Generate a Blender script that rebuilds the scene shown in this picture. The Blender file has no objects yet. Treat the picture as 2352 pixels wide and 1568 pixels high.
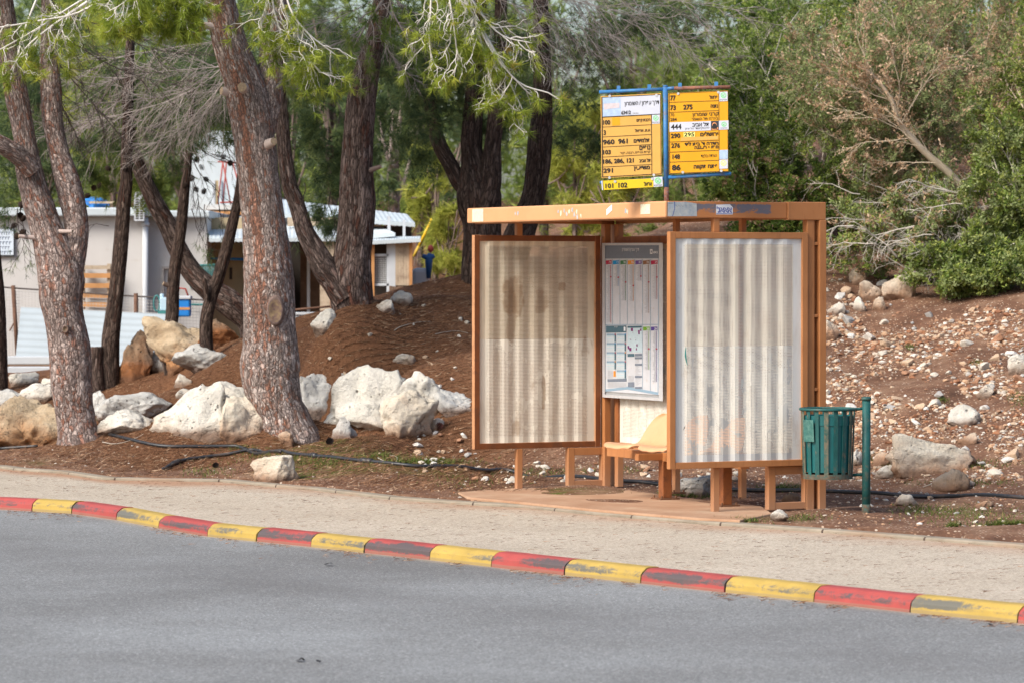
import bpy, bmesh, math, random
import numpy as np
from mathutils import Vector, Matrix, noise as mnoise

S = bpy.context.scene
COL = S.collection
rng = np.random.default_rng(7)
random.seed(7)

# ---------------------------------------------------------------- camera geometry (a photo of 2352 x 1568 units)
FPX, CX, CY, CZ = 8376.0, 1176.0, 784.0, 1.81
TH = math.atan(154.0 / FPX)
_c, _s = math.cos(TH), math.sin(TH)

def ray(x, y):
    dx, dy = (x - CX) / FPX, (CY - y) / FPX
    return np.array([dx, _c + dy * _s, -_s + dy * _c])

def P(x, y, Y):
    d = ray(x, y); t = Y / d[1]
    return np.array([d[0] * t, Y, CZ + d[2] * t])

def G(x, y, z=0.0):
    d = ray(x, y); t = (z - CZ) / d[2]
    return np.array([d[0] * t, d[1] * t, z])

def px(n, Y):            # n picture units at distance Y, in metres
    return n / FPX * Y

def lin(r, g, b):        # sRGB 0..255 to linear
    def f(c):
        c /= 255.0
        return c / 12.92 if c <= 0.04045 else ((c + 0.055) / 1.055) ** 2.4
    return (f(r), f(g), f(b), 1.0)

def unit(v):
    v = np.asarray(v, float)
    return v / (np.linalg.norm(v) + 1e-12)

# ---------------------------------------------------------------- objects
ORG = {}

def tag(o, label=None, cat=None, group=None, kind=None):
    if label: o['label'] = label
    if cat: o['category'] = cat
    if group: o['group'] = group
    if kind: o['kind'] = kind
    return o

def thing(name, label, cat, loc, group=None):
    o = bpy.data.objects.new(name, None); COL.objects.link(o)
    o.location = [float(c) for c in loc]; o.empty_display_size = 0.1
    ORG[o.name] = np.array(loc, float)
    return tag(o, label, cat, group)

def np_mesh(name, v, loops, starts):
    me = bpy.data.meshes.new(name)
    me.vertices.add(len(v)); me.vertices.foreach_set('co', np.ascontiguousarray(v, dtype=np.float32).ravel())
    me.loops.add(len(loops)); me.loops.foreach_set('vertex_index', np.ascontiguousarray(loops, dtype=np.int32))
    me.polygons.add(len(starts)); me.polygons.foreach_set('loop_start', np.ascontiguousarray(starts, dtype=np.int32))
    me.update(calc_edges=True)
    return me

def finish(name, me, mats, parent, loc, smooth, mi=None, uv=None, attrs=None, bevel=0.0, label=None):
    if not isinstance(mats, (list, tuple)): mats = [mats]
    for m in mats: me.materials.append(m)
    n = len(me.polygons)
    if mi is not None: me.polygons.foreach_set('material_index', np.asarray(mi, dtype=np.int32))
    me.polygons.foreach_set('use_smooth', np.full(n, bool(smooth)))
    if uv is not None:
        l = me.uv_layers.new(name='UVMap')
        idx = np.empty(len(me.loops), dtype=np.int32); me.loops.foreach_get('vertex_index', idx)
        u = np.asarray(uv, dtype=np.float32)
        l.data.foreach_set('uv', (u if len(u) == len(idx) else u[idx]).ravel())
    for k, a in (attrs or {}).items():
        a = np.asarray(a, dtype=np.float32)
        if a.ndim == 1:
            at = me.attributes.new(k, 'FLOAT', 'POINT'); at.data.foreach_set('value', a)
        else:
            at = me.attributes.new(k, 'FLOAT_COLOR', 'POINT')
            at.data.foreach_set('color', np.c_[a[:, :3], np.ones(len(a))].astype(np.float32).ravel())
    o = bpy.data.objects.new(name, me); COL.objects.link(o)
    if parent is not None:
        o.parent = parent; ORG[o.name] = ORG[parent.name]
    else:
        o.location = [float(c) for c in loc]; ORG[o.name] = np.array(loc, float)
    if bevel:
        b = o.modifiers.new('edge', 'BEVEL'); b.width = bevel; b.segments = 2; b.limit_method = 'ANGLE'; b.angle_limit = 0.6
    if label: o['label'] = label
    return o

def obj(name, v, f, mats, parent=None, loc=None, smooth=False, **kw):
    """A mesh from world-space vertices v and a list (or equal-width array) of faces f."""
    v = np.asarray(v, float)
    if parent is not None: o0 = ORG[parent.name]
    else:
        if loc is None: loc = (float(v[:, 0].mean()), float(v[:, 1].mean()), float(v[:, 2].min()))
        o0 = np.array(loc, float)
    if isinstance(f, np.ndarray):
        k = f.shape[1]
        me = np_mesh(name, v - o0, f.ravel(), np.arange(0, f.size, k))
    else:
        loops = [i for q in f for i in q]
        starts = np.cumsum([0] + [len(q) for q in f[:-1]])
        me = np_mesh(name, v - o0, loops, starts)
    return finish(name, me, mats, parent, o0, smooth, **kw)

class MB:
    """Collects shapes (with a material index each) that become ONE mesh."""
    def __init__(s): s.v = []; s.f = []; s.m = []; s.n = 0
    def add(s, v, f, m=0):
        v = np.asarray(v, float).reshape(-1, 3)
        s.v.append(v); s.f += [tuple(int(i) + s.n for i in q) for q in f]; s.m += [m] * len(f); s.n += len(v)
        return s
    def obox(s, o, a, b, c, m=0):
        """Box with a corner o and edge vectors a, b, c."""
        o, a, b, c = (np.asarray(q, float) for q in (o, a, b, c))
        if np.dot(np.cross(a, b), c) < 0: a, b = b, a
        v = [o, o + a, o + a + b, o + b, o + c, o + a + c, o + a + b + c, o + b + c]
        return s.add(v, [(0, 3, 2, 1), (4, 5, 6, 7), (0, 1, 5, 4), (1, 2, 6, 5), (2, 3, 7, 6), (3, 0, 4, 7)], m)
    def box(s, lo, hi, m=0):
        d = np.asarray(hi, float) - np.asarray(lo, float)
        return s.obox(lo, (d[0], 0, 0), (0, d[1], 0), (0, 0, d[2]), m)
    def prism(s, poly, ext, m=0):
        """Polygon (3-D points, in order) pushed along ext."""
        p = np.asarray(poly, float); e = np.asarray(ext, float); n = len(p)
        nrm = np.zeros(3)
        for i in range(n): nrm += np.cross(p[i] - p[0], p[(i + 1) % n] - p[0])
        if np.dot(nrm, e) > 0: p = p[::-1]
        f = [tuple(range(n)), tuple(range(2 * n - 1, n - 1, -1))]
        f += [((i + 1) % n, i, n + i, n + (i + 1) % n) for i in range(n)]
        return s.add(np.r_[p, p + e], f, m)
    def tube(s, pts, r, seg=10, m=0, caps=True):
        v, f, _ = tube_geo(pts, r, seg, caps)
        return s.add(v, f, m)
    def quad(s, pts, m=0): return s.add(pts, [tuple(range(len(pts)))], m)
    def obj(s, name, mats, parent=None, loc=None, smooth=False, **kw):
        return obj(name, np.concatenate(s.v), s.f, mats, parent, loc, smooth, mi=s.m, **kw)

def frames(pts):
    p = np.asarray(pts, float); n = len(p)
    t = np.zeros_like(p); t[1:-1] = p[2:] - p[:-2]; t[0] = p[1] - p[0]; t[-1] = p[-1] - p[-2]
    t /= np.linalg.norm(t, axis=1)[:, None] + 1e-12
    a = np.array([0, 0, 1.0]) if abs(t[0][2]) < 0.6 else np.array([0, 1.0, 0])
    A = np.zeros_like(p); B = np.zeros_like(p)
    for i in range(n):
        a = a - t[i] * np.dot(a, t[i]); a = a / (np.linalg.norm(a) + 1e-12)
        A[i] = a; B[i] = np.cross(t[i], a)
    return t, A, B

def tube_geo(pts, r, seg=8, caps=True):
    p = np.asarray(pts, float); n = len(p)
    r = np.broadcast_to(np.asarray(r, float), (n,))
    t, A, B = frames(p)
    ang = np.linspace(0, 2 * math.pi, seg, endpoint=False)
    ring = A[:, None, :] * np.cos(ang)[None, :, None] + B[:, None, :] * np.sin(ang)[None, :, None]
    v = (p[:, None, :] + ring * r[:, None, None]).reshape(-1, 3)
    f = []
    for i in range(n - 1):
        for j in range(seg):
            k = (j + 1) % seg
            f.append((i * seg + j, i * seg + k, (i + 1) * seg + k, (i + 1) * seg + j))
    if caps:
        f.append(tuple(range(seg - 1, -1, -1))); f.append(tuple(range((n - 1) * seg, n * seg)))
    return v, f, ring

def smooth_path(pts, n):
    """Catmull-Rom through rows of any width."""
    p = np.asarray(pts, float)
    if len(p) < 3:
        t = np.linspace(0, 1, n)[:, None]; return p[0] * (1 - t) + p[-1] * t
    q = np.r_[[2 * p[0] - p[1]], p, [2 * p[-1] - p[-2]]]
    d = np.r_[0, np.cumsum(np.linalg.norm(np.diff(p[:, :3], axis=0), axis=1))]
    out = []
    for s in np.linspace(0, d[-1], n):
        i = min(np.searchsorted(d, s, 'right') - 1, len(p) - 2)
        u = (s - d[i]) / (d[i + 1] - d[i] + 1e-12)
        a, b, c, e = q[i], q[i + 1], q[i + 2], q[i + 3]
        out.append(0.5 * (2 * b + (c - a) * u + (2 * a - 5 * b + 4 * c - e) * u * u + (3 * b - a - 3 * c + e) * u ** 3))
    return np.array(out)

# ---------------------------------------------------------------- materials
class NT:
    def __init__(s, name, rough=0.8, spec=0.3):
        s.m = bpy.data.materials.new(name); s.m.use_nodes = True; s.t = s.m.node_tree
        s.t.nodes.clear()
        s.out = s.t.nodes.new('ShaderNodeOutputMaterial')
        s.b = s.t.nodes.new('ShaderNodeBsdfPrincipled')
        s.t.links.new(s.b.outputs[0], s.out.inputs[0])
        s.b.inputs['Roughness'].default_value = rough
        s.b.inputs['Specular IOR Level'].default_value = spec
    def put(s, inp, v):
        if isinstance(v, bpy.types.NodeSocket): s.t.links.new(v, inp)
        elif v is not None:
            if hasattr(inp.default_value, '__len__') and not hasattr(v, '__len__'): v = [v] * len(inp.default_value)
            if hasattr(v, '__len__') and len(v) == 3 and len(inp.default_value) == 4: v = tuple(v) + (1.0,)
            inp.default_value = v
    def node(s, typ, ins=None, **pr):
        n = s.t.nodes.new(typ)
        for k, v in pr.items(): setattr(n, k, v)
        for k, v in (ins or {}).items(): s.put(n.inputs[k], v)
        return n
    def co(s, kind='Object'): return s.node('ShaderNodeTexCoord').outputs[kind]
    def pos(s): return s.node('ShaderNodeNewGeometry').outputs['Position']
    def rnd(s): return s.node('ShaderNodeObjectInfo').outputs['Random']
    def attr(s, name, out='Fac'): return s.node('ShaderNodeAttribute', attribute_name=name).outputs[out]
    def mp(s, v, scale=(1, 1, 1), loc=(0, 0, 0), rot=(0, 0, 0)):
        return s.node('ShaderNodeMapping', {'Vector': v, 'Scale': scale, 'Location': loc, 'Rotation': rot}).outputs[0]
    def noise(s, v, scale=5, detail=4, rough=0.55, dist=0.0, out='Fac'):
        return s.node('ShaderNodeTexNoise', {'Vector': v, 'Scale': scale, 'Detail': detail, 'Roughness': rough, 'Distortion': dist}).outputs[out]
    def voro(s, v, scale=5, feature='F1', out='Distance', rand=1.0):
        return s.node('ShaderNodeTexVoronoi', {'Vector': v, 'Scale': scale, 'Randomness': rand}, feature=feature).outputs[out]
    def ramp(s, f, stops, interp='LINEAR'):
        n = s.node('ShaderNodeValToRGB', {'Fac': f}); r = n.color_ramp; r.interpolation = interp
        while len(r.elements) < len(stops): r.elements.new(0.5)
        for e, (p, c) in zip(r.elements, stops):
            e.position = p
            e.color = (c, c, c, 1) if not hasattr(c, '__len__') else (tuple(c) if len(c) == 4 else tuple(c) + (1,))
        return n.outputs[0]
    def mix(s, f, a, b, blend='MIX'):
        n = s.node('ShaderNodeMix', data_type='RGBA', blend_type=blend)
        s.put(n.inputs[0], f); s.put(n.inputs[6], a); s.put(n.inputs[7], b)
        return n.outputs[2]
    def ma(s, op, a, b=None, c=None, clamp=False):
        n = s.node('ShaderNodeMath', operation=op, use_clamp=clamp)
        for i, v in enumerate((a, b, c)):
            if v is not None: s.put(n.inputs[i], v)
        return n.outputs[0]
    def xyz(s, v):
        n = s.node('ShaderNodeSeparateXYZ', {0: v}); return n.outputs[0], n.outputs[1], n.outputs[2]
    def bump(s, h, strength=0.5, dist=0.01):
        n = s.node('ShaderNodeBump', {'Strength': strength, 'Distance': dist, 'Height': h})
        s.put(s.b.inputs['Normal'], n.outputs[0]); return n
    def col(s, c): s.put(s.b.inputs['Base Color'], c); return s
    def rough(s, c): s.put(s.b.inputs['Roughness'], c); return s

def plain(name, c, rough=0.6, var=0.12, scale=6.0, spec=0.3, dirt=None, dirt_amt=0.35, bump=0.0, metal=0.0):
    """Weathered paint, plastic, stone: a base colour with soft variation and optional dirt patches."""
    t = NT(name, rough, spec); co = t.co()
    n1 = t.noise(co, scale, 5); c = tuple(c[:3])
    lo = tuple(max(0, k * (1 - var)) for k in c); hi = tuple(min(1, k * (1 + var)) for k in c)
    col = t.ramp(n1, [(0.3, lo), (0.7, hi)])
    if dirt is not None:
        n2 = t.noise(co, scale * 1.7, 8, 0.7, 0.4)
        col = t.mix(t.ramp(n2, [(0.62 - dirt_amt * 0.5, 0.0), (0.8 - dirt_amt * 0.25, 1.0)]), col, dirt)
    t.col(col)
    t.rough(t.ma('MULTIPLY_ADD', t.noise(co, scale * 3, 4), 0.25, rough - 0.12))
    if bump: t.bump(t.noise(co, scale * 8, 5), bump, 0.004)
    t.b.inputs['Metallic'].default_value = metal
    return t.m
# ---------------------------------------------------------------- terrain heights from sighted points (x, y, distance)
CP = [
 (2150,1100,31.8),(2150,1000,33.3),(2150,900,34.9),(2150,800,36.6),(2150,700,38.5),(2150,640,40),(2150,500,44),(2150,350,48.5),(2150,200,54),
 (1900,1105,32.3),(1900,1000,34),(1900,850,36.3),(1900,700,38.7),(1900,590,41),(1900,450,45.5),(1900,300,51),
 (2352,1110,31.2),(2352,1000,32.8),(2352,850,35.2),(2352,700,37.6),(2352,640,39),(2352,500,43),(2352,300,49.5),
 (2700,1100,30.5),(2700,850,34.5),(2700,640,38.5),(2700,400,46),
 (1650,525,43),(1650,800,37.8),(1650,1090,32.7),(1500,540,43),(1300,585,41),(1300,800,37.2),(1300,1080,33.3),
 (1090,628,39.5),(1000,660,39.1),(1000,672,42.5),(1090,645,43),(880,705,42),(780,742,41.5),(800,731,38.4),(1090,800,36.6),(1090,950,34.7),(1090,1060,33.5),
 (900,692,38.6),(900,800,36.9),(900,900,35.5),(900,1000,34.4),(900,1060,33.6),
 (700,770,38.2),(700,850,37),(700,950,35.7),(700,1030,34.7),
 (550,822,39),(550,900,37.5),(550,980,36.2),(550,1045,34.9),
 (400,857,40.3),(400,920,38.6),(400,1000,36.7),(250,892,41),(250,960,39),(250,1010,37.2),
 (50,900,42),(50,960,40),(50,1020,37.6),(-300,900,43),(-300,1020,38),(-900,900,44),
]
EDGE_PX = [(-700,1051),(-300,1058),(0,1068),(55,1075),(150,1081),(246,1095),(352,1098),(517,1100),(633,1111),(735,1119.5),(827,1130),(910,1140),(1049,1150),(1200,1158),
           (1378,1175),(1585,1193),(1921,1216),(2352,1249),(2900,1292)]
HOSE_PX = [(251,1000),(316,1017.5),(387,1028),(510,1028.6),(562.6,1033),(626,1039),(668,1042.7),(721,1048.5),(735,1049.5),(844,1062.6),(954,1074),(1096,1081),(1178,1086.4),
           (1378,1102.8),(1422,1107),(1517,1115.5),(1694,1126.8),(1898,1131),(2056,1138),(2192,1141.8),(2352,1145),(2700,1150)]
pts = [P(*c) for c in CP]
EDGE = np.array([G(x, y, 0.0) for x, y in EDGE_PX])
pts += [np.array([p[0], p[1], 0.0]) for p in EDGE]
pts += [G(x, y, 0.0) for x, y in HOSE_PX[4:]]
pts += [G(x, y, 0.06) for x, y in HOSE_PX[:4]]
for X, Y, z in [(-14,48,.5),(-7,48,.5),(-4,48.5,.52),(-2.5,49,.6),(-1,50,.7),(0,52,.9),(-7,60,.8),(-3,60,.8),(0,62,1.0),(4,62,3.4),(9,60,5.5),(16,56,6),
                (-10,80,1.5),(0,80,2.2),(8,80,5),(-20,110,4),(0,110,4),(20,110,8),(30,45,7),(30,32,2),(-30,45,.6),(-30,80,2)]:
    pts.append(np.array([X, Y, z], float))
pts = np.array(pts)
_cxy = pts[:, :2]
def _phi(r): return np.sqrt(r * r + 0.36)
_A = _phi(np.linalg.norm(_cxy[:, None] - _cxy[None], axis=2)) + 0.004 * np.eye(len(pts)) * -1
_Q = np.c_[np.ones(len(pts)), _cxy]
_M = np.block([[_A, _Q], [_Q.T, np.zeros((3, 3))]])
_W = np.linalg.solve(_M, np.r_[pts[:, 2], 0, 0, 0])

def edge_y(X): return np.interp(X, EDGE[:, 0], EDGE[:, 1])

def hraw(X, Y):
    X = np.asarray(X, float); Y = np.asarray(Y, float)
    q = np.c_[X.ravel(), Y.ravel()]; out = np.empty(len(q))
    for i in range(0, len(q), 20000):
        k = q[i:i + 20000]
        r = _phi(np.linalg.norm(k[:, None] - _cxy[None], axis=2))
        out[i:i + 20000] = r @ _W[:-3] + _W[-3] + k @ _W[-2:]
    return out.reshape(X.shape)

def vnoise(X, Y, seed=0):
    """Cheap smooth value noise on arrays."""
    X = np.asarray(X, float); Y = np.asarray(Y, float)
    xi, yi = np.floor(X).astype(np.int64), np.floor(Y).astype(np.int64)
    fx, fy = X - xi, Y - yi
    fx = fx * fx * (3 - 2 * fx); fy = fy * fy * (3 - 2 * fy)
    def h(a, b):
        n = (a * 374761393 + b * 668265263 + seed * 974634211) & 0x7fffffff
        n = ((n ^ (n >> 13)) * 1274126177) & 0x7fffffff
        return ((n ^ (n >> 16)) & 0xffff) / 65535.0
    return (h(xi, yi) * (1 - fx) + h(xi + 1, yi) * fx) * (1 - fy) + (h(xi, yi + 1) * (1 - fx) + h(xi + 1, yi + 1) * fx) * fy

def hterr(X, Y):
    z = hraw(X, Y)
    d = Y - edge_y(X)
    back = np.clip((d - 0.25) / 1.5, 0, 1)
    amp = 0.02 + 0.05 * np.clip((d - 1.5) / 3.0, 0, 1)
    z = z + back * amp * (vnoise(X * 1.6, Y * 1.6, 3) - 0.5) * 2 + back * 0.016 * (vnoise(X * 2.6 + Y, Y * 2.6 - X, 5) - 0.5) * 2
    far = np.clip((Y - 90) / 40, 0, 1); z = z * (1 - far) + far * np.clip(z, 2, 4.5)
    k = np.clip((d - 0.03) / 0.14, 0, 1)
    return z * k + (-0.34) * (1 - k)

GX = np.arange(-9, 10.01, 0.06); GY = np.arange(25, 64.01, 0.06)
ZG = hterr(*np.meshgrid(GX, GY))
def hz(X, Y):
    X = np.asarray(X, float); Y = np.asarray(Y, float)
    a = np.clip((X - GX[0]) / 0.06, 0, len(GX) - 1.001); b = np.clip((Y - GY[0]) / 0.06, 0, len(GY) - 1.001)
    i, j = a.astype(int), b.astype(int); u, v = a - i, b - j
    return (ZG[j, i] * (1 - u) + ZG[j, i + 1] * u) * (1 - v) + (ZG[j + 1, i] * (1 - u) + ZG[j + 1, i + 1] * u) * v

_Ys = np.arange(26, 60, 0.05)
def hits(xs, ys):
    """Ground points seen at picture positions (arrays); far points come back at 60 m."""
    xs = np.atleast_1d(np.asarray(xs, float)); ys = np.atleast_1d(np.asarray(ys, float))
    dx, dy = (xs - CX) / FPX, (CY - ys) / FPX
    sx = dx / (_c + dy * _s); sz = (-_s + dy * _c) / (_c + dy * _s)
    out = np.empty((len(xs), 3))
    for i in range(0, len(xs), 4000):
        a, b = sx[i:i + 4000, None], sz[i:i + 4000, None]
        X = a * _Ys; Z = CZ + b * _Ys
        below = Z < hz(X, np.broadcast_to(_Ys, X.shape))
        k = np.where(below.any(1), below.argmax(1), len(_Ys) - 1); Y = _Ys[k] - 0.025
        X = a[:, 0] * Y
        out[i:i + 4000] = np.c_[X, Y, hz(X, Y)]
    return out
def hit(x, y): return hits([x], [y])[0]
def to_px(p):
    p = np.atleast_2d(p); rel = p - np.array([0, 0, CZ])
    fw = rel[:, 1] * _c - rel[:, 2] * _s; up = rel[:, 1] * _s + rel[:, 2] * _c
    return np.c_[CX + FPX * rel[:, 0] / fw, CY - FPX * up / fw]

# ---- ground sheet: fine where the camera looks, coarse out to the horizon
def axis(fine0, fine1, st, far):
    a = list(np.arange(fine0, fine1 + 1e-6, st)); lo, hi, d = fine0, fine1, st
    left, right = [], []
    while lo > far[0]: d *= 1.5; lo -= d; left.append(lo)
    d = st
    while hi < far[1]: d *= 1.5; hi += d; right.append(hi)
    return np.array(left[::-1] + a + right)
ax = axis(-6.6, 7.8, 0.075, (-1500, 1500)); ay = axis(26.5, 46, 0.075, (-900, 2500))
XX, YY = np.meshgrid(ax, ay); ZZ = hterr(XX, YY)
nx, ny = len(ax), len(ay)
ii = (np.arange(ny - 1)[:, None] * nx + np.arange(nx - 1)[None]).ravel()
gf = np.c_[ii, ii + 1, ii + nx + 1, ii + nx]
gv = np.c_[XX.ravel(), YY.ravel(), ZZ.ravel()]
gp = to_px(np.c_[gv[:, 0], np.maximum(gv[:, 1], 5), gv[:, 2]])
dE = gv[:, 1] - edge_y(gv[:, 0])
# what the ground is made of: fallen pine needles on the mound, bare red soil and rubble to the right
wob = (vnoise(gv[:, 0] * 1.3, gv[:, 1] * 1.3, 9) - 0.5) * 260
litter = np.clip((1330 - gp[:, 0] + wob) / 260, 0, 1) * np.clip((dE - 0.9) / 1.6 + (vnoise(gv[:, 0] * 2, gv[:, 1] * 2, 12) - .5) * .8, 0.12, 1)
moss = np.clip((vnoise(gv[:, 0] * 1.1 + 5, gv[:, 1] * 0.9, 21) - 0.56) * 5, 0, 1) * np.clip((dE - .3) / .3, 0, 1) * np.clip((4.2 - dE) / 1.2, 0, 1)

t = NT('earth', 0.95, 0.15); co = t.co()
st1 = t.noise(t.mp(co, (4, 9, 1.5), rot=(0, 0, 0.9)), 6, 8, 0.75, 1.5)
st2 = t.noise(t.mp(co, (10, 4, 1.5), rot=(0, 0, 0.35)), 6, 8, 0.75, 1.5)
strand = t.ma('MAXIMUM', st1, st2)
needle = t.ramp(strand, [(0.42, (0.050, 0.024, 0.014)), (0.58, (0.175, 0.084, 0.045)), (0.74, (0.40, 0.23, 0.13))])
needle = t.mix(t.ramp(t.noise(co, 1.7, 4), [(0.4, 0.0), (0.75, 0.6)]), needle, (0.19, 0.088, 0.042), 'MIX')
v1 = t.voro(co, 42, 'F1', 'Color'); vd = t.voro(co, 42, 'F1', 'Distance')
vx, vy, vz = t.xyz(v1)
soil = t.ramp(t.noise(co, 2.2, 8, 0.7), [(0.3, (0.085, 0.045, 0.030)), (0.5, (0.185, 0.098, 0.062)), (0.7, (0.31, 0.20, 0.132))])
crumb = t.ramp(vy, [(0.0, (0.12, 0.055, 0.03)), (0.4, (0.33, 0.17, 0.10)), (0.75, (0.50, 0.34, 0.23)), (1.0, (0.62, 0.54, 0.44))])
cm = t.ma('MULTIPLY', t.ramp(vx, [(0.62, 0.0), (0.66, 1.0)], 'CONSTANT'), t.ramp(vd, [(0.35, 1.0), (0.5, 0.0)]))
soil = t.mix(cm, soil, crumb)
g = t.mix(t.attr('litter'), soil, needle)
moss_c = t.ramp(t.noise(co, 30, 5, 0.7), [(0.35, (0.05, 0.06, 0.012)), (0.7, (0.15, 0.19, 0.03))])
mk = t.ma('MULTIPLY', t.attr('moss'), t.ramp(t.noise(co, 9, 6, 0.75), [(0.42, 0.0), (0.62, 1.0)]))
g = t.mix(mk, g, moss_c)
t.col(g)
hh = t.ma('ADD', t.ma('MULTIPLY', strand, 0.45), t.ma('MULTIPLY', t.noise(co, 38, 6, 0.7), 0.9))
t.bump(hh, 0.9, 0.03)
obj('ground', gv, gf, t.m, loc=(0, 0, 0), smooth=True, attrs={'litter': litter, 'moss': moss})['kind'] = 'structure'

# ---------------------------------------------------------------- road
RZ = -0.115
t = NT('asphalt', 0.85, 0.35); co = t.co()
big = t.noise(co, 0.35, 7, 0.62)
grain = t.noise(co, 170, 3, 0.7); vo = t.voro(co, 105, 'F1', 'Color'); a1, a2, a3 = t.xyz(vo)
base = t.ramp(big, [(0.35, (0.170, 0.171, 0.168)), (0.5, (0.215, 0.220, 0.218)), (0.65, (0.262, 0.272, 0.273))])
chips = t.ramp(a1, [(0.0, 0.50), (0.25, 0.88), (0.75, 1.05), (0.92, 1.4), (1.0, 2.0)])
col = t.mix(1.0, base, chips, 'MULTIPLY')
col = t.mix(t.ramp(grain, [(0.35, 0.35), (0.6, 0.0)]), col, (0.07, 0.065, 0.065))
streak = t.noise(t.mp(co, (0.5, 7, 1), rot=(0, 0, 0.3)), 1.6, 6, 0.7)
col = t.mix(t.ramp(streak, [(0.66, 0.0), (0.8, 0.16)]), col, (0.10, 0.09, 0.085))
lane = t.ma('SUBTRACT', 1.0, t.ma('DIVIDE', t.ma('ABSOLUTE', t.ma('SUBTRACT', t.attr('span'), t.ma('ADD', 1.3, t.ma('MULTIPLY', t.noise(co, .5, 4), 1.0)))), 0.75), clamp=True)
col = t.mix(t.ma('MULTIPLY', lane, 0.22), col, (0.12, 0.115, 0.115))
dust = t.noise(co, 2.6, 8, 0.72)
col = t.mix(t.ramp(t.ma('MULTIPLY', t.attr('gutter'), t.ma('ADD', dust, 0.35)), [(0.38, 0.0), (0.85, 0.75)]), col, (0.36, 0.29, 0.215))
t.col(col); t.bump(t.ma('ADD', t.ma('MULTIPLY', a2, 0.6), grain), 0.55, 0.006)
ASPHALT = t.m

KERB_PX = [(-700,1150),(-300,1158),(0,1168.7),(74,1173),(165,1178.5),(267,1193),(364,1212),(476.5,1231),(589,1242.5),(714,1255),(836,1268.8),(986.6,1285),(1128.8,1301),(1297,1320),(1472,1338.8),
           (1664.7,1359.5),(1868.6,1381.5),(2090.6,1405.5),(2337.6,1430),(2620,1459),(2950,1492)]
KERB = np.array([G(x, y, RZ) for x, y in KERB_PX])
# continue the kerb straight beyond both ends
d0 = unit(KERB[0] - KERB[1]); d1 = unit(KERB[-1] - KERB[-2])
kerb_line = np.r_[[KERB[0] + d0 * 60], KERB, [KERB[-1] + d1 * 8], [KERB[-1] + d1 * 40]]
ks = np.linspace(0, 1, 400)
def along(line, n):
    d = np.r_[0, np.cumsum(np.linalg.norm(np.diff(line, axis=0), axis=1))]
    s = np.linspace(0, d[-1], n)
    return np.c_[[np.interp(s, d, line[:, k]) for k in range(3)]].T
kl = along(kerb_line, 500)
front = []
rows = [0.0, 0.04, 0.10, 0.2, 0.35, 0.6, 1.2, 2.5, 5, 12, 40]
nr = []
for w in rows:
    nr.append(kl + np.array([-0.79, -0.61, 0]) * (w - 0.05))
rv = np.concatenate(nr); rv[:, 2] = RZ
n = len(kl)
ridx = (np.arange(len(rows) - 1)[:, None] * n + np.arange(n - 1)[None]).ravel()
rf = np.c_[ridx, ridx + 1, ridx + n + 1, ridx + n]
if np.cross(rv[rf[0][1]] - rv[rf[0][0]], rv[rf[0][2]] - rv[rf[0][0]])[2] < 0: rf = rf[:, ::-1]
gut = np.repeat([1, 0.95, 0.7, 0.42, 0.34, 0.24, 0.08, 0, 0, 0, 0], n)
obj('road', rv, rf, ASPHALT, loc=(0, 0, RZ), attrs={'gutter': gut, 'span': np.repeat(np.array(rows, float), n)})['kind'] = 'structure'

# ---------------------------------------------------------------- pavement
t = NT('pavement_concrete', 0.9, 0.2); co = t.co()
vo = t.voro(co, 70, 'F1', 'Color'); a1, a2, a3 = t.xyz(vo); vd = t.voro(co, 70)
base = t.ramp(t.noise(co, 0.8, 6, 0.65), [(0.3, (0.40, 0.342, 0.268)), (0.7, (0.50, 0.438, 0.355))])
col = t.mix(1.0, base, t.ramp(a1, [(0.0, 0.62), (0.3, 0.95), (0.8, 1.06), (1.0, 1.25)]), 'MULTIPLY')
col = t.mix(t.ramp(t.noise(co, 75, 4, 0.7), [(0.38, 0.5), (0.5, 0.0)]), col, (0.20, 0.14, 0.09))
red = t.noise(t.mp(co, (0.7, 1.6, 1), rot=(0, 0, -0.7)), 1.3, 6, 0.65)
col = t.mix(t.ramp(t.ma('MULTIPLY', red, t.ma('ADD', t.attr('soil'), 0.12)), [(0.10, 0.0), (0.36, 0.8)]), col, (0.34, 0.18, 0.10))
spk = t.voro(co, 9, 'F1', 'Distance'); col = t.mix(t.ramp(spk, [(0.035, 0.8), (0.06, 0.0)]), col, (0.08, 0.05, 0.03))
t.col(col); t.bump(t.ma('ADD', a2, t.noise(co, 60, 3)), 0.5, 0.006)
PAVE = t.m
KB = 0.155
kback = KERB + np.array([0.79, 0.61, 0]) * (KB - 0.02); kback[:, 2] = -0.026
cols = np.linspace(-650, 2850, 160)
kpx, epx = to_px(kback), to_px(EDGE)
A_ = np.c_[[np.interp(cols, kpx[:, 0], kback[:, k]) for k in range(3)]].T
B_ = np.c_[[np.interp(cols, epx[:, 0], EDGE[:, k]) for k in range(3)]].T; B_[:, 2] = -0.022
m_ = 14; sv = []; soil_w = []
for k in range(m_):
    u = k / (m_ - 1)
    r_ = A_ * (1 - u) + B_ * u
    r_[:, 2] += 0.004 * (vnoise(r_[:, 0] * 2, r_[:, 1] * 2, 4) - 0.5)
    sv.append(r_); soil_w.append(np.clip((u - 0.72) / 0.28, 0, 1) ** 1.5 * np.clip((760 - cols) / 500 + 0.25, 0.38, 1) + 0.05)
sv = np.concatenate(sv); n = len(cols)
ridx = (np.arange(m_ - 1)[:, None] * n + np.arange(n - 1)[None]).ravel()
sf = np.c_[ridx, ridx + 1, ridx + n + 1, ridx + n]
obj('pavement', sv, sf, PAVE, loc=(0, 26, -0.02), smooth=True, attrs={'soil': np.concatenate(soil_w)})['kind'] = 'structure'

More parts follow.
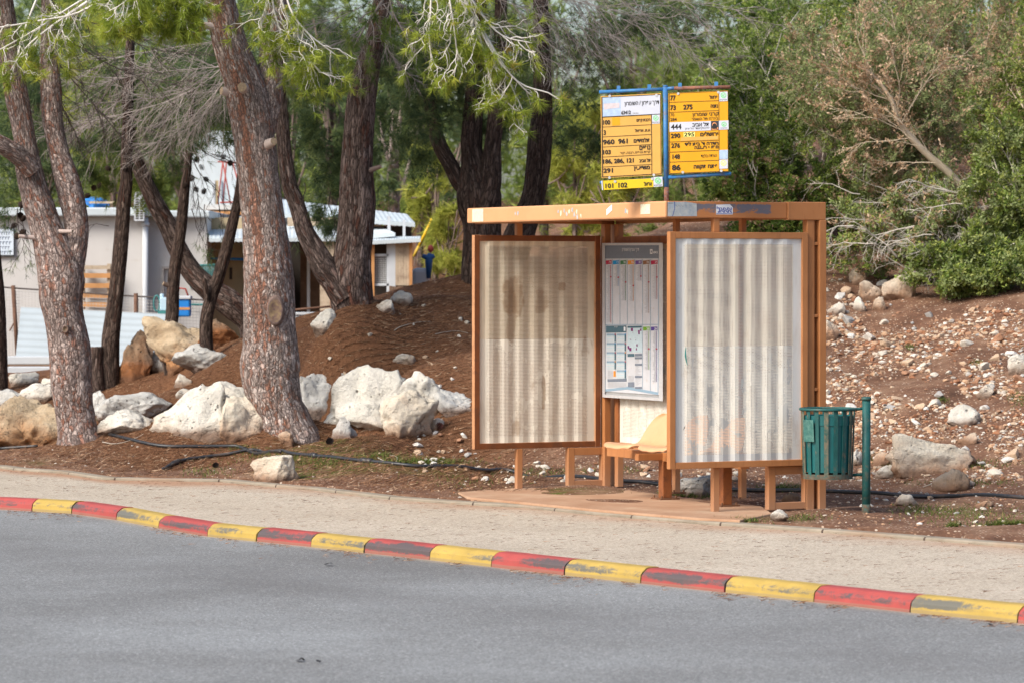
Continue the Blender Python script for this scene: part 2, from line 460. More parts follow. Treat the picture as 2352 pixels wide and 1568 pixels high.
# concrete edging strip behind the pavement
t = NT('edging_concrete', 0.9, 0.2); co = t.co()
c1 = t.ramp(t.noise(co, 3, 7, 0.7), [(0.3, (0.19, 0.16, 0.12)), (0.7, (0.32, 0.28, 0.22))])
c1 = t.mix(t.ramp(t.noise(co, 1.4, 5), [(0.5, 0.0), (0.75, 0.55)]), c1, (0.30, 0.17, 0.10))
uvx, uvy, uvz = t.xyz(t.node('ShaderNodeUVMap').outputs[0])
j = t.ma('FRACT', uvx); j = t.ma('LESS_THAN', j, 0.018)
t.col(t.mix(j, c1, (0.07, 0.05, 0.04))); t.bump(t.noise(co, 40, 4), 0.4, 0.004)
el = along(EDGE, 300)
el[:, 2] = 0
prof = [(-0.055, -0.12), (-0.055, -0.008), (-0.045, 0.002), (0.05, 0.004), (0.06, -0.004), (0.06, -0.12)]
tn = np.gradient(el, axis=0); tn /= np.linalg.norm(tn, axis=1)[:, None]; nrm = np.c_[-tn[:, 1], tn[:, 0], 0 * tn[:, 0]]
ev = np.concatenate([el + nrm * a + np.array([0, 0, b + 0.0]) for a, b in prof])
dl = np.r_[0, np.cumsum(np.linalg.norm(np.diff(el, axis=0), axis=1))]
uv = np.concatenate([np.c_[dl / 1.0, np.full(len(dl), k)] for k in range(len(prof))])
n = len(el); ridx = (np.arange(len(prof) - 1)[:, None] * n + np.arange(n - 1)[None]).ravel()
ef = np.c_[ridx, ridx + 1, ridx + n + 1, ridx + n]
obj('pavement_edging', ev, ef, t.m, loc=(0, 30, 0), uv=uv)['kind'] = 'structure'

# slab the shelter stands on
t = NT('slab_concrete', 0.9, 0.2); co = t.co()
c1 = t.ramp(t.noise(co, 1.6, 7, 0.7), [(0.3, (0.30, 0.165, 0.095)), (0.55, (0.40, 0.255, 0.165)), (0.75, (0.48, 0.37, 0.26))])
c1 = t.mix(t.ramp(t.noise(t.mp(co, (2, 6, 1), rot=(0, 0, 0.7)), 3, 7, 0.75), [(0.58, 0.0), (0.75, 0.7)]), c1, (0.20, 0.09, 0.05))
t.col(c1); t.bump(t.noise(co, 50, 5), 0.35, 0.004)
SLAB_PX = [(1051,1129),(1073,1140.5),(1200,1152),(1378,1169.5),(1600,1188),(1700,1193),(1775,1178),(1750,1161),(1580,1142),(1420,1121),(1190,1119)]
MB().prism([G(x, y, 0.022) for x, y in SLAB_PX], (0, 0, -0.2)).obj('concrete_slab', t.m, loc=G(1400, 1150, 0), bevel=0.012)['kind'] = 'structure'

# ---------------------------------------------------------------- kerb stones
def kerb_mat(name, c, dark, amt):
    t = NT(name, 0.6, 0.35); co = t.pos()
    n1 = t.noise(co, 3.0, 6, 0.65)
    cc = t.ramp(n1, [(0.3, tuple(k * 0.80 for k in c)), (0.7, tuple(min(1, k * 1.12) for k in c))])
    ux, uy, uz = t.xyz(t.node('ShaderNodeUVMap').outputs[0])
    band = t.ramp(uy, [(0.0, 0.25), (0.10, 0.55), (0.22, 1.0), (0.46, 1.0), (0.62, 0.55), (0.80, 0.0)])
    rv_ = t.node('ShaderNodeVectorMath', {0: co, 1: t.node('ShaderNodeCombineXYZ', {0: t.ma('MULTIPLY', t.rnd(), 31.0), 1: 0.0, 2: t.ma('MULTIPLY', t.rnd(), 7.0)}).outputs[0]}, operation='ADD').outputs[0]
    sc = t.noise(t.mp(rv_, (6, 6, 14)), 2.0, 10, 0.82, 0.8); lo_ = t.noise(t.mp(rv_, (1.6, 1.6, 5)), 1.0, 3, 0.5)
    k = t.ramp(t.ma('ADD', t.ma('MULTIPLY', band, 0.55), t.ma('ADD', t.ma('MULTIPLY', t.ma('SUBTRACT', sc, 0.5), 1.3), t.ma('MULTIPLY', t.ma('SUBTRACT', lo_, 0.5), 1.3))), [(0.52 - amt, 0.0), (0.70 - amt, 0.92)])
    cc = t.mix(k, cc, dark)
    ds = t.noise(co, 7, 8, 0.75)
    cc = t.mix(t.ramp(ds, [(0.55, 0.0), (0.8, 0.55)]), cc, tuple(q * 0.45 + 0.05 for q in c))
    cc = t.mix(t.ramp(uy, [(0.0, 0.45), (0.05, 0.0)]), cc, (0.22, 0.18, 0.13))
    t.col(cc); t.bump(t.noise(co, 55, 5), 0.35, 0.004)
    return t.m
RED, YEL, GREY = (0.34, 0.060, 0.052), (0.41, 0.282, 0.064), (0.066, 0.068, 0.07)
KR = [kerb_mat('red_kerb_paint_' + w, RED, GREY, a) for w, a in (('fresh', -0.05), ('scuffed', 0.06), ('worn', 0.16))]
KY = [kerb_mat('yellow_kerb_paint_' + w, YEL, (0.10, 0.105, 0.10), a) for w, a in (('fresh', -0.06), ('scuffed', 0.06), ('worn', 0.18))]
JX = [-700,-560,-430,-300,-200,-110,-20,74,165,267,364,476.5,589,714,836,986.6,1128.8,1297,1472,1664.7,1868.6,2090.6,2337.6,2620,2950]
KPX = np.array(KERB_PX)
prof = [(0.0, -0.34), (0.0, -0.098), (0.006, -0.062), (0.016, -0.049), (0.045, -0.027), (0.062, -0.0205), (0.10, -0.0185), (0.145, -0.0195), (KB, -0.026), (KB, -0.2)]
pv = [0.0, 0.0, 0.33, 0.45, 0.62, 0.72, 0.82, 0.92, 1, 1]
kdesc = {
 'R0': (0, 'smooth pink red kerb stone at the far end of the kerb, hardly scuffed'),
 'Y1': (0, 'clean yellow kerb stone, farthest whole yellow one along the kerb'),
 'R2': (1, 'red kerb stone with a thin dark scuff, second red one from the far end'),
 'Y3': (1, 'yellow kerb stone on the bend with a dark smear below its top edge'),
 'R4': (1, 'red kerb stone below the forked pine with a dark scuff at its near corner'),
 'Y5': (0, 'yellow kerb stone in front of the white boulders, faintly stained'),
 'R6': (2, 'red kerb stone with a broad black tyre scuff, directly below the thick reddish pine'),
 'Y7': (1, 'yellow kerb stone with flaking dark patches, in line with the lone rock on the verge'),
 'R8': (2, 'red kerb stone with a long black band, left of the shelter slab'),
 'Y9': (0, 'bright yellow kerb stone across the pavement from the slab edge'),
 'R10': (2, 'red kerb stone with wide charcoal band, below the far shelter panel'),
 'Y11': (2, 'yellow kerb stone rubbed almost black on its face, below the timetable'),
 'R12': (2, 'red kerb stone mostly rubbed grey, in front of the bench legs'),
 'Y13': (1, 'yellow kerb stone with a thin grey line, in front of the near shelter panel'),
 'R14': (2, 'red kerb stone with a bare grey face, in front of the green waste bin'),
 'Y15': (2, 'longest yellow kerb stone, face scraped grey, right of the waste bin'),
}
bs = None
order = ['', '', '', '', '', '', 'R0', 'Y1', 'R2', 'Y3', 'R4', 'Y5', 'R6', 'Y7', 'R8', 'Y9', 'R10', 'Y11', 'R12', 'Y13', 'R14', 'Y15', 'R16', 'Y17']
for i in range(len(JX) - 1):
    key = order[i]
    if i < 6: continue
    a, b = JX[i], JX[i + 1]
    if i == 6: a = -20
    xs = np.linspace(a, b, 9)
    line = np.array([G(x, np.interp(x, KPX[:, 0], KPX[:, 1]), RZ) for x in xs]); line[:, 2] = 0
    # smooth the bend a little and leave a hairline joint
    L = np.linalg.norm(line[-1] - line[0]); tdir = unit(line[-1] - line[0])
    line[0] += tdir * 0.006; line[-1] -= tdir * 0.006
    tn = np.gradient(line, axis=0); tn /= np.linalg.norm(tn, axis=1)[:, None]
    nm = np.c_[-tn[:, 1], tn[:, 0], 0 * tn[:, 0]]
    dz = random.uniform(-0.003, 0.003); do = random.uniform(-0.004, 0.004)
    v, f, uv = [], [], []
    for q in range(9):
        for (o_, z_), w_ in zip(prof, pv):
            wob_ = 0.0018 * mnoise.noise(Vector((line[q][0] * 9, line[q][1] * 9, z_ * 60)))
            v.append(line[q] + nm[q] * (o_ + do + wob_) + np.array([0, 0, z_ + dz + wob_])); uv.append((q / 8, w_))
    m = len(prof)
    for q in range(8):
        for r in range(m - 1): f.append((q * m + r, (q + 1) * m + r, (q + 1) * m + r + 1, q * m + r + 1))
    f.append(tuple(range(m))); f.append(tuple(range(9 * m - 1, 8 * m - 1, -1)))
    red = key.startswith('R')
    w, lab = kdesc.get(key, (1, 'red kerb stone cut by the frame at the near end of the kerb' if red else 'yellow kerb stone past the near end of the kerb'))
    o = obj('kerb_stone', v, f, (KR if red else KY)[w], loc=line[4] + np.array([0, 0, RZ]), smooth=False, uv=uv)
    tag(o, lab, 'kerb stone', 'painted kerb stones along the road')
# ---------------------------------------------------------------- bus shelter (local axes: U along the road, V towards the slope)
O0 = np.array([1.144, 27.30, 0.0]); U = np.array([-0.4446, 0.8957, 0.0]); V = np.array([0.8957, 0.4446, 0.0]); Zv = np.array([0, 0, 1.0])
def W(u, v, z): return O0 + U * u + V * v + Zv * z
def lbox(mb, u0, u1, v0, v1, z0, z1, m=0):
    return mb.obox(W(u0, v0, z0), U * (u1 - u0), V * (v1 - v0), Zv * (z1 - z0), m)

t = NT('orange_paint', 0.5, 0.35); co = t.pos()
n1 = t.noise(co, 2.5, 6, 0.6)
c = t.ramp(n1, [(0.3, (0.37, 0.148, 0.050)), (0.7, (0.45, 0.195, 0.074))])
drip = t.noise(t.mp(co, (9, 9, 1.2)), 2.2, 7, 0.7)
c = t.mix(t.ramp(drip, [(0.52, 0.0), (0.75, 0.6)]), c, (0.23, 0.082, 0.030))
c = t.mix(t.ramp(t.noise(co, 22, 6, 0.7), [(0.66, 0.0), (0.72, 0.55)]), c, (0.20, 0.095, 0.05))
px_, py_, pz_ = t.xyz(co)
c = t.mix(t.ramp(pz_, [(0.0, 0.75), (0.2, 0.25), (0.4, 0.0)]), c, (0.42, 0.235, 0.14))
t.col(c); t.bump(t.noise(co, 30, 4), 0.12, 0.003)
ORANGE = t.m
SHADEO = plain('shaded_orange_paint', (0.185, 0.060, 0.020), 0.5, 0.25, 5, dirt=(0.10, 0.045, 0.025), dirt_amt=0.3)  # orange darkened for shade on the far frame's camera side
LITO = plain('lit_orange_paint', (0.50, 0.25, 0.12), 0.55, 0.12, 5, dirt=(0.34, 0.16, 0.08), dirt_amt=0.3)  # orange lightened for light on the far frame's other sides
INNER_SHADE = plain('inner_shaded_paint', (0.27, 0.095, 0.032), 0.5, 0.2, 5, dirt=(0.14, 0.055, 0.028), dirt_amt=0.25)  # orange darkened for the shade under the roof
t = NT('faded_orange_paint', 0.5, 0.35); co = t.pos()
c = t.ramp(t.noise(co, 1.6, 6, 0.6), [(0.3, (0.56, 0.275, 0.125)), (0.7, (0.63, 0.33, 0.16))])
c = t.mix(t.ramp(t.noise(co, 16, 7, 0.75), [(0.66, 0.0), (0.70, 0.7)]), c, (0.45, 0.50, 0.48))
c = t.mix(t.ramp(t.noise(t.mp(co, (5, 5, 1)), 3, 6, 0.7), [(0.55, 0.0), (0.8, 0.45)]), c, (0.52, 0.25, 0.12))
t.col(c); FADED = t.m
t = NT('scraped_orange_paint', 0.5, 0.35); co = t.pos()
c = t.ramp(t.noise(co, 2.0, 6, 0.6), [(0.3, (0.40, 0.152, 0.048)), (0.7, (0.47, 0.192, 0.07))])
sc_ = t.noise(t.mp(co, (9, 9, 16)), 1.5, 9, 0.75, 0.8); px_, py_, pz_ = t.xyz(co)
hgt = t.ramp(t.ma('SUBTRACT', pz_, 2.2), [(0.04, 0.0), (0.07, 0.75), (0.13, 1.0), (0.150, 0.4)])
lft = t.ramp(t.ma('SUBTRACT', px_, 1.1), [(0.1, 0.9), (0.62, 1.0), (0.86, 0.98), (0.9, 0.0)])
c = t.mix(t.ramp(t.ma('MULTIPLY', t.ma('MULTIPLY', hgt, lft), sc_), [(0.35, 0.0), (0.41, 0.9)]), c, (0.115, 0.135, 0.175))
t.col(c); SCRAPED = t.m
SEATM = plain('orange_plastic', (0.62, 0.345, 0.185), 0.42, 0.1, 5, 0.4, dirt=(0.45, 0.25, 0.14), dirt_amt=0.1)
STEEL = plain('galvanised_steel', (0.42, 0.43, 0.44), 0.45, 0.1, 8, metal=0.4)
UNDER = plain('roof_underside', (0.55, 0.30, 0.15), 0.6, 0.1)

BLACKM = plain('black_mark', (0.02, 0.02, 0.02), 0.7)
plain_rust = plain('rusty_steel', (0.16, 0.075, 0.04), 0.8, 0.3, 20)

def sheet_mat(name, split, tint, grime, stain=(), margin=None):
    """Perforated sheet: staggered round holes above, repainted square grid below (UV in metres)."""
    t = NT(name, 0.5, 0.35); uv = t.node('ShaderNodeUVMap').outputs[0]; pos = t.pos()
    ux, uy, uz = t.xyz(uv)
    up = t.ma('GREATER_THAN', uy, split)
    # staggered holes
    p1 = 0.0122
    row = t.ma('FLOOR', t.ma('DIVIDE', uy, p1 * 0.866)); odd = t.ma('MULTIPLY', t.ma('MODULO', row, 2.0), 0.5)
    fx = t.ma('SUBTRACT', t.ma('FRACT', t.ma('ADD', t.ma('DIVIDE', ux, p1), odd)), 0.5)
    fy = t.ma('MULTIPLY', t.ma('SUBTRACT', t.ma('FRACT', t.ma('DIVIDE', uy, p1 * 0.866)), 0.5), 0.866)
    d1 = t.ma('SQRT', t.ma('ADD', t.ma('MULTIPLY', fx, fx), t.ma('MULTIPLY', fy, fy)))
    h1 = t.ma('LESS_THAN', d1, 0.325)
    gx = t.ma('SUBTRACT', t.ma('FRACT', t.ma('DIVIDE', ux, p1)), 0.5); gy = t.ma('SUBTRACT', t.ma('FRACT', t.ma('DIVIDE', uy, p1 * 0.95)), 0.5)
    d2 = t.ma('SQRT', t.ma('ADD', t.ma('MULTIPLY', gx, gx), t.ma('MULTIPLY', gy, gy)))
    h2 = t.ma('LESS_THAN', d2, 0.25)
    fill = t.noise(t.mp(pos, (1, 1, 1)), 7.0, 5, 0.7)
    h2 = t.ma('MULTIPLY', h2, t.ma('LESS_THAN', fill, 0.57))
    hole = t.ma('ADD', t.ma('MULTIPLY', up, h1), t.ma('MULTIPLY', t.ma('SUBTRACT', 1.0, up), h2))
    hole = t.ma('MULTIPLY', hole, t.attr('perf'), clamp=True)
    c = t.ramp(t.noise(pos, 3.0, 6, 0.65), [(0.3, tuple(k * 0.9 for k in tint)), (0.7, tint)])
    low = t.mix(0.6, c, (0.68, 0.665, 0.61))
    c = t.mix(up, low, c)
    if margin: c = t.mix(t.ramp(t.attr('perf'), [(0.4, 1.0), (0.6, 0.0)]), c, margin)
    g1 = t.noise(t.mp(pos, (4, 4, 0.9)), 2.2, 8, 0.7)
    c = t.mix(t.ramp(g1, [(0.5, 0.0), (0.75, grime)]), c, (0.33, 0.25, 0.16))
    g2 = t.noise(t.mp(pos, (1, 1, 0.55)), 4.5, 10, 0.72, 0.2)
    c = t.mix(t.ramp(g2, [(0.60, 0.0), (0.66, grime * 0.8)]), c, (0.30, 0.19, 0.11))
    for (sx, sz, rx, rz, am) in stain:
        ex = t.ma('DIVIDE', t.ma('SUBTRACT', ux, sx), rx); ez = t.ma('DIVIDE', t.ma('SUBTRACT', uy, sz), rz)
        q = t.ma('SUBTRACT', 1.0, t.ma('ADD', t.ma('POWER', t.ma('ABSOLUTE', ex), 3.0), t.ma('POWER', t.ma('ABSOLUTE', ez), 3.0)), clamp=True)
        nn = t.noise(t.mp(pos, (1, 1, .7)), 9.0, 9, .75)
        c = t.mix(t.ramp(t.ma('ADD', t.ma('MULTIPLY', q, .42), nn), [(0.74, 0.0), (0.84, am)]), c, (0.27, 0.165, 0.085))
    t.col(c)
    tr = t.node('ShaderNodeBsdfTransparent'); mx = t.node('ShaderNodeMixShader', {0: hole})
    t.t.links.new(t.b.outputs[0], mx.inputs[1]); t.t.links.new(tr.outputs[0], mx.inputs[2]); t.t.links.new(mx.outputs[0], t.out.inputs[0])
    return t.m
SHEET_NEAR = sheet_mat('perforated_white_sheet', 1.27, (0.74, 0.71, 0.62), 0.28, (), (0.63, 0.635, 0.61))
SHEET_FAR = sheet_mat('perforated_stained_sheet', 1.27, (0.70, 0.62, 0.48), 0.55, [(.33, 1.62, .14, .22, .6), (.31, 1.42, .07, .34, .5), (.60, 1.58, .10, .14, .5), (.80, 1.70, .05, .05, .6), (.62, .80, .03, .20, .6), (.35, .52, .06, .10, .45)])
SHEET_BACK = sheet_mat('perforated_cream_sheet', 1.05, (0.70, 0.66, 0.54), 0.3)

def sheet(name, mat, a, b, z0, z1, nrm, margin, parent, per=0.139, depth=0.0145):
    """Corrugated sheet from point a to b (world, z ignored), ridges standing out along nrm."""
    a, b = np.array(a, float), np.array(b, float); a[2] = b[2] = 0
    L = np.linalg.norm(b - a); d = (b - a) / L
    n = max(1, int((L - 2 * margin) / per + 0.2)); m = (L - n * per) / 2
    prof = [(0.0, 0.0, 0), (m, 0.0, 0)]
    for k in range(n):
        s0 = m + k * per
        prof += [(s0 + 0.034, depth, 1), (s0 + 0.070, depth, 1), (s0 + 0.122, 0.0, 1), (s0 + per, 0.0, 1)]
    prof += [(L, 0.0, 0)]
    P2 = []; arc = 0; last = None
    for s, h, pf in prof:
        if last: arc += math.hypot(s - last[0], h - last[1])
        P2.append((s, h, pf, arc)); last = (s, h)
    zs = [z0, z0 + 0.045, z0 + 0.06, z1 - 0.05, z1 - 0.035, z1]; zp = [0, 0, 1, 1, 0, 0]
    v, uv, pf_ = [], [], []
    for z, q in zip(zs, zp):
        for s, h, p_, ar in P2:
            v.append(a + d * s + np.asarray(nrm) * h + Zv * z); uv.append((ar, z)); pf_.append(1.0 if (q and p_ is not None) else 0.0)
    w_ = len(P2)
    pf_ = np.array(pf_).reshape(len(zs), w_); pf_[:, 0] = 0; pf_[:, -1] = 0; pf_[:, 1] = 0; pf_[:, -2] = 0
    pf_[:, 2:-2] = np.array(zp)[:, None]
    f = [(r * w_ + k, r * w_ + k + 1, (r + 1) * w_ + k + 1, (r + 1) * w_ + k) for r in range(len(zs) - 1) for k in range(w_ - 1)]
    # back skin gives the sheet its thickness
    return obj(name, v, f, mat, parent, uv=uv, attrs={'perf': pf_.ravel()})

sh = thing('bus_shelter', 'orange steel bus shelter with perforated corrugated panels on a concrete slab', 'bus shelter', W(1.7, 0.7, 0.02))
RL = 3.42
mb = MB(); lbox(mb, 0.03, RL - 0.03, 0.012, 1.38, 2.262, 2.345); mb.obj('roof', UNDER, sh, bevel=0.004)
mb = MB(); lbox(mb, 0.0, RL, 0.0, 0.03, 2.232, 2.357); ff = mb.obj('front_fascia', FADED, sh, bevel=0.012)
mb = MB(); lbox(mb, -0.002, 0.028, 0.031, 1.06, 2.232, 2.357); ef_ = mb.obj('end_fascia', SCRAPED, sh, bevel=0.006)
mb = MB(); lbox(mb, -0.012, 0.06, 1.062, 1.40, 2.222, 2.36); mb.obj('end_fascia_sleeve', ORANGE, sh, bevel=0.006)
mb = MB(); lbox(mb, RL - 0.03, RL - 0.001, 0.031, 1.38, 2.233, 2.356); mb.obj('end_fascia', ORANGE, sh, bevel=0.005)
mb = MB(); lbox(mb, 0.062, RL - 0.032, 1.381, 1.40, 2.235, 2.355); mb.obj('back_fascia', ORANGE, sh, bevel=0.005)
# underside trim line
mb = MB(); lbox(mb, 0.05, RL - 0.05, 0.05, 0.075, 2.225, 2.261); mb.obj('roof_rail', ORANGE, sh)

def post(u, v, su, sv, z0, z1, mat=ORANGE, name='post', parent=None):
    mb = MB(); lbox(mb, u - su / 2, u + su / 2, v - sv / 2, v + sv / 2, z0, z1)
    return mb.obj(name, mat, parent or sh, bevel=0.004)
def foot_plate(u, v, s=0.15):
    mb = MB(); lbox(mb, u - s / 2, u + s / 2, v - s / 2, v + s / 2, 0.02, 0.034)
    for a in (-1, 1):
        for b in (-1, 1):
            c0 = W(u + a * s * 0.38, v + b * s * 0.38, 0.034); mb.tube([c0, c0 + Zv * 0.018], 0.009, 6)
    return mb.obj('foot_plate', plain_rust, sh)

# near end: outer column, inner column, spacers
post(0.02, 1.372, 0.07, 0.06, 0.0, 2.222); post(0.035, 1.272, 0.07, 0.065, 0.0, 2.231)
for z in (2.03, 1.48, 0.92): post(0.03, 1.323, 0.05, 0.037, z, z + 0.025, name='spacer')
post(0.05, 1.323, 0.012, 0.036, 0.02, 2.222, name='web_plate')
# far end
post(3.36, 1.372, 0.07, 0.06, 0.02, 2.232); post(3.33, 1.262, 0.07, 0.06, 0.02, 2.232); post(3.22, 1.33, 0.06, 0.055, 0.02, 2.232)
# end panels, each a frame with its own sheet and carrying posts
def end_panel(uc, v0, v1, z0, z1, sheet_mat_, sheet_u, nrm, label=None):
    mb = MB(); th = 0.052; fw = 0.05; u0, u1 = uc - th / 2, uc + th / 2
    lbox(mb, u0, u1, v0, v0 + fw, z0, z1); lbox(mb, u0, u1, v1 - fw, v1, z0, z1)
    lbox(mb, u0 + .001, u1 - .001, v0 + fw, v1 - fw, z1 - fw, z1 - .001); lbox(mb, u0 + .001, u1 - .001, v0 + fw, v1 - fw, z0 + .001, z0 + fw)
    if label:      # shade under the roof painted on by face direction, other faces paler
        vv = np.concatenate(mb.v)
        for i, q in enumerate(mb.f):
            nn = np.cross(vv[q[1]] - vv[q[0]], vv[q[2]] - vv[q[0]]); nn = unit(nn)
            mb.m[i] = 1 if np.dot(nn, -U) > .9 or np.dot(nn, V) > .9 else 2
    fr = mb.obj('end_panel', [ORANGE, SHADEO, LITO], sh, bevel=0.004, label=label)
    sheet('perforated_sheet', sheet_mat_, W(sheet_u, v0 + fw, 0), W(sheet_u, v1 - fw, 0), z0 + fw, z1 - fw, nrm, 0.062, fr)
    return fr
near_panel = end_panel(0.0, 0.03, 1.232, 0.352, 2.128, SHEET_NEAR, -0.006, -U * 0.9)
TEALP = plain('teal_paint_mark', (0.03, 0.30, 0.27), 0.6, 0.2, 30); SKYP = plain('pale_blue_paint_mark', (0.25, 0.48, 0.60), 0.6, 0.2, 30)
def mark(pts_, w, mat):
    mb = MB(); n = len(pts_)
    L = [W(-.025, v - w * (1 - abs(2 * i / (n - 1) - 1) * .7) / 2, z) for i, (v, z) in enumerate(pts_)]; R = [W(-.025, v + w * (1 - abs(2 * i / (n - 1) - 1) * .7) / 2, z) for i, (v, z) in enumerate(pts_)]
    mb.add(L + R, [(i, i + 1, n + i + 1, n + i) for i in range(n - 1)]); return mb.obj('paint_mark', mat, near_panel)
mark([(.168, 1.265), (.163, 1.235), (.164, 1.20), (.170, 1.165), (.180, 1.13)], .014, TEALP); mark([(.062, 1.385), (.066, 1.36)], .02, SKYP); mark([(.055, 1.115), (.06, 1.09)], .028, SKYP)
mark([(.12, .91), (.22, .903), (.33, .905), (.41, .90)], .002, TEALP); mark([(.145, .645), (.155, .66), (.160, .675)], .008, BLACKM); mark([(.06, .93), (.055, .90), (.053, .87)], .010, plain_rust)
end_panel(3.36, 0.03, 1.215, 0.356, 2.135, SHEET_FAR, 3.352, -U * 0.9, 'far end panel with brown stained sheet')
for u in (0.035, 3.36):
    post(u, 0.452, 0.05, 0.052, 0.0, 0.352); post(u, 0.452, 0.05, 0.052, 2.128, 2.262)
    # rectangular foot loop
    mb = MB(); uu = u; a, b = 0.905, 1.225
    lbox(mb, uu - .03, uu + .03, a, a + .062, 0.02, 0.352); lbox(mb, uu - .028, uu + .028, a + .062, b, 0.288, 0.351); lbox(mb, uu - .028, uu + .028, a + .062, b, 0.022, 0.075)
    lbox(mb, uu - .03, uu + .03, b, b + .012, 0.02, 0.352)
    mb.obj('foot_loop', ORANGE, sh, bevel=0.004)
# back wall
bw = MB(); vb = 1.30
lbox(bw, 0.08, 3.19, vb - .025, vb + .025, 2.06, 2.125); lbox(bw, 0.08, 3.19, vb - .025, vb + .025, 0.352, 0.40)
for u in (0.08, 1.07, 2.15, 3.14): lbox(bw, u, u + 0.05, vb - .024, vb + .024, 0.40, 2.06)
bwo = bw.obj('back_wall', INNER_SHADE, sh, bevel=0.003)
for u in (1.09, 2.17): post(u, vb, 0.055, 0.05, 0.02, 0.352); post(u, vb, 0.05, 0.045, 2.125, 2.262); foot_plate(u, vb, 0.12)
for a, b in ((0.13, 1.07), (1.12, 2.15), (2.20, 3.14)):
    sheet('perforated_sheet', SHEET_BACK, W(b, vb - 0.004, 0), W(a, vb - 0.004, 0), 0.40, 2.06, -V * 0.9, 0.05, bwo)
# bench
mb = MB(); lbox(mb, 0.25, 2.44, 0.80, 0.88, 0.325, 0.395); lbox(mb, 0.25, 2.50, 1.08, 1.13, 0.345, 0.385)
for u in (0.55, 1.52): lbox(mb, u - 0.03, u + 0.03, 0.58, 0.80, 0.335, 0.39); lbox(mb, u - .03, u + .03, 0.88, 1.27, 0.34, 0.385)
bench = mb.obj('bench', ORANGE, sh, bevel=0.004)
for u in (0.56, 1.52):
    mb = MB(); lbox(mb, u - .04, u + .04, 0.80, 0.88, 0.034, 0.325); mb.obj('leg', INNER_SHADE, bench, bevel=0.004); foot_plate(u, 0.84, 0.17)

def seat_mesh(uc):
    """Moulded shell: rounded front lip, dished pan, back rising in a curve and narrowing to a round top."""
    prof = [(0.49, 0.418), (0.495, 0.436), (0.52, 0.447), (0.60, 0.442), (0.70, 0.428), (0.80, 0.424), (0.86, 0.438), (0.91, 0.478), (0.95, 0.54), (0.985, 0.615), (1.012, 0.675), (1.026, 0.70)]
    half = [0.20, 0.222, 0.24, 0.25, 0.252, 0.25, 0.248, 0.242, 0.226, 0.19, 0.13, 0.065]
    nu = 15; v, f = [], []
    for k, ((vv, zz), hw) in enumerate(zip(prof, half)):
        for q in range(nu):
            s = -1 + 2 * q / (nu - 1)
            ed = abs(s) ** 3
            fw = 0.0; lift = 0.0
            if k <= 5: lift = 0.014 * s * s - 0.012 * (abs(s) > 0.97)
            else: fw = -0.05 * s * s * min(1, (k - 5) / 3)
            if k <= 2: fw = 0.03 * s * s
            v.append(W(uc + s * hw, vv + fw, zz + lift + 0.002 * math.sin(q)))
    n = len(prof)
    f = [(r * nu + q, r * nu + q + 1, (r + 1) * nu + q + 1, (r + 1) * nu + q) for r in range(n - 1) for q in range(nu - 1)]
    o = obj('seat', v, f, SEATM, bench, smooth=True)
    m = o.modifiers.new('shell', 'SOLIDIFY'); m.thickness = 0.014; m.offset = -1 if True else 1
    m = o.modifiers.new('round', 'SUBSURF'); m.levels = 1; m.render_levels = 2
    return o
for u in (0.58, 1.16, 1.74): seat_mesh(u)

# stickers and paper remains on the fascias
def flat_mat(name, c, rough=0.6): return plain(name, c, rough, 0.06, 30)
WHITE = flat_mat('white_paint', (0.72, 0.74, 0.77)); CREAM = plain('old_cream_paper', (0.66, 0.62, 0.45), 0.8, 0.1, 30, dirt=(0.5, 0.35, 0.2), dirt_amt=0.2)
BLACK = flat_mat('black_print', (0.014, 0.012, 0.012)); BLUEINK = flat_mat('blue_print', (0.02, 0.05, 0.30))
BLUEGREY = plain('bluish_paper_remains', (0.30, 0.36, 0.42), 0.7, 0.18, 14, dirt=(0.50, 0.50, 0.46), dirt_amt=0.5)
def sticker(u0, u1, z0, z1, mat, skew=0.0, parent=ff):
    mb = MB(); q = [W(u0, -0.0015, z0 + skew), W(u1, -0.0015, z0 - skew), W(u1, -0.0015, z1 - skew), W(u0, -0.0015, z1 + skew)]
    return mb.prism(q, -V * 0.0012).obj('sticker', mat, parent)
sticker(3.31, 3.10, 2.243, 2.348, CREAM); sticker(0.225, 0.38, 2.263, 2.338, CREAM)
mb = MB(); mb.prism([W(0.93, -0.0015, 2.262), W(0.84, -0.0015, 2.30), W(0.84, -0.0015, 2.345), W(0.93, -0.0015, 2.308)], -V * 0.0012); mb.obj('sticker', WHITE, ff)
for i, (u0, z0) in enumerate([(1.43, 2.30), (1.47, 2.275), (1.51, 2.315), (1.56, 2.30), (1.60, 2.28), (1.645, 2.31), (1.70, 2.29), (1.75, 2.305), (0.62, 2.29), (0.59, 2.282), (2.51, 2.30), (2.46, 2.305), (1.36, 2.268), (1.42, 2.262)]):
    mb = MB(); pts_ = []
    for k in range(9):
        a = 2 * math.pi * k / 9; r_ = random.uniform(0.5, 1.2)
        pts_.append(W(u0 + 0.016 * math.cos(a) * r_, -0.0012, z0 + 0.022 * math.sin(a) * r_))
    mb.prism(pts_, -V * 0.0006); mb.obj('paper_scrap', BLUEGREY if i % 3 else CREAM, ff)

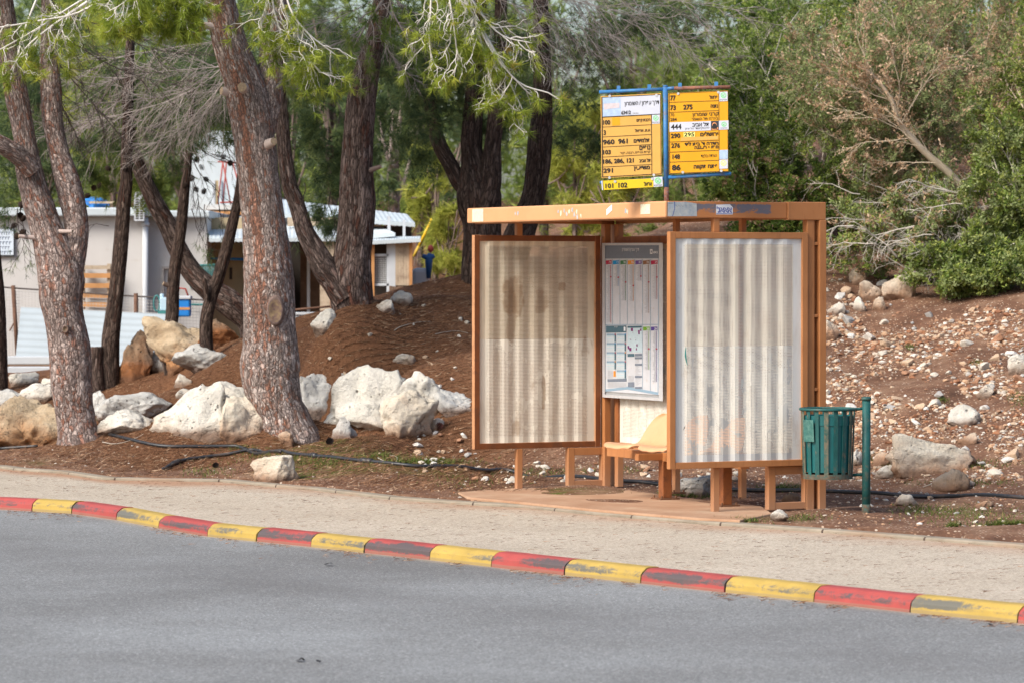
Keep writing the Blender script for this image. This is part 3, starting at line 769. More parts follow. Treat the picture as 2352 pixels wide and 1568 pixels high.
# ---------------------------------------------------------------- lettering
def he(s): return s[::-1]
FONT_CACHE = {}
def text_geo(s, bold=0.0):
    key = (s, bold)
    if key not in FONT_CACHE:
        cu = bpy.data.curves.new('lettering', 'FONT'); cu.body = s; cu.offset = bold; cu.resolution_u = 3
        o = bpy.data.objects.new('lettering', cu); COL.objects.link(o)
        dg = bpy.context.evaluated_depsgraph_get(); dg.update()
        me = bpy.data.meshes.new_from_object(o.evaluated_get(dg))
        v = np.array([q.co[:2] for q in me.vertices]); f = [tuple(p.vertices) for p in me.polygons]
        COL.objects.unlink(o); bpy.data.objects.remove(o); bpy.data.meshes.remove(me)
        FONT_CACHE[key] = (v, f)
    return FONT_CACHE[key]
class Board:
    """Flat print: picture coordinates (scaled, shifted) mapped on to a plane standing in the scene."""
    def __init__(s, scale, ox, oy, plane): s.k, s.ox, s.oy, s.plane = scale, ox, oy, plane; s.mb = MB()
    def at(s, x, y, off=0.0):
        dx, dy = (x / s.k + s.ox) / 1.08844, (y / s.k + s.oy) / 1.08844
        return P(dx, dy, s.plane(dx) - off)
    def poly(s, q, m, off): s.mb.quad([s.at(x, y, off) for x, y in q], m); return s
    def slab(s, q, m, off, th):
        p0 = [s.at(x, y, off) for x, y in q]; s.mb.prism(p0, (0, th, 0), m); return s
    def line(s, x0, y0, x1, y1, w, m, off):
        d = math.hypot(x1 - x0, y1 - y0); nx, ny = -(y1 - y0) / d * w / 2, (x1 - x0) / d * w / 2
        return s.poly([(x0 + nx, y0 + ny), (x1 + nx, y1 + ny), (x1 - nx, y1 - ny), (x0 - nx, y0 - ny)], m, off)
    def text(s, str_, x0, x1, ym, h, slope, m, off, bold=0.03):
        v, f = text_geo(str_, bold); lo, hi = v.min(0), v.max(0)
        u = (v - lo) / (hi - lo + 1e-9)
        X = x0 + u[:, 0] * (x1 - x0); Y = ym + h / 2 - u[:, 1] * h + slope * (X - (x0 + x1) / 2)
        s.mb.add([s.at(a, b, off) for a, b in zip(X, Y)], f, m); return s
    def ring(s, cx, cy, r, w, m, off, a0=0.0, a1=2 * math.pi, n=20, ky=1.0):
        v, f = [], []
        for i in range(n + 1):
            a = a0 + (a1 - a0) * i / n
            for rr in (r - w / 2, r + w / 2): v.append(s.at(cx + rr * math.cos(a), cy + ky * rr * math.sin(a), off))
        for i in range(n): f.append((2 * i, 2 * i + 1, 2 * i + 3, 2 * i + 2))
        s.mb.add(v, f, m); return s
    def logo(s, x0, y0, x1, y1, green, sl, off, label=True):
        """White square with a green ring, an arrow in it and the operator's name below."""
        cx, cy = (x0 + x1) / 2, y0 + (y1 - y0) * 0.38; r = (x1 - x0) * 0.30
        s.ring(cx, cy, r, r * 0.34, green, off, -0.5, 5.2)
        s.line(cx + r * .75, cy - r * .75, cx - r * .30, cy + r * .30, r * .26, green, off)
        s.line(cx - r * .42, cy - r * .35, cx - r * .42, cy + r * .5, r * .26, green, off + .0006)
        s.line(cx - r * .5, cy + r * .4, cx + r * .40, cy + r * .4, r * .26, green, off + .0003)
        if label: s.text(he('אפיקים'), x0 + (x1 - x0) * .05, x1 - (x1 - x0) * .05, y1 - (y1 - y0) * .13, (y1 - y0) * .17, sl, 1, off, 0.0)

AMBER = plain('faded_yellow_sign', (0.56, 0.31, 0.068), 0.45, 0.05, 8); DEEP = plain('deep_yellow_sign', (0.60, 0.28, 0.004), 0.4, 0.04, 8)
LEMON = plain('bright_yellow_sign', (0.60, 0.42, 0.01), 0.4, 0.05, 8); SIGNW = plain('white_sign_film', (0.47, 0.49, 0.56), 0.45, 0.04, 10)
PALEB = plain('faded_blue_print', (0.33, 0.43, 0.58), 0.5, 0.14, 40); GREEN_L = flat_mat('green_print', (0.16, 0.55, 0.20)); YEL_L = flat_mat('pale_yellow_print', (0.72, 0.70, 0.20))
PINKP = plain('faded_pink_print', (0.50, 0.44, 0.46), 0.6, 0.1, 40); DARKPIC = plain('dark_picture', (0.03, 0.035, 0.045), 0.5, 0.4, 60); GLOW = plain('orange_print', (0.62, 0.25, 0.10), 0.5, 0.3, 60)
POLEB = plain('worn_blue_paint', (0.035, 0.165, 0.38), 0.45, 0.2, 14, dirt=(0.13, 0.10, 0.10), dirt_amt=0.28, bump=0.2)
RUST = plain('brown_rust', (0.22, 0.095, 0.06), 0.85, 0.35, 30, dirt=(0.10, 0.18, 0.26), dirt_amt=0.2, bump=0.3)
MATS_SIGN = [AMBER, BLACK, SIGNW, GREEN_L, PALEB, DEEP, LEMON, YEL_L, PINKP, DARKPIC, GLOW, STEEL]

# ---------------------------------------------------------------- bus stop sign on the shelter roof
SP = lambda dx: 27.42 - (dx - 1527) * 0.0011
sign = thing('bus_stop_sign', 'blue pole sign with two yellow route boards standing on the shelter roof corner', 'bus stop sign', P(1530, 462, SP(1527) + .03))
B = Board(4.9, 1480, 180, SP)
zb = lambda x, y, off=0.0: B.at(x, y, off)
MB().tube([zb(912, 1640, -.03), zb(911, 1408, -.03)], 0.0185, 14).obj('pole_base', RUST, sign, smooth=True)
MB().tube([zb(911, 1412, -.03), zb(905, 900, -.03), zb(898, 175, -.03)], 0.0195, 14).tube([zb(898, 178, -.03), zb(898, 165, -.03)], [0.022, 0.016], 14).obj('pole', POLEB, sign, smooth=True)
MB().tube([zb(92, 250, -.03), zb(880, 214, -.03)], 0.0135, 12).obj('arm', POLEB, sign, smooth=True)
MB().tube([zb(925, 207, -.03), zb(1015, 202, -.03)], 0.0135, 12).obj('arm', POLEB, sign, smooth=True)
MB().tube([zb(1010, 202.5, -.03), zb(1695, 186, -.03)], 0.0138, 12).obj('arm', RUST, sign, smooth=True, label='rusted upper right arm of the sign')
MB().tube([zb(940, 1293, -.03), zb(1702, 1248, -.03)], 0.0135, 12).obj('arm', POLEB, sign, smooth=True)
MB().tube([zb(100, 1360, -.03), zb(885, 1306, -.03)], 0.012, 12).obj('arm', POLEB, sign, smooth=True)
for x, y in ((325, 195), (702, 178), (1078, 160), (1522, 145)):
    mb = MB(); mb.obox(zb(x - 22, y + 40, -.02), zb(x + 22, y + 39, -.02) - zb(x - 22, y + 40, -.02), (0, .012, 0), Zv * .022 * 0 + (zb(x - 22, y - 22, -.02) - zb(x - 22, y + 40, -.02)))
    mb.obj('clamp', POLEB, sign)
# left board
k = 0.047
B.slab([(105, 300), (845, 264), (855, 1264), (116, 1304)], 0, 0.0, 0.004)
B.poly([(130, 318), (833, 284), (834, 515), (131, 553)], 2, .0015)
B.poly([(131, 319), (350, 308), (351, 541), (132, 552)], 4, .0025); B.poly([(140, 392), (335, 380), (337, 440), (200, 455), (150, 470)], 8, .0032)
for q in ((117, 314, 840, 279, 8), (122, 1289, 848, 1250, 8), (121, 313, 130, 1290, 11), (836, 279, 846, 1251, 6), (727, 530, 733, 1256, 7)): B.line(*q, 1, .0028)
B.line(126, 555, 834, 519, 9, 1, .0034)
for yl, yr in ((678, 648), (799, 768), (923, 890), (1046, 1012), (1168, 1135)): B.line(128, yl, 728, yr, 5.5, 1, .003)
B.poly([(246, 562), (342, 557), (344, 655), (247, 661)], 5, .0016)
B.poly([(734, 527), (829, 521), (831, 634), (736, 639)], 2, .0032); B.logo(734, 524, 830, 637, 3, -k, .004)
T = lambda s, x0, x1, y, h, b=.034: B.text(s, x0, x1, y, h, -k, 1, .0042, b)
T(he('דרך עפרון / השומרון'), 398, 820, 388, 66, .012); T('63412', 358, 475, 500, 46); T(he('מספר תחנה'), 500, 566, 509, 14, 0)
T('100', 136, 221, 620, 58); T(he('רכבת קסם'), 545, 712, 598, 44); T('3', 142, 168, 745, 60); T(he('א.ת. אריאל'), 525, 712, 716, 40)
T('960', 134, 275, 860, 62); T('961', 320, 436, 850, 62); T(he('תלמידים'), 510, 705, 838, 54); T('103', 136, 228, 985, 56); T(he('נופים'), 580, 712, 930, 52, .03); T(he('קרית נטפים, רבבה, יקיר'), 342, 712, 993, 34, .01)
T('186, 286, 121', 136, 510, 1096, 66); T(he('תל אביב'), 578, 718, 1084, 46); T('291', 140, 255, 1210, 56); T(he('מודיעין'), 510, 708, 1184, 58)
for x, y in ((216, 297), (788, 287), (214, 1297), (757, 1265)): B.ring(x, y, 9, 15, 11, .006)
lb = B.mb.obj('route_board', MATS_SIGN, sign)
# small board under it
B.mb = MB()
B.slab([(118, 1336), (752, 1304), (752, 1411), (126, 1450)], 6, .0, .004); B.poly([(112, 1336), (128, 1335), (136, 1449), (122, 1450)], 2, .0022)
B.poly([(128, 1335), (133, 1335), (141, 1449), (136, 1449)], 1, .0026)
B.slab([(752, 1290), (862, 1285), (868, 1403), (755, 1411)], 2, .002, .004); B.logo(754, 1287, 864, 1408, 3, -k, .004)
T('101', 163, 260, 1396, 58, .03); T('102', 322, 432, 1388, 62, .03); T(he('אריאל'), 635, 732, 1370, 54)
for x, y in ((283, 1345), (738, 1312)): B.ring(x, y, 9, 15, 11, .006)
B.mb.obj('small_route_board', MATS_SIGN, sign)
# right board
B.mb = MB(); k = 0.035
B.slab([(936, 262), (1665, 230), (1668, 1222), (946, 1253)], 5, .0, .004)
for yl, yr in ((375, 354), (497, 475), (862, 838), (986, 961), (1108, 1083)): B.line(947, yl, 1556, yr, 5, 1, .003)
for q in ((944, 266, 1662, 236, 4), (950, 1246, 1664, 1216, 5), (944, 262, 952, 1248, 6), (1553, 243, 1558, 1222, 5), (1661, 700, 1663, 950, 3)): B.line(*q, 1, .0028)
B.poly([(948, 622), (1456, 604), (1456, 718), (950, 738)], 2, .0032); B.poly([(1457, 604), (1553, 600), (1553, 712), (1458, 717)], 9, .0034)
B.ring(1500, 648, 22, 12, 10, .004); B.poly([(1465, 690), (1545, 680), (1548, 706), (1466, 712)], 10, .0042); B.poly([(1480, 640), (1520, 638), (1535, 700), (1472, 702)], 1, .0046)
B.slab([(1554, 600), (1672, 596), (1674, 706), (1555, 712)], 2, .0036, .002); B.logo(1572, 606, 1662, 706, 3, -k, .0045)
B.poly([(1558, 248), (1660, 243), (1662, 358), (1560, 364)], 2, .0034); B.logo(1560, 243, 1661, 360, 3, -k, .0042)
B.poly([(1558, 960), (1664, 955), (1664, 1066), (1560, 1071)], 4, .0034); B.poly([(1558, 1078), (1664, 1073), (1664, 1184), (1560, 1190)], 2, .0034); B.logo(1560, 1075, 1662, 1188, 7, -k, .0042, False)
B.poly([(1122, 742), (1260, 736), (1261, 796), (1123, 804)], 7, .0034)
B.poly([(1090, 806), (1548, 786), (1540, 828), (1086, 848)], 0, .0016)
T('77', 957, 1024, 322, 64); T(he('פרואל'), 1438, 1540, 307, 46); T('73', 957, 1025, 440, 62); T('275', 1118, 1230, 432, 62); T(he('נתניה'), 1452, 1540, 421, 42); T('70', 960, 1006, 528, 40, 0); T('284', 958, 1036, 585, 40, .01)
T(he('קרני שומרון'), 1228, 1552, 527, 54, .012); T(he('ביה"ח תל השומר'), 1218, 1545, 573, 38, .005); T('444', 967, 1096, 675, 66, .03); T(he('תל אביב'), 1228, 1436, 644, 52); T(he("לוינסקי/שד' הר-ציון"), 1140, 1437, 695, 34, .004)
T('290', 965, 1080, 785, 58); T('295', 1128, 1252, 769, 50, .03); T(he('ירושלים'), 1325, 1545, 760, 54); T('276', 970, 1077, 904, 60, .03); T(he("חדרה ד' בית ליד"), 1132, 1546, 878, 46); T(he('מסוף רעננה'), 1255, 1548, 931, 48)
T('148', 985, 1075, 1040, 60, .03); T(he('הורדה בלבד'), 1333, 1528, 1026, 40, .005); T('86', 978, 1083, 1173, 70, .04); T(he('פתח תקווה'), 1245, 1538, 1168, 60)
for x, y in ((1056, 268), (1548, 250), (1112, 1232), (1583, 1214)): B.ring(x, y, 9, 15, 11, .006)
B.mb.obj('route_board', MATS_SIGN, sign, label='deeper yellow right hand route board')

# sticker with blue letters on the end fascia, bluish sheet beside it
def end_plane(dx):      # plane just proud of the end fascia
    s = (dx - CX) / FPX
    n = U[:2]; o = (O0 - U * 0.0032)[:2]
    return float(np.dot(n, o) / (n[0] * s + n[1]))
E = Board(5.113, 1640, 480, end_plane)
E.slab([(150, 130), (380, 128), (520, 150), (524, 312), (148, 314)], 0, 0, .001); E.line(235, 124, 238, 215, 6, 2, .0008); E.line(238, 215, 212, 312, 6, 2, .0009)
E.line(160, 146, 215, 146, 4, 1, .0008)
for i in range(9): E.line(245 + i * 12, 172 + (i % 3) * 8, 253 + i * 12, 172 + (i % 3) * 8, 4, 1, .0008)
E.mb.obj('sticker', [BLUEGREY, BLACK, BLUEINK], ef_, label='bluish paper remains with faded writing')
E.mb = MB(); E.slab([(768, 166), (944, 160), (982, 200), (982, 290), (768, 290)], 0, 0, .001); E.line(770, 277, 978, 277, 7, 1, .0008)
E.text(he("אאאנ'"), 775, 970, 228, 78, 0.01, 1, .0008, .03); E.mb.obj('sticker', [WHITE, BLUEINK], ef_, label='white sticker with blue letters')

# ---------------------------------------------------------------- timetable case on the back wall
def case_plane(dx): 
    a, b = 1 / 30.80, 1 / 29.86; u = (dx - 1384.5) / (1522 - 1384.5)
    return 1 / (a + (b - a) * u)
C = Board(3.644, 1500, 590, case_plane)
tc = thing('timetable_case', 'framed bus timetable with coloured route columns hung on the shelter back wall', 'timetable', C.at(300, 1500, 0))
C.slab([(22, 66), (556, 64), (556, 1496), (24, 1464)], 0, -.012, .03)
C.mb.obj('backing', [STEEL], tc)
C.mb = MB()
for q in ([(20, 66), (45, 66), (45, 1466), (22, 1464)], [(538, 64), (572, 64), (572, 1502), (538, 1498)], [(45, 66), (538, 64), (538, 84), (45, 86)], [(45, 1440), (538, 1474), (538, 1498), (45, 1466)]): C.slab(q, 0, .012, .03)
C.mb.obj('case_frame', plain('aluminium', (0.60, 0.61, 0.63), 0.35, 0.06, 20, metal=0.3), tc)
PAPER = plain('timetable_paper', (0.56, 0.58, 0.62), 0.35, 0.05, 12, spec=0.5, dirt=(0.5, 0.38, 0.25), dirt_amt=0.06)
HEADG = flat_mat('grey_blue_print', (0.17, 0.20, 0.25)); LINEB = flat_mat('blue_line_print', (0.24, 0.35, 0.45)); GTXT = flat_mat('grey_print', (0.42, 0.43, 0.46)); REDP = flat_mat('red_print', (0.45, 0.05, 0.08)); PALE = flat_mat('pale_teal_print', (0.48, 0.60, 0.65)); TEAL = flat_mat('teal_print', (0.07, 0.14, 0.18)); PURP = flat_mat('purple_print', (0.18, 0.02, 0.14))
RC = [flat_mat('column_head_print', c) for c in ((.40, .02, .06), (.01, .25, .55), (.06, .20, .09), (.70, .28, .03), (.14, .07, .28), (.25, .12, .06), (.40, .02, .07), (.16, .35, .03), (.08, .05, .25))]
CM = [PAPER, HEADG, LINEB, GTXT, REDP, PALE, TEAL, PURP, WHITE, BLACK] + RC
C.mb = MB(); o1, o2, o3 = 0.003, 0.005, 0.007
C.poly([(45, 86), (538, 84), (538, 1445), (45, 1412)], 0, .0); C.poly([(46, 88), (537, 86), (537, 206), (46, 208)], 1, o1)
C.text(he('דרך עפרון/השומרון'), 200, 355, 128, 40, 0.0, 8, o2, .0); C.poly([(456, 122), (478, 122), (478, 165), (456, 165)], 8, o2); C.text('63412', 484, 526, 150, 22, 0, 8, o2); C.poly([(462, 135), (472, 135), (472, 155), (462, 155)], 1, o3)
cx_ = [48, 112, 180, 247, 317, 386, 458, 532]; endy = [790, 460, 590, 598, 408, 702, 575]; redy = [373, 378, 420, 453, 367, 420, 376]
NUM = ['74', '73', '86', '86', '87', '186', '275']
rr = random.Random(5)
for i in range(7):
    a, b = cx_[i], cx_[i + 1]
    C.poly([(a + 5, 226), (b - 7, 221), (b - 6, 255), (a + 6, 262)], 10 + i, o2); C.text(NUM[i], b - 32, b - 10, 239, 20, 0, 8, o3, 0)
    if i: C.line(a, 212, a + 2, 806, 4, 2, o1)
    y = 270
    C.line(b - 16, 262, b - 14, endy[i], 3, 10 + i, o2)
    while y < endy[i]:
        C.line(b - 20 - rr.uniform(14, 36), y, b - 19, y - .5, 2.6, 3, o2); y += 6.2
    C.ring(b - 14, redy[i], 4, 7, 4, o3)
C.line(46, 208, 46, 1400, 6, 2, o1); C.line(535, 206, 528, 1425, 6, 2, o1); C.line(47, 808, 533, 806, 6, 2, o1)
for i, (a, b) in enumerate(((386, 458), (458, 528))):
    C.poly([(a + 6, 828), (b - 6, 826), (b - 5, 860), (a + 7, 862)], 17 + i, o2); C.text(('286', '284')[i], b - 34, b - 8, 846, 24, 0, 8, o3, 0); C.line(a, 810, a + 1, 1390 + i * 20, 4, 2, o1)
    y = 872; e = (1215, 1325)[i]; C.line(b - 14, 865, b - 13, e, 3, 17 + i, o2)
    while y < e: C.line(b - 18 - rr.uniform(14, 34), y, b - 17, y, 2.6, 3, o2); y += 6.2
    C.ring(b - 14, 1026, 4, 7, 4, o3)
C.poly([(54, 818), (240, 816), (240, 878), (55, 882)], 6, o2); C.poly([(216, 828), (232, 828), (232, 866), (216, 866)], 8, o3); C.text(he('קווים'), 130, 160, 830, 12, 0, 8, o3, 0)
for r_ in range(5):
    for c_ in range(2):
        x0, y0 = 60 + c_ * 92, 890 + r_ * 82
        if r_ == 4 and c_ == 0:
            for q in range(8): C.line(70, y0 + 8 + q * 9, 118, y0 + 8 + q * 9, 3, 3, o2)
            C.poly([(122, y0 + 8), (142, y0 + 8), (142, y0 + 60), (122, y0 + 60)], 13, o2); continue
        C.poly([(x0, y0), (x0 + 84, y0), (x0 + 84, y0 + 74), (x0 + 1, y0 + 74)], 5, o1); C.poly([(x0, y0), (x0 + 84, y0), (x0 + 84, y0 + 18), (x0, y0 + 18)], 2, o2); C.poly([(x0 + 72, y0), (x0 + 84, y0), (x0 + 84, y0 + 74), (x0 + 72, y0 + 74)], 6, o3)
        C.line(x0 + 2, y0 + 36, x0 + 70, y0 + 36, 10, 0, o2); C.line(x0 + 2, y0 + 60, x0 + 70, y0 + 60, 10, 0, o2); C.ring(x0 + 78, y0 + 6, 3, 6, (4, 11, 4, 13)[(r_ + c_) % 4], o3 + .001)
C.poly([(68, 1300), (242, 1294), (242, 1322), (69, 1326)], 1, o2)
for q in range(5): C.line(70, 1336 + q * 9, 240, 1336 + q * 9, 3, 3, o2)
C.poly([(250, 820), (380, 818), (380, 836), (250, 838)], 6, o2); C.poly([(252, 840), (384, 838), (384, 1060), (252, 1056)], 5, o1)
for x, y, w_, h_ in ((280, 842, 20, 26), (346, 860, 16, 36), (364, 846, 14, 20), (250, 1000, 16, 28), (264, 1018, 22, 28), (330, 985, 12, 20), (326, 1020, 10, 20), (274, 940, 8, 6), (320, 946, 6, 6)): C.poly([(x, y), (x + w_, y - 3), (x + w_, y + h_), (x + 3, y + h_)], 7, o2)
for q in range(26): 
    x, y = rr.uniform(258, 370), rr.uniform(860, 1040); C.line(x, y, x + rr.uniform(4, 12), y + rr.uniform(-5, 5), 2, 3, o2)
C.poly([(250, 1070), (312, 1068), (312, 1096), (250, 1098)], 6, o2); C.poly([(318, 1070), (382, 1068), (382, 1092), (318, 1094)], 1, o2)
for y in (1100, 1160, 1270, 1370): C.poly([(318, y), (382, y - 1), (382, y + 18), (318, y + 19)], 1, o2)
for q in range(30): C.line(322, 1122 + q * 8, 322 + rr.uniform(20, 55), 1122 + q * 8, 2.4, 3, o1)
C.poly([(254, 1328), (312, 1326), (312, 1374), (254, 1372)], 1, o2)
for q in range(6): C.line(256, 1272 + q * 9, 308, 1272 + q * 9, 3, 3, o2)
C.poly([(50, 1392), (250, 1368), (530, 1420), (530, 1444), (250, 1394), (50, 1414)], 2, o1)
C.mb.obj('timetable_sheet', CM, tc)

# ---------------------------------------------------------------- waste bin on its post
BT = plain('worn_green_paint', (0.014, 0.082, 0.078), 0.5, 0.25, 10, dirt=(0.16, 0.115, 0.075), dirt_amt=0.18, bump=0.25)
BL = plain('faded_green_plate', (0.035, 0.125, 0.11), 0.5, 0.25, 14, dirt=(0.11, 0.23, 0.20), dirt_amt=0.4)
LINER = plain('teal_plastic', (0.007, 0.10, 0.105), 0.35, 0.15, 6, spec=0.5)
PR = plain('rusted_green_foot', (0.11, 0.075, 0.05), 0.85, 0.4, 25, dirt=(0.03, 0.12, 0.11), dirt_amt=0.35)
SR = plain('rubbed_green_strip', (0.035, 0.09, 0.075), 0.6, 0.3, 12, dirt=(0.21, 0.15, 0.095), dirt_amt=0.45)
pb = G(1989.5, 1183, 0.0); zt = 1.81 - (939 - 630) / FPX * pb[1]; zbm = 1.81 - (1092 - 630) / FPX * pb[1]; ztop = 1.81 - (912 - 630) / FPX * pb[1]
bn = thing('waste_bin', 'green slatted waste bin with inner liner hung on a round post beside the shelter', 'waste bin', pb)
mb = MB(); mb.tube([pb + Zv * -.1, pb + Zv * (ztop - .02)], 0.032, 20); mb.obj('post', BT, bn, smooth=True)
MB().tube([pb + Zv * (-.05), pb + Zv * .03, pb + Zv * .085], [0.0335, .0335, .0328], 20).obj('post_foot', PR, bn, smooth=True)
MB().tube([pb + Zv * (ztop - .022), pb + Zv * (ztop - .004), pb + Zv * (ztop + .004)], [0.037, 0.038, 0.030], 20).obj('post_cap', BT, bn, smooth=True)
bc = np.array([(1902.5 - CX) / FPX * pb[1], pb[1] + 0.02, 0]); r1, r0 = 0.208, 0.182
def circ(r, z, n=40): return [bc + np.array([r * math.cos(a), r * math.sin(a), z]) for a in np.linspace(0, 2 * math.pi, n, endpoint=False)]
def torus(mb, r, z, w, n=44):
    c = circ(r, z, n); v, f = [], []
    for i, p in enumerate(c):
        e = unit(p - bc - Zv * z)
        for q in range(8):
            a = 2 * math.pi * q / 8; v.append(p + e * w * math.cos(a) + Zv * w * math.sin(a))
    for i in range(n):
        for q in range(8): f.append((i * 8 + q, ((i + 1) % n) * 8 + q, ((i + 1) % n) * 8 + (q + 1) % 8, i * 8 + (q + 1) % 8))
    mb.add(v, f); return mb
torus(MB(), r1, zt, 0.011).obj('rim', BT, bn, smooth=True)
mb = MB(); ro, ri = r0 + .006, r0 - .002
for (ra, rb, za, zb_) in ((ro, ro, zbm - .022, zbm + .018),):
    a, b, c_, d_ = circ(ro, zbm - .022), circ(ro, zbm + .016), circ(ri, zbm + .016), circ(ri, zbm - .022)
    n = 40; v = a + b + c_ + d_; f = []
    for i in range(n):
        j = (i + 1) % n
        f += [(i, j, n + j, n + i), (n + i, n + j, 2 * n + j, 2 * n + i), (2 * n + i, 2 * n + j, 3 * n + j, 3 * n + i)]
    mb.add(v, f); v = circ(ri, zbm - .015); mb.add(v, [tuple(range(n - 1, -1, -1))])
mb.obj('base_hoop', PR, bn)
NS = 17
for i in range(NS):
    a = 2 * math.pi * (i + 0.35) / NS; e = np.array([math.cos(a), math.sin(a), 0]); tt = np.array([-math.sin(a), math.cos(a), 0]); hw = 0.0165
    top, bot = bc + e * (r1 - .008) + Zv * (zt - .005), bc + e * (r0 + .001) + Zv * (zbm)
    mb = MB(); mb.obox(bot - tt * hw, tt * 2 * hw, e * .004, top - bot)
    mb.obj('slat', BT if i % 3 else SR, bn)
lt, lb_ = zt - .045, zbm + .03; v = circ(.176, lb_) + circ(.184, lt - .075) + circ(.190, lt - .073) + circ(.192, lt) + circ(.180, lt) + circ(.172, lb_ + .03)
n = 40; f = [(r * n + i, r * n + (i + 1) % n, (r + 1) * n + (i + 1) % n, (r + 1) * n + i) for r in range(5) for i in range(n)]; f += [tuple(range(n - 1, -1, -1)), tuple(range(5 * n, 6 * n))]
obj('liner', np.array(v) * 1.0, f, LINER, bn, smooth=False)
a = math.radians(222); e = np.array([math.cos(a), math.sin(a), 0]); tt = np.array([-math.sin(a), math.cos(a), 0])
c0 = bc + e * (r1 + .004) + Zv * (zt - .155)
MB().obox(c0 - tt * .052 - Zv * .085 - e * .010, tt * .104, e * .004, Zv * .165 + e * .012).obj('name_plate', BL, bn, bevel=.002)
ed = unit(np.array([pb[0] - bc[0], pb[1] - bc[1], 0]))
MB().tube([bc + ed * (r1 - .03) + Zv * (zt + .0) + np.array([0, -.05, 0]), bc + ed * (r1 + .02) + Zv * zt, pb + Zv * (zt + .008)], 0.0115, 10).obj('bracket', BT, bn, smooth=True)
MB().tube([bc + ed * (r0 + .0) + Zv * (zbm + .005), pb + Zv * (zbm + .012)], 0.0115, 10).obj('bracket', BT, bn, smooth=True)

# ---------------------------------------------------------------- irrigation pipes
PIPE = plain('black_polythene_pipe', (0.016, 0.019, 0.024), 0.42, 0.25, 5, spec=0.5, dirt=(0.09, 0.06, 0.045), dirt_amt=0.25)
def lay(pxs, r, n, lift=0.0):
    p = hits([a for a, b in pxs], [b for a, b in pxs]); p = smooth_path(p, n)
    p[:, 2] = hz(p[:, 0], p[:, 1]) + r * 0.8 + lift; q = p.copy()
    for _ in range(3): q[1:-1, 2] = (q[:-2, 2] + 2 * q[1:-1, 2] + q[2:, 2]) / 4
    q[:, 2] = np.maximum(q[:, 2], p[:, 2] - r * .3); return q
hose = thing('irrigation_pipe', 'long black irrigation pipe running along the verge behind the shelter', 'pipe', hit(800, 1060))
pp = lay(HOSE_PX, 0.017, 160); MB().tube(pp, 0.017, 10).obj('pipe', PIPE, hose, smooth=True)
for x in (721, 845):
    i = int(np.argmin(abs(to_px(pp)[:, 0] - x))); d = unit(pp[i + 1] - pp[i])
    MB().tube([pp[i] - d * .07, pp[i] - d * .065, pp[i] - d * .012, pp[i], pp[i] + d * .02, pp[i] + d * .07], [.018, .027, .03, .022, .029, .027], 12).obj('coupling', PIPE, hose, smooth=True)
br = [(374.5, 1080), (392, 1073), (415, 1063), (457, 1052.6), (527, 1043.8), (598, 1038.8), (645, 1040.6)]
hb = thing('irrigation_pipe', 'short black branch pipe with a bent pointed end lying before the white boulders', 'pipe', hit(450, 1054))
pp = lay(br, 0.0155, 60, 0.006); MB().tube(pp, 0.0155, 10).obj('pipe', PIPE, hb, smooth=True)
i = int(np.argmin(abs(to_px(pp)[:, 0] - 405))); d = unit(pp[i + 1] - pp[i])
MB().tube([pp[0] - unit(pp[3] - pp[0]) * .05, pp[i] - d * .09, pp[i] - d * .07, pp[i] - d * .03, pp[i], pp[i] + d * .05], [.006, .018, .024, .026, .028, .024], 10).obj('end_clamp', PIPE, hb, smooth=True)
o = MB().tube(lay([(-60, 1037), (0, 1032), (40, 1029), (86, 1026)], .015, 16), .015, 8).obj('irrigation_pipe', PIPE, None, hit(20, 1030), smooth=True); tag(o, 'short end of black pipe lying under the tan eroded boulder', 'pipe')
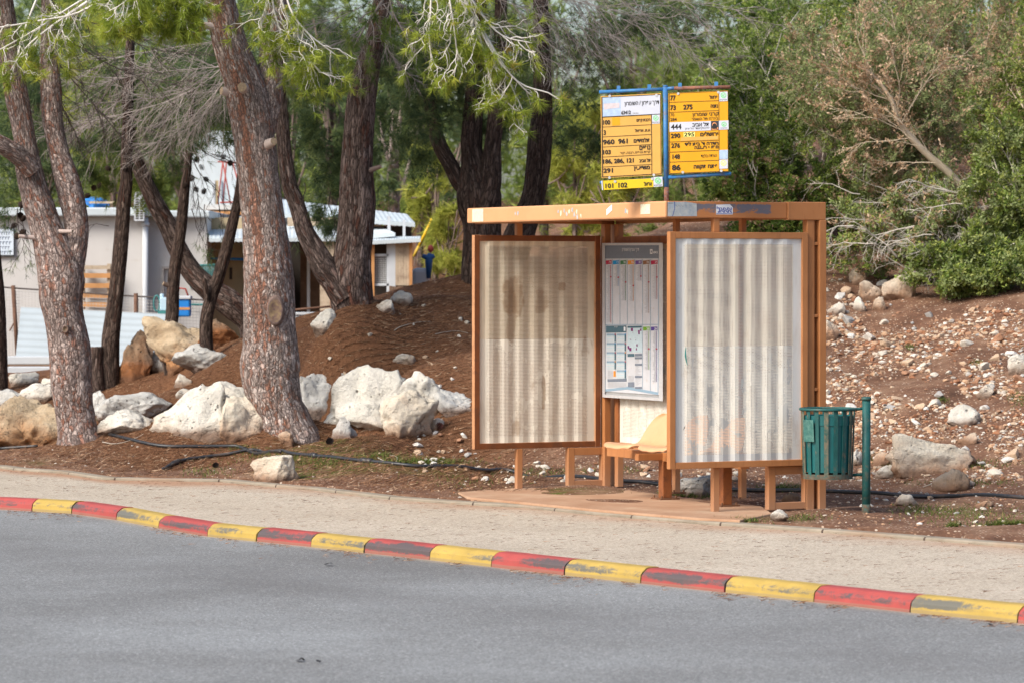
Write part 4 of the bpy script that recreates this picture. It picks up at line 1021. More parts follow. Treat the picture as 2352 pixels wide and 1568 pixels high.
# ---------------------------------------------------------------- rocks
def rock_mat(name, top, mid, ochre, ochre_amt, pits=1.0, grey=0.4):
    t = NT(name, 0.92, 0.15); co = t.co(); r = t.rnd()
    cv = t.node('ShaderNodeVectorMath', {0: co, 1: t.node('ShaderNodeCombineXYZ', {0: t.ma('MULTIPLY', r, 37.0), 1: t.ma('MULTIPLY', r, 11.0), 2: 0.0}).outputs[0]}, operation='ADD').outputs[0]
    c = t.ramp(t.noise(cv, 3.2, 8, 0.65), [(0.28, mid), (0.6, top)])
    c = t.mix(t.ramp(t.noise(cv, 2.1, 7, 0.7, 0.4), [(0.5, 0.0), (0.68, grey)]), c, (0.27, 0.27, 0.27))
    ox, oy, oz = t.xyz(co)
    low = t.ramp(oz, [(0.0, 1.0), (0.22, 0.3), (0.5, 0.0)])
    on = t.noise(cv, 1.9, 6, 0.65)
    c = t.mix(t.ramp(t.ma('ADD', t.ma('MULTIPLY', on, 0.8), t.ma('MULTIPLY', low, ochre_amt)), [(0.52, 0.0), (0.78, 0.85)]), c, ochre)
    pt = t.voro(cv, 19, 'SMOOTH_F1'); pm = t.noise(cv, 5, 4, 0.6)
    pit = t.ma('MULTIPLY', t.ramp(pt, [(0.05, 1.0), (0.22, 0.0)]), t.ramp(pm, [(0.48, 0.0), (0.58, pits)]))
    c = t.mix(pit, c, (0.10, 0.085, 0.07))
    c = t.mix(t.ramp(t.noise(cv, 40, 4, 0.7), [(0.3, 0.35), (0.45, 0.0)]), c, (0.16, 0.145, 0.13))
    ck = t.ma('ABSOLUTE', t.ma('SUBTRACT', t.noise(t.mp(cv, (1, 1, 1.6)), 2.6, 5, 0.6, 0.5), 0.5))
    ckm = t.ma('MULTIPLY', t.ramp(ck, [(0.0, 0.65), (0.011, 0.0)]), t.ramp(t.noise(cv, 2.3, 3), [(0.50, 0.0), (0.62, 1.0)]))
    c = t.mix(ckm, c, (0.16, 0.13, 0.10))
    c = t.mix(t.ramp(t.ma('ADD', oz, t.ma('MULTIPLY', t.noise(cv, 9, 6, .7), .10)), [(0.06, 0.8), (0.12, 0.0)]), c, (0.15, 0.08, 0.05))
    t.col(c)
    hgt = t.ma('ADD', t.ma('MULTIPLY', t.noise(cv, 14, 9, 0.72), 1.0), t.ma('MULTIPLY', t.ma('ADD', pit, ckm), -0.5))
    t.bump(hgt, 1.0, 0.05)
    return t.m
RW = rock_mat('white_limestone', (0.74, 0.71, 0.64), (0.56, 0.53, 0.46), (0.46, 0.30, 0.18), 0.25, grey=0.3)
RG = rock_mat('grey_limestone', (0.62, 0.61, 0.58), (0.43, 0.42, 0.39), (0.30, 0.20, 0.13), 0.2, grey=0.7)
RT = rock_mat('tan_limestone', (0.58, 0.47, 0.33), (0.40, 0.29, 0.18), (0.44, 0.20, 0.075), 0.45)
RB = rock_mat('brown_stained_rock', (0.34, 0.24, 0.16), (0.20, 0.12, 0.075), (0.30, 0.115, 0.04), 0.75)
RBL = rock_mat('lichen_brown_rock', (0.30, 0.245, 0.19), (0.19, 0.145, 0.105), (0.24, 0.13, 0.07), 0.35, grey=.5)
RC_ = rock_mat('cream_limestone', (0.70, 0.64, 0.53), (0.56, 0.48, 0.37), (0.42, 0.23, 0.13), 0.4, 0.6, 0.15)

ICO = {}
def ico(sub):
    if sub not in ICO:
        bm = bmesh.new(); bmesh.ops.create_icosphere(bm, subdivisions=sub, radius=1.0)
        ICO[sub] = (np.array([v.co[:] for v in bm.verts]), np.array([[v.index for v in f.verts] for f in bm.faces])); bm.free()
    return ICO[sub]

def rock_shape(seed, sub=5, cuts=9, rough=0.10, sharp=0.82):
    """Unit blob with flattened facets and knobbly relief."""
    r_ = np.random.default_rng(seed); v, f = ico(sub); v = v.copy()
    for _ in range(cuts):
        n = unit(r_.normal(size=3)); h = r_.uniform(0.38, sharp)
        d = v @ n; over = d > h
        v[over] -= np.outer((d[over] - h) * 0.93, n)
    off = r_.uniform(-50, 50, 3)
    if rough:
        nrm = v / (np.linalg.norm(v, axis=1)[:, None] + 1e-9)
        a = np.array([mnoise.fractal(Vector(p * 1.7 + off), 1.0, 2.1, 5 if sub > 3 else 3) for p in v])
        b = np.array([abs(mnoise.noise(Vector(p * 4.5 + off))) for p in v]) if sub > 3 else 0
        v += nrm * (a * rough * 1.6 - b * rough * 0.9)[:, None]
    lo, hi = v.min(0), v.max(0)
    return (v - (lo + hi) / 2) / ((hi - lo) / 2) * 1.06, f

def rock(box, label, mat, seed, name='boulder', cat='boulder', depth=0.75, sink=0.5, sub=5, cuts=9, rough=0.10, lean=0.0, shape=None, Y=None, group=None, taper=0.0):
    """A rock filling the picture box (x0, y0, x1, y1), standing on the ground where the box ends."""
    x0, y0, x1, y1 = box; p = hit((x0 + x1) / 2, y1 - 1) if Y is None else P((x0 + x1) / 2, y1, Y)
    w, h = px(x1 - x0, p[1]) * 1.07, px(y1 - y0, p[1]) * 1.04
    v, f = rock_shape(seed, sub, cuts, rough) if shape is None else shape
    v = v.copy()
    dd = max(w, h) * depth
    zz = (v[:, 2] + 1) / 2
    sc = 1 - taper * zz
    hh = h * (1 + sink)
    out = np.c_[v[:, 0] * w / 2 * sc + lean * (zz - .4) * w, v[:, 1] * dd / 2 * sc, zz * hh - h * sink]
    base = p + np.array([0, dd * 0.30, 0])
    if Y is None: base[2] = p[2]
    o = obj(name, out + base, f, mat, None, base, smooth=True)
    return tag(o, label, cat, group)

R_ = lambda *a, **k: rock(*a, **k)
R_((702, 846, 930, 992), 'largest white boulder, hollowed on top, beside the thick reddish pine', RW, 11, cuts=13, taper=.12, lean=.0, rough=.15)
R_((862, 903, 1006, 1006), 'white boulder leaning on the largest one, its foot stained peach', RC_, 12, cuts=8, lean=.10, taper=.2)
R_((908, 858, 1046, 952), 'lumpy white boulder behind the peach-footed one', RW, 13, lean=.08)
R_((1000, 895, 1082, 945), 'low greyish knobbly boulder at the edge of the far shelter panel', RG, 14)
R_((760, 960, 821, 1006), 'small blue grey boulder lying in front of the largest white boulder', RG, 15, taper=.3)
R_((684, 860, 778, 945), 'grey boulder squeezed between the thick reddish pine and the largest boulder', RG, 16)
R_((328, 893, 566, 1001), 'long pitted white slab of rock sloping down to the pipe', RW, 17, lean=.26, taper=.35, depth=.7, rough=.13)
R_((440, 880, 600, 940), 'flat white rock ledge rising behind the pitted slab', RW, 18, lean=.12, depth=.8)
R_((490, 918, 604, 1010), 'cracked cream block against the left of the thick reddish pine', RC_, 19, cuts=12)
R_((226, 905, 384, 965), 'grey spotted boulder right of the forked pine, upper one of two', RG, 20)
R_((205, 944, 346, 995), 'low pale boulder at the right foot of the forked pine', RW, 21)
R_((200, 900, 250, 952), 'bluish grey boulder half hidden behind the forked pine', RG, 22)
R_((-70, 918, 142, 1028), 'big tan boulder with eroded hollows left of the forked pine', RT, 23, rough=.17, cuts=7)
R_((82, 952, 150, 1018), 'smooth white rock leaning against the left foot of the forked pine', RW, 24, lean=.15)
R_((38, 884, 132, 922), 'flat pale rock behind the tan eroded boulder', RW, 25)
R_((-30, 896, 58, 935), 'grey ledge of rock behind the tan eroded boulder, under the dark trunk', RG, 26)
R_((88, 864, 150, 902), 'white rock in front of the stacked white boards', RW, 27)
R_((22, 857, 84, 884), 'low rounded rock at the end of the white boards', RW, 28)
R_((334, 738, 500, 850), 'big tan boulder with rusty hollows behind the two thin dark trunks', RT, 29, rough=.15)
R_((398, 795, 528, 850), 'grey topped boulder at the foot of the big rusty tan one', RG, 30)
R_((455, 738, 545, 800), 'brown boulder under the leaning trunk', RB, 31)
R_((482, 748, 552, 788), 'pale boulder behind the leaning trunk', RC_, 32)
R_((262, 768, 360, 872), 'pointed brown boulder stained orange beside the stump', RB, 33, taper=.35, cuts=12)
R_((340, 806, 386, 856), 'dark grey boulder between the pointed brown one and a thin trunk', RG, 34)
R_((715, 716, 772, 764), 'cream boulder touching the left of the low forked dark pine', RW, 35)
R_((862, 690, 905, 716), 'cream rock on the crest right of the low forked dark pine', RW, 36)
R_((893, 671, 945, 700), 'knobbly cream rock on the crest below the wire mesh coop', RW, 37)
R_((573, 1052, 684, 1109), 'lone rock on the verge, white above and red with soil below', RC_, 38, cuts=11, taper=.12, depth=.7)
R_((1546, 1096, 1642, 1140), 'white grey rock with moss at its foot behind the bench leg', RG, 39)
R_((1772, 1172, 1811, 1198), 'small white stone with holes near the pavement edge by the bin', RW, 40, sub=4, sink=.1)
R_((2050, 1003, 2228, 1088), 'large flat sided cream block low on the rubble slope', RC_, 143, cuts=7, rough=.09, depth=.6)
R_((2148, 1080, 2228, 1127), 'dark lichen covered rock in front of the large cream block', RBL, 42, sub=4)
R_((2180, 932, 2250, 976), 'jagged white rock halfway up the rubble slope', RW, 43, cuts=12, sub=4)
R_((2244, 882, 2284, 912), 'white rock above the jagged one on the rubble slope', RW, 44, sub=4)
R_((2318, 815, 2362, 860), 'white rock cut by the frame on the rubble slope', RW, 45, sub=4)
R_((1953, 619, 1990, 656), 'reddish cream rock at the top of the slope, leftmost of the cluster under the bushes', RC_, 46, sub=4)
R_((2003, 617, 2034, 641), 'pale rock close under the bushes, topmost of the cluster', RC_, 47, sub=4)
R_((1976, 648, 2023, 691), 'knobbly rock in the middle of the cluster under the bushes', RC_, 48, sub=4)
R_((2030, 638, 2102, 690), 'wide pale rock, largest of the cluster under the bushes', RC_, 49, sub=4)
R_((1962, 684, 1992, 716), 'whitish rock, lowest left of the cluster under the bushes', RW, 50, sub=4)
R_((2004, 686, 2034, 716), 'squarish rock, lowest right of the cluster under the bushes', RC_, 51, sub=4)
R_((1894, 738, 1928, 780), 'cream rock touching the shelter column halfway up the slope', RC_, 52, sub=4)
R_((1902, 698, 1940, 724), 'whitish rock on the slope just above the one touching the shelter column', RW, 53, sub=4)
R_((1955, 1034, 1984, 1070), 'bluish white rock seen between the bin and its post', RW, 54, sub=4)
R_((2008, 1040, 2054, 1068), 'reddish white rock left of the large cream block', RC_, 55, sub=4)
R_((2008, 1070, 2058, 1098), 'low white rock right of the bin post, near the pipe', RW, 56, sub=4)
R_((2058, 1136, 2108, 1161), 'white rock in front of the pipe to the right of the bin post', RW, 57, sub=4)
R_((2212, 1040, 2244, 1070), 'brown cubic rock at the right end of the large cream block', RBL, 58, sub=4)
R_((2202, 995, 2244, 1020), 'pinkish rock on top of the right end of the large cream block', RC_, 59, sub=4)
R_((903, 814, 952, 838), 'lone white rock in the middle of the brown needle slope', RW, 60, sub=4)
R_((400, 861, 438, 888), 'small white rock on the needles before the two thin trunks', RW, 61, sub=4)
R_((404, 893, 438, 917), 'small pale rock above the flat white ledge', RW, 62, sub=4)
R_((640, 990, 673, 1019), 'small peach rock at the foot of the thick reddish pine', RC_, 63, sub=4)
R_((475, 984, 521, 1007), 'small white rock before the cracked cream block', RW, 64, sub=4)
R_((978, 961, 1030, 987), 'flat white rock beside the reddish cone', RW, 65, sub=4)
R_((1795, 1133, 1835, 1158), 'reddish rock inside the foot loop of the near panel', RBL, 66, sub=4)
R_((1378, 1092, 1430, 1106), 'flat cream stone behind the shelter by the pipe', RC_, 67, sub=4)
R_((792, 1108 - 8, 826, 1117 - 8), 'flat stone on the verge under the boulders', RC_, 68, sub=4) if False else None
R_((2196, 1098, 2240, 1118), 'grey stone right of the dark lichen rock', RG, 69, sub=4)
R_((2240, 1150, 2284, 1166), 'flat cream stone on the verge right of the bin', RC_, 70, sub=4)

# loose stones one can count: several shapes, copied
STONE_MATS = []
for i, (c, d) in enumerate([((0.60, 0.56, 0.49), (0.42, 0.36, 0.28)), ((0.55, 0.42, 0.30), (0.38, 0.24, 0.15)), ((0.42, 0.24, 0.15), (0.26, 0.13, 0.075)), ((0.66, 0.64, 0.60), (0.50, 0.47, 0.42)), ((0.40, 0.39, 0.37), (0.28, 0.26, 0.24))]):
    t = NT(('pale', 'buff', 'rust', 'white', 'grey')[i] + '_stone', 0.92, 0.15); co = t.co()
    t.col(t.ramp(t.noise(co, 16, 6, 0.7), [(0.3, d), (0.62, c)])); t.bump(t.noise(co, 50, 5), 0.5, 0.006); STONE_MATS.append(t.m)
protos = []
for i in range(10):
    v, f = rock_shape(200 + i, 3, 11, 0.05, 0.75); me = np_mesh('loose_stone', v * np.array([.5, .42, .33]), f.ravel(), np.arange(0, f.size, 3))
    me.materials.append(STONE_MATS[(0, 1, 3, 0, 2, 3, 1, 4, 0, 3)[i]]); me.polygons.foreach_set('use_smooth', np.zeros(len(me.polygons), bool)); protos.append(me)
first = None
def loose(x, y, size, label, group, k=None):
    global first
    p = hit(x, y)
    me = protos[random.randrange(10) if k is None else k]
    if first is None: first = bpy.data.objects.new('loose_stone', me); o = first
    else: o = first.copy(); o.data = me
    COL.objects.link(o)
    s_ = px(size, p[1]); o.scale = (s_ * random.uniform(.85, 1.2), s_ * random.uniform(.8, 1.1), s_ * random.uniform(.7, 1.15))
    o.rotation_euler = (random.uniform(-.5, .5), random.uniform(-.5, .5), random.uniform(0, 6.3)); o.location = p + np.array([0, 0, s_ * .10])
    tag(o, label, 'stone', group)
SL = 'angular limestone piece lying loose on the rubble slope right of the shelter'
rs = random.Random(3)
def slope_xy():
    while True:
        x, y = rs.uniform(1885, 2352), rs.uniform(640, 1105)
        top = 600 + 70 * (x - 1900) / 450 + (30 if x > 2050 else 0)
        if y > top + 15: return x, y
n = 0
while n < 130:
    x, y = slope_xy()
    loose(x, y, 9 + 30 * rs.random() ** 3, SL, 'loose limestone on the rubble slope'); n += 1
for i in range(46):
    x, y = rs.uniform(1090, 1890), rs.uniform(1062, 1112); loose(x, y, rs.uniform(9, 24), 'pale stone lying on the bare strip behind the shelter', 'stones behind the shelter')
for i in range(34):
    x, y = rs.uniform(950, 1085), rs.uniform(945, 1085); loose(x, y, rs.uniform(7, 22), 'pale stone scattered on the needles left of the far shelter panel', 'stones left of the shelter')
for i in range(26):
    x, y = rs.uniform(700, 1085), rs.uniform(700, 900)
    if y > 640 + (1090 - x) * .45: loose(x, y, rs.uniform(6, 17), 'small pale stone on the brown needle slope', 'stones on the needle slope')
for i in range(40):
    x = rs.uniform(1950, 2350); y = rs.uniform(1118, 1195) + (x - 1950) * .05; loose(x, y, rs.uniform(5, 15), 'small stone on the weedy verge right of the bin', 'stones on the verge')

# rubble too fine to count: one heap of small angular stones
def scatter(name, pts3, sizes, cols, mat, kind='stuff', sub=1):
    shp = [rock_shape(300 + i, sub, 7, 0.0, 0.7) for i in range(8)]
    V, Fc, Cc = [], [], []; base = 0
    for p, s_, c_ in zip(pts3, sizes, cols):
        v, f = shp[rng.integers(8)]
        a, b = rng.uniform(0, 6.28), rng.normal() * .35; ca, sa, cb, sb = math.cos(a), math.sin(a), math.cos(b), math.sin(b)
        M = np.array([[ca, -sa, 0], [sa, ca, 0], [0, 0, 1]]) @ np.array([[1, 0, 0], [0, cb, -sb], [0, sb, cb]])
        w = (v * np.array([.55, .4, .3]) * s_ * rng.uniform(.75, 1.25, 3)) @ M.T + p + np.array([0, 0, s_ * .10])
        V.append(w); Fc.append(f + base); base += len(w); Cc.append(np.repeat(c_[None], len(w), 0))
    o = obj(name, np.concatenate(V), np.concatenate(Fc), mat, None, pts3.mean(0), attrs={'tint': np.concatenate(Cc)})
    o['kind'] = kind; return o
t = NT('rubble_stone', 0.93, 0.15); co = t.co()
t.col(t.mix(t.ramp(t.noise(co, 45, 5, 0.7), [(0.3, 0.5), (0.6, 0.0)]), t.attr('tint', 'Color'), (0.20, 0.10, 0.06))); t.bump(t.noise(co, 80, 4), 0.4, 0.004)
PALC = np.array([(0.60, 0.54, 0.45), (0.50, 0.39, 0.28), (0.38, 0.225, 0.14), (0.30, 0.14, 0.075), (0.66, 0.62, 0.55), (0.46, 0.30, 0.19), (0.36, 0.34, 0.31), (0.22, 0.10, 0.055)])
xy = np.array([slope_xy() for _ in range(8000)])
dens = vnoise(xy[:, 0] / 75, xy[:, 1] / 30, 31) * .75 + vnoise(xy[:, 0] / 16, xy[:, 1] / 10, 33) * .25
xy = xy[dens > 0.37 + 0.16 * np.clip((780 - xy[:, 1]) / 90, 0, 1)]
p3 = hits(xy[:, 0], xy[:, 1]); sz = px(3.0 + 13 * rng.random(len(xy)) ** 2.8, p3[:, 1])
wts = np.array([.15, .20, .20, .12, .06, .16, .04, .07])
scatter('rubble', p3, sz, PALC[rng.choice(8, len(xy), p=wts)] * rng.uniform(.85, 1.12, (len(xy), 1)), t.m)
RUBM = t.m
xs, ys = rng.uniform(1000, 2400, 2100), rng.uniform(0, 1, 2100)
yb = np.interp(xs, [c[0] for c in EDGE_PX], [c[1] for c in EDGE_PX]) - 8
yt = np.where(xs < 1100, 1040, np.where(xs < 1890, 1060, 1095)); ys = yt + (yb - yt) * ys ** 1.3
hp = hits(xs, ys); keep = ~((xs > 1060) & (xs < 1760) & (ys > 1122))
sz = px(1.6 + 7 * rng.random(len(xs)) ** 3, hp[:, 1])
scatter('gravel', hp[keep], sz[keep], PALC[rng.choice(8, keep.sum(), p=wts)] * rng.uniform(.8, 1.1, (keep.sum(), 1)), RUBM)
xs, ys = rng.uniform(0, 1000, 500), rng.uniform(1020, 1130, 500)
yb = np.interp(xs, [c[0] for c in EDGE_PX], [c[1] for c in EDGE_PX]) - 8; k_ = ys < yb; xs, ys = xs[k_], ys[k_]
hp = hits(xs, ys); sz = px(1.4 + 5.5 * rng.random(len(xs)) ** 3, hp[:, 1])
scatter('grit', hp, sz, PALC[rng.choice(8, len(xs), p=wts)] * .9, RUBM)

# ---------------------------------------------------------------- fallen needles, twigs, grass, cones
def hair(name, base, tip, width, mat, tint=None, kind='stuff'):
    n = len(base); d = tip - base; s_ = np.cross(d, rng.normal(size=(n, 3))); s_ /= np.linalg.norm(s_, axis=1)[:, None] + 1e-9
    s_ *= (np.broadcast_to(width, (n,)) / 2)[:, None]
    v = np.stack([base - s_, base + s_, tip], 1).reshape(-1, 3); f = np.arange(3 * n).reshape(-1, 3)
    o = obj(name, v, f, mat, None, base.mean(0), attrs={'tint': np.repeat(np.zeros(n) if tint is None else tint, 3)})
    if kind: o['kind'] = kind
    return o
t = NT('dry_needle', 0.9, 0.15)
t.col(t.ramp(t.attr('tint'), [(0.0, (0.055, 0.024, 0.013)), (0.5, (0.165, 0.08, 0.042)), (0.85, (0.32, 0.18, 0.10)), (1.0, (0.46, 0.33, 0.22))])); DRYN = t.m
N = 100000
xs, ys = rng.uniform(-30, 1400, N), rng.uniform(620, 1130, N)
hp = hits(xs, ys); dE_ = hp[:, 1] - edge_y(hp[:, 0])
ok = (dE_ > .1) & (hp[:, 1] < 44) & (rng.random(N) < np.clip((1330 - xs) / 250, .02, 1) * np.clip(dE_ / 1.2, .18, 1))
hp = hp[ok]; n = len(hp); a = rng.normal(0.3, 1.0, n); L = rng.uniform(.035, .11, n)
d = np.c_[np.cos(a) * L, np.sin(a) * L, rng.normal(0.006, .018, n)]
hair('pine_litter', hp + [0, 0, .004], hp + d + np.array([0, 0, .006]), rng.uniform(.0025, .0055, n), DRYN, np.clip(rng.normal(.52, .33, n), 0, 1))
# needles blown on to the pavement and road edge
N = 1500; xs = rng.uniform(0, 2352, N); u = rng.random(N)
ya = np.interp(xs, [c[0] for c in EDGE_PX], [c[1] for c in EDGE_PX]) + 6; yk = np.interp(xs, KPX[:, 0], KPX[:, 1]) - 45
ys = ya + (yk - ya) * u ** 1.6; hp = np.array([G(x, y, -.016) for x, y in zip(xs, ys)]); a = rng.normal(0, .7, N); L = rng.uniform(.02, .09, N)
hair('needle_drift', hp, hp + np.c_[np.cos(a) * L, np.sin(a) * L, np.full(N, .004)], .003, DRYN, np.clip(rng.normal(.4, .2, N), 0, 1))
N = 1500; xs = rng.uniform(0, 2352, N); ys = np.interp(xs, KPX[:, 0], KPX[:, 1]) + rng.exponential(5.0, N) + 1
hp = np.array([G(x, y, RZ + .004) for x, y in zip(xs, ys)]); clump = vnoise(xs / 40, xs * 0, 55) > .42; hp = hp[clump]; n = len(hp); a = rng.normal(-.6, .6, n); L = rng.uniform(.02, .08, n)
hair('kerb_litter', hp, hp + np.c_[np.cos(a) * L, np.sin(a) * L, rng.uniform(0, .012, n)], .004, DRYN, np.clip(rng.normal(.5, .25, n), 0, 1))
t = NT('grass_blade', 0.8, 0.2); t.col(t.ramp(t.attr('tint'), [(0.0, (0.04, 0.065, 0.012)), (0.6, (0.09, 0.135, 0.024)), (1.0, (0.24, 0.20, 0.07))])); GRASSM = t.m
spots = [(980, 1062, 100, 7, 900), (880, 1048, 60, 10, 260), (620, 1052, 110, 14, 420), (745, 1064, 50, 8, 300), (560, 1030, 50, 6, 160), (1590, 1136, 62, 7, 650), (480, 1085, 60, 14, 200), (2250, 1185, 130, 22, 380), (2120, 1172, 70, 12, 300), (2320, 1215, 60, 12, 500), (2090, 1075, 60, 10, 260),
         (2250, 1068, 70, 12, 260), (2010, 1060, 40, 12, 160), (2340, 915, 26, 14, 220), (2165, 920, 14, 6, 90), (2245, 835, 14, 6, 90), (2090, 800, 12, 6, 60), (1250, 1085, 120, 10, 300), (1800, 1120, 60, 8, 300), (1700, 1200, 50, 8, 260), (1850, 1190, 40, 8, 120), (255, 965, 50, 6, 140), (1420, 1080, 60, 8, 160), (2190, 1212, 16, 8, 150), (2200, 1110, 120, 6, 240), (1060, 1105, 90, 16, 160)]
bs_, ts_ = [], []
for x, y, rx, ry, n in spots:
    X_, Y_ = rng.normal(x, rx * .55, n), rng.normal(y, ry * .55, n); hp = hits(X_, Y_); hp = hp[hp[:, 1] > edge_y(hp[:, 0]) + .08]
    n = len(hp); h_ = rng.uniform(.012, .05, n); bs_.append(hp); ts_.append(hp + np.c_[rng.normal(0, .02, n), rng.normal(0, .02, n), h_])
bs_, ts_ = np.concatenate(bs_), np.concatenate(ts_)
hair('grass', bs_, ts_, .006, GRASSM, np.clip(rng.normal(.45, .25, len(bs_)), 0, 1))

CONE = plain('dark_cone_scale', (0.045, 0.028, 0.02), 0.75, 0.3, 30); CONE2 = plain('reddish_cone_scale', (0.16, 0.055, 0.035), 0.75, 0.3, 30)
def cone_geo(p, axis_, L, mb):
    axis_ = unit(axis_); a = unit(np.cross(axis_, [0.3, 0.2, .9])); b = np.cross(axis_, a); v, f = [], []
    nr = 8
    for r_ in range(nr):
        u = (r_ + .5) / nr; rad = L * .42 * math.sin(math.pi * (0.12 + .84 * u)) ** .8; m = 7
        for q in range(m):
            an = 2 * math.pi * (q + .5 * (r_ % 2)) / m; e = a * math.cos(an) + b * math.sin(an); s_ = -a * math.sin(an) + b * math.cos(an); c0 = p + axis_ * L * (u - .5)
            i0 = len(v); v += [c0 + e * rad * .3 - s_ * rad * .3, c0 + e * rad * .3 + s_ * rad * .3, c0 + e * rad + s_ * rad * .36 + axis_ * L * .06, c0 + e * rad * 1.08 + axis_ * L * .10, c0 + e * rad - s_ * rad * .36 + axis_ * L * .06]
            f.append((i0, i0 + 1, i0 + 2, i0 + 3, i0 + 4))
    mb.add(v, f); return mb
for x, y, s_, m_, lab in ((757, 1021, 20, CONE, 'dark open pine cone lying before the small blue grey boulder'), (495, 1074, 16, CONE, 'small grey brown pine cone on mossy soil left of the lone verge rock'), (1007, 985, 22, CONE2, 'reddish pine cone resting beside the flat white rock')):
    p = hit(x, y); L = px(s_, p[1]); p[2] += L * .38
    tag(cone_geo(p, np.array([.8, -.5, .35]), L, MB()).obj('pine_cone', m_, None, p), lab, 'pine cone')
# fallen pale twigs
TWG = plain('bleached_twig', (0.40, 0.35, 0.29), 0.9, 0.2, 20)
for i, (q, lab) in enumerate([([(235, 1018), (262, 1022), (290, 1014), (318, 1005), (330, 998)], 'pale fallen twig beside the foot of the forked pine'), ([(868, 1054), (885, 1062), (905, 1066), (912, 1052), (895, 1048)], 'bent pale twig lying above the pipe'),
                              ([(905, 765), (920, 755), (958, 742), (990, 742)], 'curved pale twig on the needle slope below the dark pine'), ([(1000, 772), (1020, 765), (1050, 761), (1075, 768)], 'thin pale twig on the needle slope by the far panel'), ([(575, 875), (583, 890), (588, 905)], 'short pale twig left of the thick reddish pine'), ([(2120, 1120), (2150, 1112), (2180, 1102), (2200, 1088)], 'thin pale stick leaning by the dark lichen rock')]):
    p = hits([a for a, b in q], [b for a, b in q]) + np.array([0, 0, .012]); p = smooth_path(p, 16)
    tag(MB().tube(p, np.linspace(.005, .002, 16), 5).obj('twig', TWG, None, p[0], smooth=True), lab, 'twig')
# leaf scraps on the road
for x, y, w_, lab in ((690, 1517, 13, 'dark leaf scrap on the asphalt, larger of two at the bottom'), (732, 1521, 9, 'dark leaf scrap on the asphalt, smaller of two at the bottom'), (754, 1297, 12, 'dark leaf scrap on the asphalt below the yellow kerb stone'), (2274, 1436, 9, 'dark leaf scrap in the gutter at the near kerb end')):
    p = G(x, y, RZ + .004); s_ = px(w_, p[1]); v = []
    for k in range(9): a = 2 * math.pi * k / 9; v.append(p + np.array([s_ * math.cos(a) * rng.uniform(.5, 1), s_ * 1.6 * math.sin(a) * rng.uniform(.5, 1), rng.uniform(0, .02)]))
    v.append(p + [0, 0, .014]); tag(obj('leaf_scrap', v, [(k, (k + 1) % 9, 9) for k in range(9)], plain('dark_leaf', (.03, .028, .03), .8), None, p), lab, 'leaf')
# ---------------------------------------------------------------- bark
def bark_mat(name, plate, plate2, crack, red, red_amt, su=46.0, sv=19.0, stripe=None):
    t = NT(name, 0.92, 0.12); uv = t.node('ShaderNodeUVMap').outputs[0]
    nz = t.node('ShaderNodeTexNoise', {'Vector': t.mp(uv, (su * .5, sv * .5, 1)), 'Scale': 1.0, 'Detail': 5, 'Roughness': 0.65})
    wv = t.node('ShaderNodeVectorMath', {0: t.mp(uv, (su, sv, 1)), 1: t.node('ShaderNodeVectorMath', {0: nz.outputs['Color'], 1: (2.6, 2.6, 0)}, operation='MULTIPLY').outputs[0]}, operation='ADD').outputs[0]
    cell = t.voro(wv, 1.0, 'F1', 'Color'); edge = t.node('ShaderNodeTexVoronoi', {'Vector': wv, 'Scale': 1.0}, feature='DISTANCE_TO_EDGE').outputs['Distance']
    a, b, c_ = t.xyz(cell)
    fis = t.ma('ABSOLUTE', t.ma('SUBTRACT', t.noise(t.mp(uv, (su * .42, sv * .16, 1)), 1.0, 5, 0.6, 0.6), 0.5))
    tone = t.ma('ADD', t.ma('MULTIPLY', a, .45), t.ma('MULTIPLY', t.noise(t.mp(uv, (su * 1.3, sv * .8, 1)), 1.0, 6, 0.7), .6))
    col = t.ramp(tone, [(0.18, tuple(k * .55 for k in plate)), (0.42, plate), (0.68, plate2), (0.9, tuple(min(1, k * 1.5) for k in plate2))])
    big = t.noise(t.mp(uv, (5, .7, 1)), 1.6, 5, 0.65)
    rm = t.ma('ADD', t.ma('MULTIPLY', big, .75), t.ma('MULTIPLY', b, .35))
    ux, uy, uz = t.xyz(uv)
    if stripe:
        wob = t.ma('MULTIPLY', t.ma('SUBTRACT', t.noise(t.mp(uv, (6, 2.5, 1)), 1.0, 5, .7), .5), .16)
        sm = t.ma('SUBTRACT', 1.0, t.ma('DIVIDE', t.ma('ABSOLUTE', t.ma('ADD', t.ma('SUBTRACT', ux, stripe[0]), wob)), stripe[1]), clamp=True)
        sm = t.ma('MULTIPLY', sm, t.ramp(t.ma('DIVIDE', uy, 6.0), [(stripe[2] / 6.0, 0.0), (stripe[2] / 6.0 + .06, 1.0)]))
        rm = t.ma('ADD', rm, t.ma('MULTIPLY', sm, .30))
    redc = t.mix(t.ramp(b, [(0.2, 0.0), (0.8, 0.5)]), red, tuple(k * .6 for k in red))
    col = t.mix(t.ramp(rm, [(0.60 - red_amt, 0.0), (0.74 - red_amt, 0.85)]), col, redc)
    col = t.mix(t.ramp(fis, [(0.0, 0.75), (0.055, 0.0)]), col, crack)
    col = t.mix(t.ramp(edge, [(0.02, 0.75), (0.12, 0.0)]), col, crack)
    t.col(col)
    h = t.ma('ADD', t.ramp(edge, [(0.0, 0.0), (0.25, .8)]), t.ma('ADD', t.ma('MULTIPLY', t.ramp(fis, [(0.0, 0.0), (0.10, 1.0)]), .8), t.ma('MULTIPLY', tone, .8)))
    t.bump(h, 0.9, 0.02)
    return t.m
BARK_A = bark_mat('reddish_pine_bark', (0.41, 0.33, 0.295), (0.60, 0.50, 0.45), (0.10, 0.075, 0.065), (0.42, 0.175, 0.10), 0.02, stripe=(0.60, 0.075, 1.0))
